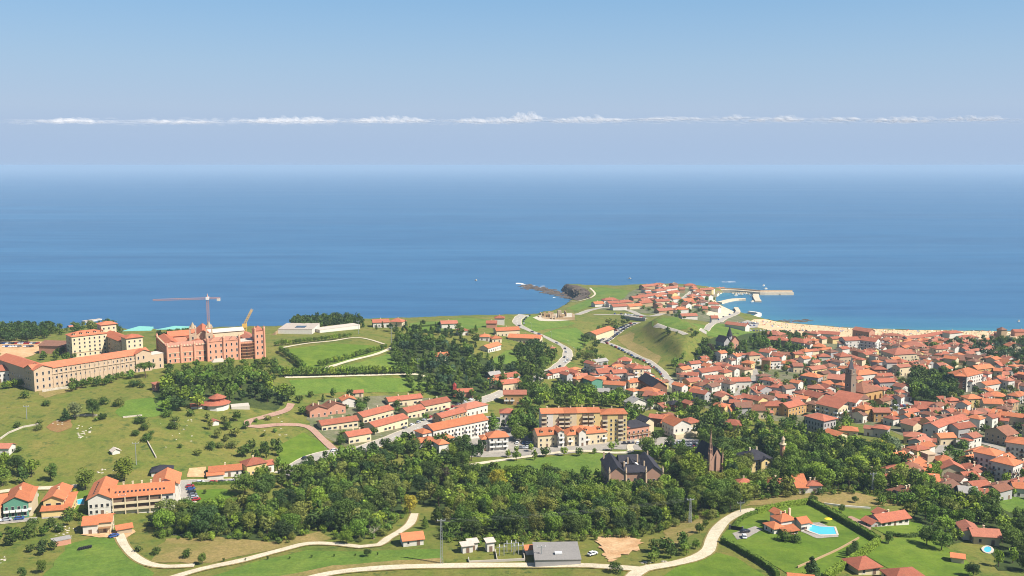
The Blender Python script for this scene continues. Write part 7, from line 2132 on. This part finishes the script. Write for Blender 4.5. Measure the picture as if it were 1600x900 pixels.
# rocks on the pasture and banks
rg = random.Random(8)
def rock_mesh(seed):
    r_ = np.random.default_rng(seed)
    bm = bmesh.new()
    bmesh.ops.create_icosphere(bm, subdivisions=2, radius=1)
    for v in bm.verts:
        v.co *= 1 + r_.normal(0, 0.16)
        v.co.z *= 0.55
    me = bpy.data.meshes.new('rock')
    bm.to_mesh(me); bm.free()
    me.materials.append(STONEPALE)
    return me
ROCKS = [rock_mesh(i) for i in range(5)]
spots = [(rg.uniform(120, 142), rg.uniform(664, 684)) for _ in range(26)] + [(rg.uniform(84, 125), rg.uniform(820, 838)) for _ in range(22)] + [(rg.uniform(250, 300), rg.uniform(655, 700)) for _ in range(14)] + [(rg.uniform(80, 104), rg.uniform(656, 666)) for _ in range(10)] + \
        [(rg.uniform(0, 10), rg.uniform(868, 880)) for _ in range(5)] + [(rg.uniform(255, 285), rg.uniform(822, 836)) for _ in range(8)] + [(rg.uniform(985, 1050), rg.uniform(876, 882)) for _ in range(10)] + [(rg.uniform(150, 185), rg.uniform(730, 740)) for _ in range(8)] + [(rg.uniform(390, 450), rg.uniform(640, 690)) for _ in range(8)]
sp_ = sorted(spots)
rcount = {}
for i, (u, v) in enumerate(sp_):
    g = G(u, v)
    o = put('rock', rg.choice(ROCKS), None, (g[0], g[1], g[2] - 0.1), rg.uniform(0, 6), (rg.uniform(0.3, 0.95), rg.uniform(0.3, 0.8), rg.uniform(0.3, 0.8)))
    where = ('on the bank left of the farmhouse' if v > 815 and u < 200 else 'beside the lane junction' if u > 900 else 'on the hillside pasture' if u < 240 else 'on the slope right of the pasture')
    rcount[where] = rcount.get(where, 0) + 1
    tag(o, 'pale limestone rock %s, %s from the left' % (where, ordinal(rcount[where] - 1)), 'rock', 'pale rocks ' + where)

# ------------------------------------------------------------------ vehicles
def car_parts():
    L, W = 4.2, 1.75
    prof = [(-2.1, 0.35), (-2.1, 0.8), (-1.9, 0.95), (-1.0, 1.0), (1.35, 1.0), (2.05, 0.85), (2.1, 0.35)]
    m = MB()
    n = len(prof)
    m.add([(x, -W / 2, z) for x, z in prof] + [(x, W / 2, z) for x, z in prof], [tuple(range(n)), tuple(range(2 * n - 1, n - 1, -1))] + [(i, n + i, n + (i + 1) % n, (i + 1) % n) for i in range(n)])
    m.add([(-1.35, -0.66, 1.42), (0.5, -0.66, 1.42), (0.5, 0.66, 1.42), (-1.35, 0.66, 1.42), (-1.35, -0.66, 1.36), (0.5, -0.66, 1.36), (0.5, 0.66, 1.36), (-1.35, 0.66, 1.36)], [(0, 1, 2, 3), (4, 5, 1, 0), (5, 6, 2, 1), (6, 7, 3, 2), (7, 4, 0, 3)])
    g = MB()
    g.add([(-1.85, -0.8, 0.98), (1.15, -0.8, 1.0), (1.15, 0.8, 1.0), (-1.85, 0.8, 0.98), (-1.4, -0.66, 1.37), (0.52, -0.66, 1.37), (0.52, 0.66, 1.37), (-1.4, 0.66, 1.37)], [(0, 1, 5, 4), (1, 2, 6, 5), (2, 3, 7, 6), (3, 0, 4, 7), (4, 5, 6, 7)])
    wv = MB().bar((0, -0.11, 0), (0, 0.11, 0), 0.33, 10)
    return m, g.mesh('windows', GLASS), wv.mesh('wheel', BLACK)
CB, CGL, CWH = car_parts()
CBODY = {k: CB.mesh('body', CARM[k]) for k in CARM}
def simple_car(col):
    m = MB()
    m.v, m.f, m.m = list(CB.v), list(CB.f), [0] * len(CB.f)
    k = len(m.v)
    for v in CGL.vertices: m.v.append(tuple(v.co))
    for f in CGL.polygons:
        m.f.append(tuple(k + i for i in f.vertices)); m.m.append(1)
    m.box(-1.6, -1.0, -0.86, 0.86, 0.02, 0.5, 2); m.box(1.0, 1.6, -0.86, 0.86, 0.02, 0.5, 2)
    return m.mesh('car', [CARM[col], GLASS, BLACK])
CSIMPLE = {k: simple_car(k) for k in CARM}
CN = {'white': 'white', 'silver': 'silver', 'dark': 'black', 'red': 'red', 'blue': 'blue', 'grey': 'grey'}
def place_car(x, y, yaw, col, label, group, off=0.36):
    z = H(x, y) + off
    if math.hypot(x, y) < 560:
        r = empty('car', (x, y, z), yaw)
        put('body', CBODY[col], r); put('windows', CGL, r)
        for a in (-1.3, 1.3):
            for b in (-0.8, 0.8):
                put('wheel', CWH, r, (a, b, 0.33))
    else:
        r = put('car', CSIMPLE[col], None, (x, y, z), yaw)
    tag(r, label, 'car', group)
rg = random.Random(12)
CK = list(CARM)
def car_row(key, t0, t1, n, off, where, group, yawoff=0.0, jit=0.0):
    c = ROADS[key]
    seg = c[int(t0 * (len(c) - 1)):int(t1 * (len(c) - 1)) + 1]
    for i in range(n):
        t = (i + rg.uniform(-jit, jit)) / max(1, n - 1) * (len(seg) - 1.01)
        t = min(max(t, 0), len(seg) - 1.01)
        k = int(t); f = t - k
        p = seg[k] * (1 - f) + seg[k + 1] * f
        d = seg[k + 1] - seg[k]
        d = d / (np.hypot(*d) + 1e-9)
        q = p + np.array([-d[1], d[0]]) * off
        col = rg.choice(('white', 'silver', 'dark', 'red', 'blue', 'grey', 'dark', 'silver'))
        place_car(q[0], q[1], math.atan2(d[1], d[0]) + yawoff, col, '%s car, %s along %s' % (CN[col], ordinal(i), where), group)
car_row('main', 0.44, 0.86, 13, 5.0, 'the left kerb of the main street', 'cars parked on the main street')
car_row('coast', 0.03, 0.3, 6, -2, 'the avenue going up', 'cars on the avenue', jit=0.4)
car_row('coast', 0.32, 0.75, 7, 2, 'the avenue coming down', 'cars on the avenue', jit=0.5)
car_row('coast', 0.8, 1.0, 6, -7, 'the cliff top lay-by', 'cars at the cliff top')
car_row('lot', 0.05, 0.75, 22, -3.6, 'the street below the vacant lot', 'cars parked below the vacant lot')
car_row('parking', 0.1, 0.95, 16, 3.2, 'the left of the parking road', 'cars on the parking road', math.pi / 2)
car_row('parking', 0.1, 0.95, 16, -3.2, 'the right of the parking road', 'cars on the parking road', math.pi / 2)
car_row('ridge', 0.3, 0.95, 9, 3.5, 'the wall above the parking road', 'cars above the retaining wall', math.pi / 2)
car_row('loop', 0.2, 0.95, 6, 3.2, 'the hotel car park loop', 'cars at the hotel', math.pi / 2)
car_row('inn', 0.35, 0.9, 5, -2.4, 'the road past the inn', 'cars at the inn', jit=0.3)
car_row('hotel_low', 0.4, 0.85, 4, 1.2, 'the road below the green fronted house', 'cars below the hillside houses')
car_row('main', 0.05, 0.2, 3, 1.8, 'the street at the roundabout', 'cars at the roundabout', jit=0.3)
car_row('quay', 0.3, 0.95, 8, 3, 'the harbour road', 'cars at the harbour')
def car_grid(px0, px1, rows, cols, where, group):
    n = 0
    for j in range(rows):
        for i in range(cols):
            if rg.random() < 0.12:
                continue
            u = px0[0] + (px1[0] - px0[0]) * (i + 0.5) / cols
            v = px0[1] + (px1[1] - px0[1]) * (j + 0.5) / rows
            g = G(u, v)
            if not free(g[0], g[1], 1.5):
                continue
            col = rg.choice(('white', 'silver', 'dark', 'red', 'blue', 'grey', 'white', 'silver'))
            place_car(g[0], g[1], R(rg.choice((80, 85, 88))), col, '%s car, %s counting by rows in %s' % (CN[col], ordinal(n), where), group, 0.24)
            n += 1
car_grid((0, 535), (66, 545), 2, 14, 'the sandy car park at left', 'cars in the sandy car park')
car_grid((1048, 690), (1096, 702), 3, 10, 'the car park by the chapel', 'cars in the chapel car park')
car_grid((1150, 504), (1186, 511), 2, 11, 'the harbour car park', 'cars in the harbour car park')
car_grid((1386, 632), (1424, 645), 2, 8, 'the town square', 'cars on the town square')
car_grid((800, 690), (832, 704), 2, 6, 'the yard left of the big apartments', 'cars by the apartments')
car_grid((972, 690), (1020, 697), 1, 7, 'the forecourt of the brick shop', 'cars by the brick shop')
car_grid((1160, 514), (1262, 521), 1, 20, 'the line behind the beach', 'cars behind the beach')
for u, v, col, lab in ((1164, 833, 'dark', 'black car parked on the villa forecourt'), (1163, 841, 'white', 'white car parked on the villa forecourt'), (178, 840, 'blue', 'blue car beside the farmhouse drive'), (926, 868, 'white', 'white van-like car beside the bare earth mound'), (402, 758, 'red', 'red car near the roadside tree')):
    g = G(u, v)
    place_car(g[0], g[1], R(rg.uniform(0, 90)), col, lab, None)

# ------------------------------------------------------------------ poles, pylons, cables
def pylon(u, v, h, label, lat=True):
    g = G(u, v)
    r = empty('power_pylon', tuple(g), R(8))
    tag(r, label, 'pylon', 'power pylons')
    m = MB()
    if lat:
        for sx in (-1, 1):
            for sy in (-1, 1):
                m.bar((sx * 0.55, sy * 0.55, -0.5), (sx * 0.22, sy * 0.22, h), 0.10)
        n = int(h / 1.2)
        for i in range(n):
            a = 0.55 - 0.33 * i / n
            z = h * i / n
            m.bar((-a, -a, z), (a, -a, z + h / n), 0.06); m.bar((a, a, z), (-a, a, z + h / n), 0.06)
            m.bar((-a, a, z), (-a, -a, z + h / n), 0.06); m.bar((a, -a, z), (a, a, z + h / n), 0.06)
    else:
        m.frustum(0, 0, -0.5, h, 0.22, 0.14, 8)
    m.put('mast', METAL, r)
    MB().box(-1.6, 1.6, -0.1, 0.1, h - 0.6, h - 0.4).put('crossarm', METAL, r)
    for x in (-1.5, 0, 1.5):
        MB().frustum(x, 0, h - 0.4, h + 0.2, 0.1, 0.06, 6).put('insulator', WHITE, r)
    return g, h
A = pylon(690, 881, 18, 'tall steel power pole beside the bottom lane')
B = pylon(1078, 817, 11, 'lattice power pylon in the dry clearing')
pylon(1363, 770, 10, 'pylon on the bank above the bungalow')
pylon(192, 802, 9, 'pale pole in front of the hotel', False)
pylon(213, 726, 12, 'thin pole behind the hotel on the pasture', False)
pylon(612, 540, 16, 'tall slim mast beside the diagonal path', False)
pylon(846, 880, 7, 'short pole in front of the grey warehouse', False)
pylon(653, 578, 9, 'pole at the end of the straight avenue', False)
pylon(1157, 801, 5, 'short pole at the top of the villa lane', False)
pylon(560, 522, 12, 'floodlight mast beside the upper lawn path', False)
pylon(42, 655, 8, 'lone wooden pole on the left pasture', False)
m = MB()
a = np.array([A[0][0], A[0][1], A[0][2] + 17.6]); b = np.array([B[0][0], B[0][1], B[0][2] + 10.8])
r = empty('power_line', tuple(a)); tag(r, 'thin sagging power cables from the tall pole across the wood', 'cable')
for s in (-1.5, 0, 1.5):
    m = MB()
    pts = [(a + (b - a) * t + np.array([0, s, -6 * t * (1 - t)])) - a for t in np.linspace(0, 1, 15)]
    for p, q in zip(pts[:-1], pts[1:]):
        m.bar(p, q, 0.013, 4)
    m.put('cable', METAL, r)
# lamp posts along the avenues
lm = MB().frustum(0, 0, -0.3, 7, 0.09, 0.06, 6).box(-0.05, 1.3, -0.05, 0.05, 6.9, 7.0).mesh('pole', METAL)
lh = MB().box(0.9, 1.5, -0.12, 0.12, 6.75, 6.9).mesh('lamp_head', WHITE)
for key, nm in (('main', 'the main street'), ('coast', 'the coast avenue')):
    c = ROADS[key]
    for k, i in enumerate(range(8, len(c) - 2, 8)):
        d = c[i + 1] - c[i]
        d = d / np.hypot(*d)
        q = c[i] + np.array([d[1], -d[0]]) * 6.2
        r = empty('street_lamp', (q[0], q[1], H(*q)), math.atan2(d[1], d[0]) + math.pi / 2)
        put('pole', lm, r); put('lamp_head', lh, r)
        tag(r, 'grey street lamp, %s from the lower end of %s' % (ordinal(k), nm), 'street lamp', 'lamps of the avenues')
# gate of the villa
g = G(1150, 829)
r = empty('garden_gate', tuple(g), R(-25))
tag(r, 'dark gate with posts at the villa drive', 'gate')
MB().box(-3, -2.4, -0.3, 0.3, -0.3, 2.2).put('post', WALL['darkgrey'], r); MB().box(2.4, 3, -0.3, 0.3, -0.3, 2.2).put('post', WALL['darkgrey'], r)
MB().box(-2.38, 2.38, -0.06, 0.06, 0.15, 1.9).put('leaf', BLACK, r)
# bales beside the farmhouse: a row of dark rolls
for i in range(6):
    g = G(124 + i * 3.4, 860 - i * 0.7)
    o = MB().bar((0, -0.6, 0.62), (0, 0.6, 0.62), 0.62, 12).put('silage_bale', BLACK, None, tuple(g), R(8))
    tag(o, 'black wrapped round bale, %s from left in the row on the mown slope' % ordinal(i), 'bale', 'row of black bales')

# ------------------------------------------------------------------ harbour, rocks, beach, boats
def quay(name, px, w, ztop, label, mat=QUAY, z=0.0, parapet=0.0):
    pts = [P(u, v, ztop)[:2] for u, v in px]
    c = spline(pts, 6)
    d = np.gradient(c, axis=0)
    d /= np.linalg.norm(d, axis=1)[:, None]
    n_ = np.column_stack([-d[:, 1], d[:, 0]])
    o0 = c[0]
    vs, fs = [], []
    rgq = np.random.default_rng(len(c))
    for i in range(len(c)):
        for s, zz in ((-0.58, -3), (-0.5, ztop), (0.5, ztop), (0.58, -3)):
            q = c[i] + n_[i] * s * w
            vs.append((q[0] - o0[0], q[1] - o0[1], zz))
    for i in range(len(c) - 1):
        for k in range(3):
            a = 4 * i + k
            fs.append((a, a + 4, a + 5, a + 1))
    fs += [(0, 1, 2, 3), tuple(4 * (len(c) - 1) + i for i in (3, 2, 1, 0))]
    r = empty(name, (o0[0], o0[1], 0))
    tag(r, label, 'pier')
    put('body', mesh_of('body', vs, fs, mat), r)
    if parapet:
        vs, fs = [], []
        for i in range(len(c)):
            for s, zz in ((0.34, ztop - 0.1), (0.34, ztop + parapet), (0.48, ztop + parapet), (0.48, ztop - 0.1)):
                q = c[i] + n_[i] * s * w
                vs.append((q[0] - o0[0], q[1] - o0[1], zz))
        for i in range(len(c) - 1):
            for k in range(3):
                a = 4 * i + k
                fs.append((a, a + 4, a + 5, a + 1))
        fs += [(0, 1, 2, 3), tuple(4 * (len(c) - 1) + i for i in (3, 2, 1, 0))]
        put('parapet', mesh_of('parapet', vs, fs, WALL['palestone']), r)
    return r
quay('breakwater', [(1126, 452), (1150, 453), (1176, 455), (1188, 456), (1212, 456), (1239, 456)], 9, 4.5, 'long pale stone breakwater with high outer wall', parapet=2.2)
quay('quay', [(1124, 472), (1140, 468), (1152, 466.5), (1165, 466.5)], 8, 2.6, 'short inner harbour quay of pale stone')
quay('mole', [(1181, 459), (1182, 465), (1185, 470)], 9, 2.2, 'round ended stone mole inside the breakwater')
quay('jetty', [(1168, 500), (1178, 494), (1187, 489), (1170, 486)], 5, 3.0, 'white hooked jetty at the end of the beach', WALL['white'])
quay('quay', [(1120, 492), (1140, 488), (1153, 487), (1150, 480)], 6, 2.6, 'pale quay wall below the harbour houses')
bo = MB()
hull = [(-2.6, 0.0), (-2.4, 0.85), (1.2, 0.85), (2.9, 0.0)]
bo.add([(-2.5, -0.8, 0.7), (1.4, -0.85, 0.75), (3.0, 0, 0.95), (1.4, 0.85, 0.75), (-2.5, 0.8, 0.7), (-2.3, -0.5, -0.2), (1.1, -0.5, -0.2), (2.3, 0, -0.1), (1.1, 0.5, -0.2), (-2.3, 0.5, -0.2)],
       [(0, 1, 2, 3, 4), (5, 6, 1, 0), (6, 7, 2, 1), (7, 8, 3, 2), (8, 9, 4, 3), (9, 5, 0, 4)])
BOH = bo.mesh('hull', WHITE)
BOC = MB().box(-1.2, 0.6, -0.55, 0.55, 0.7, 1.6).mesh('cabin', WALL['cream'])
BPX = [(1145 + 3 * i, 459.5) for i in range(11)] + [(1150, 462), (1158, 461.5), (1170, 461), (1176, 464), (1176, 472), (1193, 447), (984, 436), (1592, 503), (744, 439), (1196, 452)]
for i, (u, v) in enumerate(BPX):
    p = P(u, v, 0)
    r = empty('boat', (p[0], p[1], 0.1), rg.uniform(0, 6.28))
    s = 1.5
    put('hull', BOH, r, scale=(s, s, s)); put('cabin', BOC, r, scale=(s, s, s))
    lab = 'white boat moored in the harbour, %s from left' % ordinal(i) if i < 16 else ('white boat on the open sea right of the pier' if i == 16 else 'white boat off the headland' if i == 17 else 'white boat off the beach at right' if i == 18 else 'white boat in the bay left of the headland' if i == 19 else 'small boat outside the breakwater')
    tag(r, lab, 'boat', 'small boats')
# tidal rocks below the headland and along the shore
rv, rf = [], []
rq = np.random.default_rng(44)
def lump(x, y, rx, ry, h, rot=0.0):
    k = len(rv)
    n = 9
    ca, sa = math.cos(rot), math.sin(rot)
    for ring, (f, zf) in enumerate(((1.15, -1.2), (0.95, 0.25), (0.55, 0.8))):
        for i in range(n):
            a = 2 * math.pi * i / n
            j = 1 + rq.normal(0, 0.16)
            px, py = rx * f * j * math.cos(a), ry * f * j * math.sin(a)
            rv.append((x + px * ca - py * sa, y + px * sa + py * ca, h * zf * (1 + rq.normal(0, 0.2)) if zf > 0 else -1.0))
    rv.append((x, y, h))
    for ring in range(2):
        for i in range(n):
            rf.append((k + ring * n + i, k + ring * n + (i + 1) % n, k + (ring + 1) * n + (i + 1) % n, k + (ring + 1) * n + i))
    for i in range(n):
        rf.append((k + 2 * n + i, k + 2 * n + (i + 1) % n, k + 3 * n))
for i in range(150):
    t = rq.random() ** 0.8
    u, v = 898 - 78 * t + rq.normal(0, 3), 467 - 20 * t ** 0.8 + rq.normal(0, 2.2) * (1.2 - 0.6 * t)
    p = P(u, v, 0)
    if -coast_dist(np.array([p[0]]), np.array([p[1]]))[0] < -3:
        continue
    lump(p[0], p[1], rq.uniform(3, 9), rq.uniform(2, 5), rq.uniform(0.5, 2.0) * (1.1 - 0.5 * t), rq.uniform(-0.5, 0.5))
for i in range(26):
    p = P(rq.uniform(1218, 1275), 501.5 + rq.normal(0, 0.8), 0)
    lump(p[0], p[1], rq.uniform(2, 6), rq.uniform(1, 3), rq.uniform(0.3, 0.8))
for i in range(40):
    p = P(rq.uniform(1186, 1240), 459.5 + rq.normal(0, 0.8), 0)
    lump(p[0], p[1], rq.uniform(1, 2.5), rq.uniform(1, 2.5), rq.uniform(0.8, 2.4))
tag(put('tidal_rocks', mesh_of('tidal_rocks', rv, rf, ROCK)), 'dark brown tidal rocks below the headland and harbour', kind='stuff')
# cliff outcrops of the headland
sheet('cliff_face', [(876, 455), (880, 447.5), (890, 445), (902, 446), (914, 451), (924, 458), (916, 466), (904, 470), (895, 468), (886, 461)], ROCK, 0.35, 'dark rocky cliff face of the headland', 5.0, 1.5)
OC = sorted((rq.uniform(879, 922), rq.random()) for _ in range(46))
noc = 0
for u, t in OC:
    v = 448 + (u - 880) * 0.14 + t * 13
    p = G(u, v)
    if p[2] < 0.4:
        continue
    me = ROCKS[noc % 5].copy()
    me.materials[0] = ROCK
    o = put('cliff_outcrop', me, None, (p[0], p[1], p[2] - 0.6), rq.uniform(0, 6), (rq.uniform(1.5, 3.4), rq.uniform(1.5, 3), rq.uniform(2.2, 6)))
    tag(o, 'jagged dark rock outcrop on the headland cliff face, %s from the left' % ordinal(noc), 'rock', 'rock outcrops of the headland cliff')
    noc += 1
# breaking water round the rocks and along the beach
fm = MB()
def foam_at(u, v, rx, ry):
    p = P(u, v, 0)
    k = []
    for i in range(10):
        a = 2 * math.pi * i / 10
        j = 1 + rq.normal(0, 0.25)
        k.append((p[0] + rx * j * math.cos(a), p[1] + ry * j * math.sin(a), 0.06))
    fm.add(k, [tuple(range(10))])
for u, v, a, b in ((811, 443, 6, 9), (822, 448, 7, 5), (866, 465, 2, 3), (818, 444.5, 4, 4), (830, 446, 5, 4), (848, 447, 5, 3), (1142, 440.5, 9, 4), (1133, 440.6, 6, 3), (845, 449, 4, 3)):
    foam_at(u, v, a, b)
fm.put('foam', WHITE)['kind'] = 'stuff'
bpy.data.objects['foam']['label'] = 'white foam where swell breaks on the rocks'
ribbon('surf_line', None, 2.2, WETSAND, 0.16, 'wet sand along the water edge', world=[tuple(P(u, v, 0.4)[:2]) for u, v in ((1190, 498.3), (1212, 502.8), (1268, 507.8), (1330, 512.8), (1400, 515.2), (1500, 516.7), (1600, 518.3), (1720, 519.7))])
# sunbathers and parasols on the sand read as one crowd
pv = MB()
PM = [plain_mat('parasol_' + n_, c_) for n_, c_ in (('blue', srgb(60, 100, 170)), ('red', srgb(190, 70, 60)), ('white', srgb(235, 235, 230)), ('green', srgb(80, 140, 100)), ('skin', srgb(170, 110, 84)), ('dark', srgb(70, 60, 70)))]
for i in range(620):
    u = rq.uniform(1178, 1640)
    lo = np.interp(u, [1178, 1215, 1270, 1330, 1400, 1640], [501, 504.5, 509.5, 514.5, 516.8, 520])
    hi = np.interp(u, [1178, 1215, 1270, 1330, 1400, 1640], [508, 514, 520, 524, 525, 527])
    v = lo + (hi - lo) * rq.random() ** 1.3
    p = G(u, v)
    if p[2] < 0.3:
        continue
    if i % 5 == 0:
        pv.frustum(p[0], p[1], p[2], p[2] + 1.9, 0.04, 0.04, 4, 2)
        pv.frustum(p[0], p[1], p[2] + 1.8, p[2] + 2.3, 1.1, 0.05, 7, int(rq.integers(0, 4)))
    else:
        hgt = 1.65 if i % 3 else 0.5
        pv.frustum(p[0], p[1], p[2], p[2] + hgt * 0.82, 0.2, 0.16, 5, int(rq.integers(3, 6)))
        pv.frustum(p[0], p[1], p[2] + hgt * 0.86, p[2] + hgt, 0.11, 0.07, 5, 4)
tag(pv.put('beach_crowd', PM), 'crowd of tiny sunbathers and parasols on the beach', kind='stuff')

# ------------------------------------------------------------------ haze and the far cloud bank
hm_, hnt, hb = nodes_of('marine_haze')
hnt.nodes.remove(hb)
pvn = hnt.nodes.new('ShaderNodeVolumePrincipled')
pvn.inputs['Color'].default_value = (0.44, 0.575, 0.71, 1)
pvn.inputs['Density'].default_value = 0.00008
pvn.inputs['Anisotropy'].default_value = 0.0
hnt.links.new(pvn.outputs[0], hnt.nodes['Material Output'].inputs['Volume'])
hz = MB().box(-180000, 180000, -2000, 210000, -4.2, 204)
tag(hz.put('haze', hm_), 'thin bluish marine haze over land and sea', kind='stuff')

cm_, cnt, cb = nodes_of('cloud_vapour')
cb.inputs['Base Color'].default_value = (0.86, 0.80, 0.74, 1)
cb.inputs['Roughness'].default_value = 1.0
cb.inputs['Specular IOR Level'].default_value = 0.0
ctr = cnt.nodes.new('ShaderNodeBsdfTransparent')
cmx = cnt.nodes.new('ShaderNodeMixShader')
cmx.inputs[0].default_value = 0.055
cnt.links.new(ctr.outputs[0], cmx.inputs[1])
cnt.links.new(cb.outputs[0], cmx.inputs[2])
cnt.links.new(cmx.outputs[0], cnt.nodes['Material Output'].inputs['Surface'])
cv_ = cm_.copy()
cv_.name = 'cloud_veil'
for n_ in cv_.node_tree.nodes:
    if n_.type == 'MIX_SHADER':
        n_.inputs[0].default_value = 0.03
CLD = 26000.0
rc = np.random.default_rng(3)
CLOUDS = [(112, 188, 92, 8, 'white cloud bank low at far left'), (282, 190, 112, 5, 'thin cloud streak second from the left'), (455, 187, 150, 9, 'long cloud bank left of the middle'), (608, 186, 120, 9, 'bright cloud bank left of the tallest cloud'),
          (765, 187, 110, 10, 'cloud bank joined to the left of the tallest cloud'), (822, 181, 52, 15, 'tallest white puff of the horizon clouds'), (920, 186, 120, 9, 'cloud bank right of the tallest cloud'), (1050, 185, 110, 5, 'thin cloud streak right of the middle'),
          (1144, 183, 34, 8, 'small single cloud puff right of the middle'), (1214, 185, 78, 9, 'cloud puff third from the right'), (1318, 185, 44, 7, 'small cloud puff near the right'), (1412, 186, 88, 9, 'cloud bank second from the right'), (1522, 184, 90, 8, 'rightmost cloud bank over the sea'),
          (415, 188.5, 800, 3.6, 'faint thin veil of cloud joining the left cloud banks'), (1190, 187, 800, 3.6, 'faint thin veil of cloud joining the right cloud banks')]
for (u, v, w, h, lab) in CLOUDS:
    vs, fs = [], []
    bm = bmesh.new()
    mpp = CLD / F
    n = max(14, int(w / 2.6))
    for i in range(n):
        t = (i + 0.5) / n * 2 - 1
        hh = h * mpp * (1 - t * t) ** 0.6 * rc.uniform(0.35, 1.0)
        rx = w * mpp / n * rc.uniform(1.6, 4.2)
        mat = Matrix.Translation((t * w * mpp * 0.5, rc.uniform(-500, 500), rc.uniform(-0.12, 0.1) * h * mpp if w < 300 else rc.normal(0, 0.5) * h * mpp)) @ Matrix.Diagonal((rx, rx * 1.6, max(hh, 22), 1))
        res = bmesh.ops.create_icosphere(bm, subdivisions=2, radius=1.0, matrix=mat)
        for vv_ in res['verts']:
            if vv_.co.z < 0 and w < 300:
                vv_.co.z *= 0.35
            vv_.co.z *= 1 + rc.normal(0, 0.08)
    me = bpy.data.meshes.new('cloud')
    bm.to_mesh(me); bm.free()
    me.materials.append(cm_ if w < 300 else cv_)
    d = ray(u, v + h * 0.4)
    t_ = CLD / d[1]
    o = put('cloud', me, None, (d[0] * t_, CLD, HC + d[2] * t_))
    tag(o, lab, 'cloud', 'low clouds over the sea horizon')
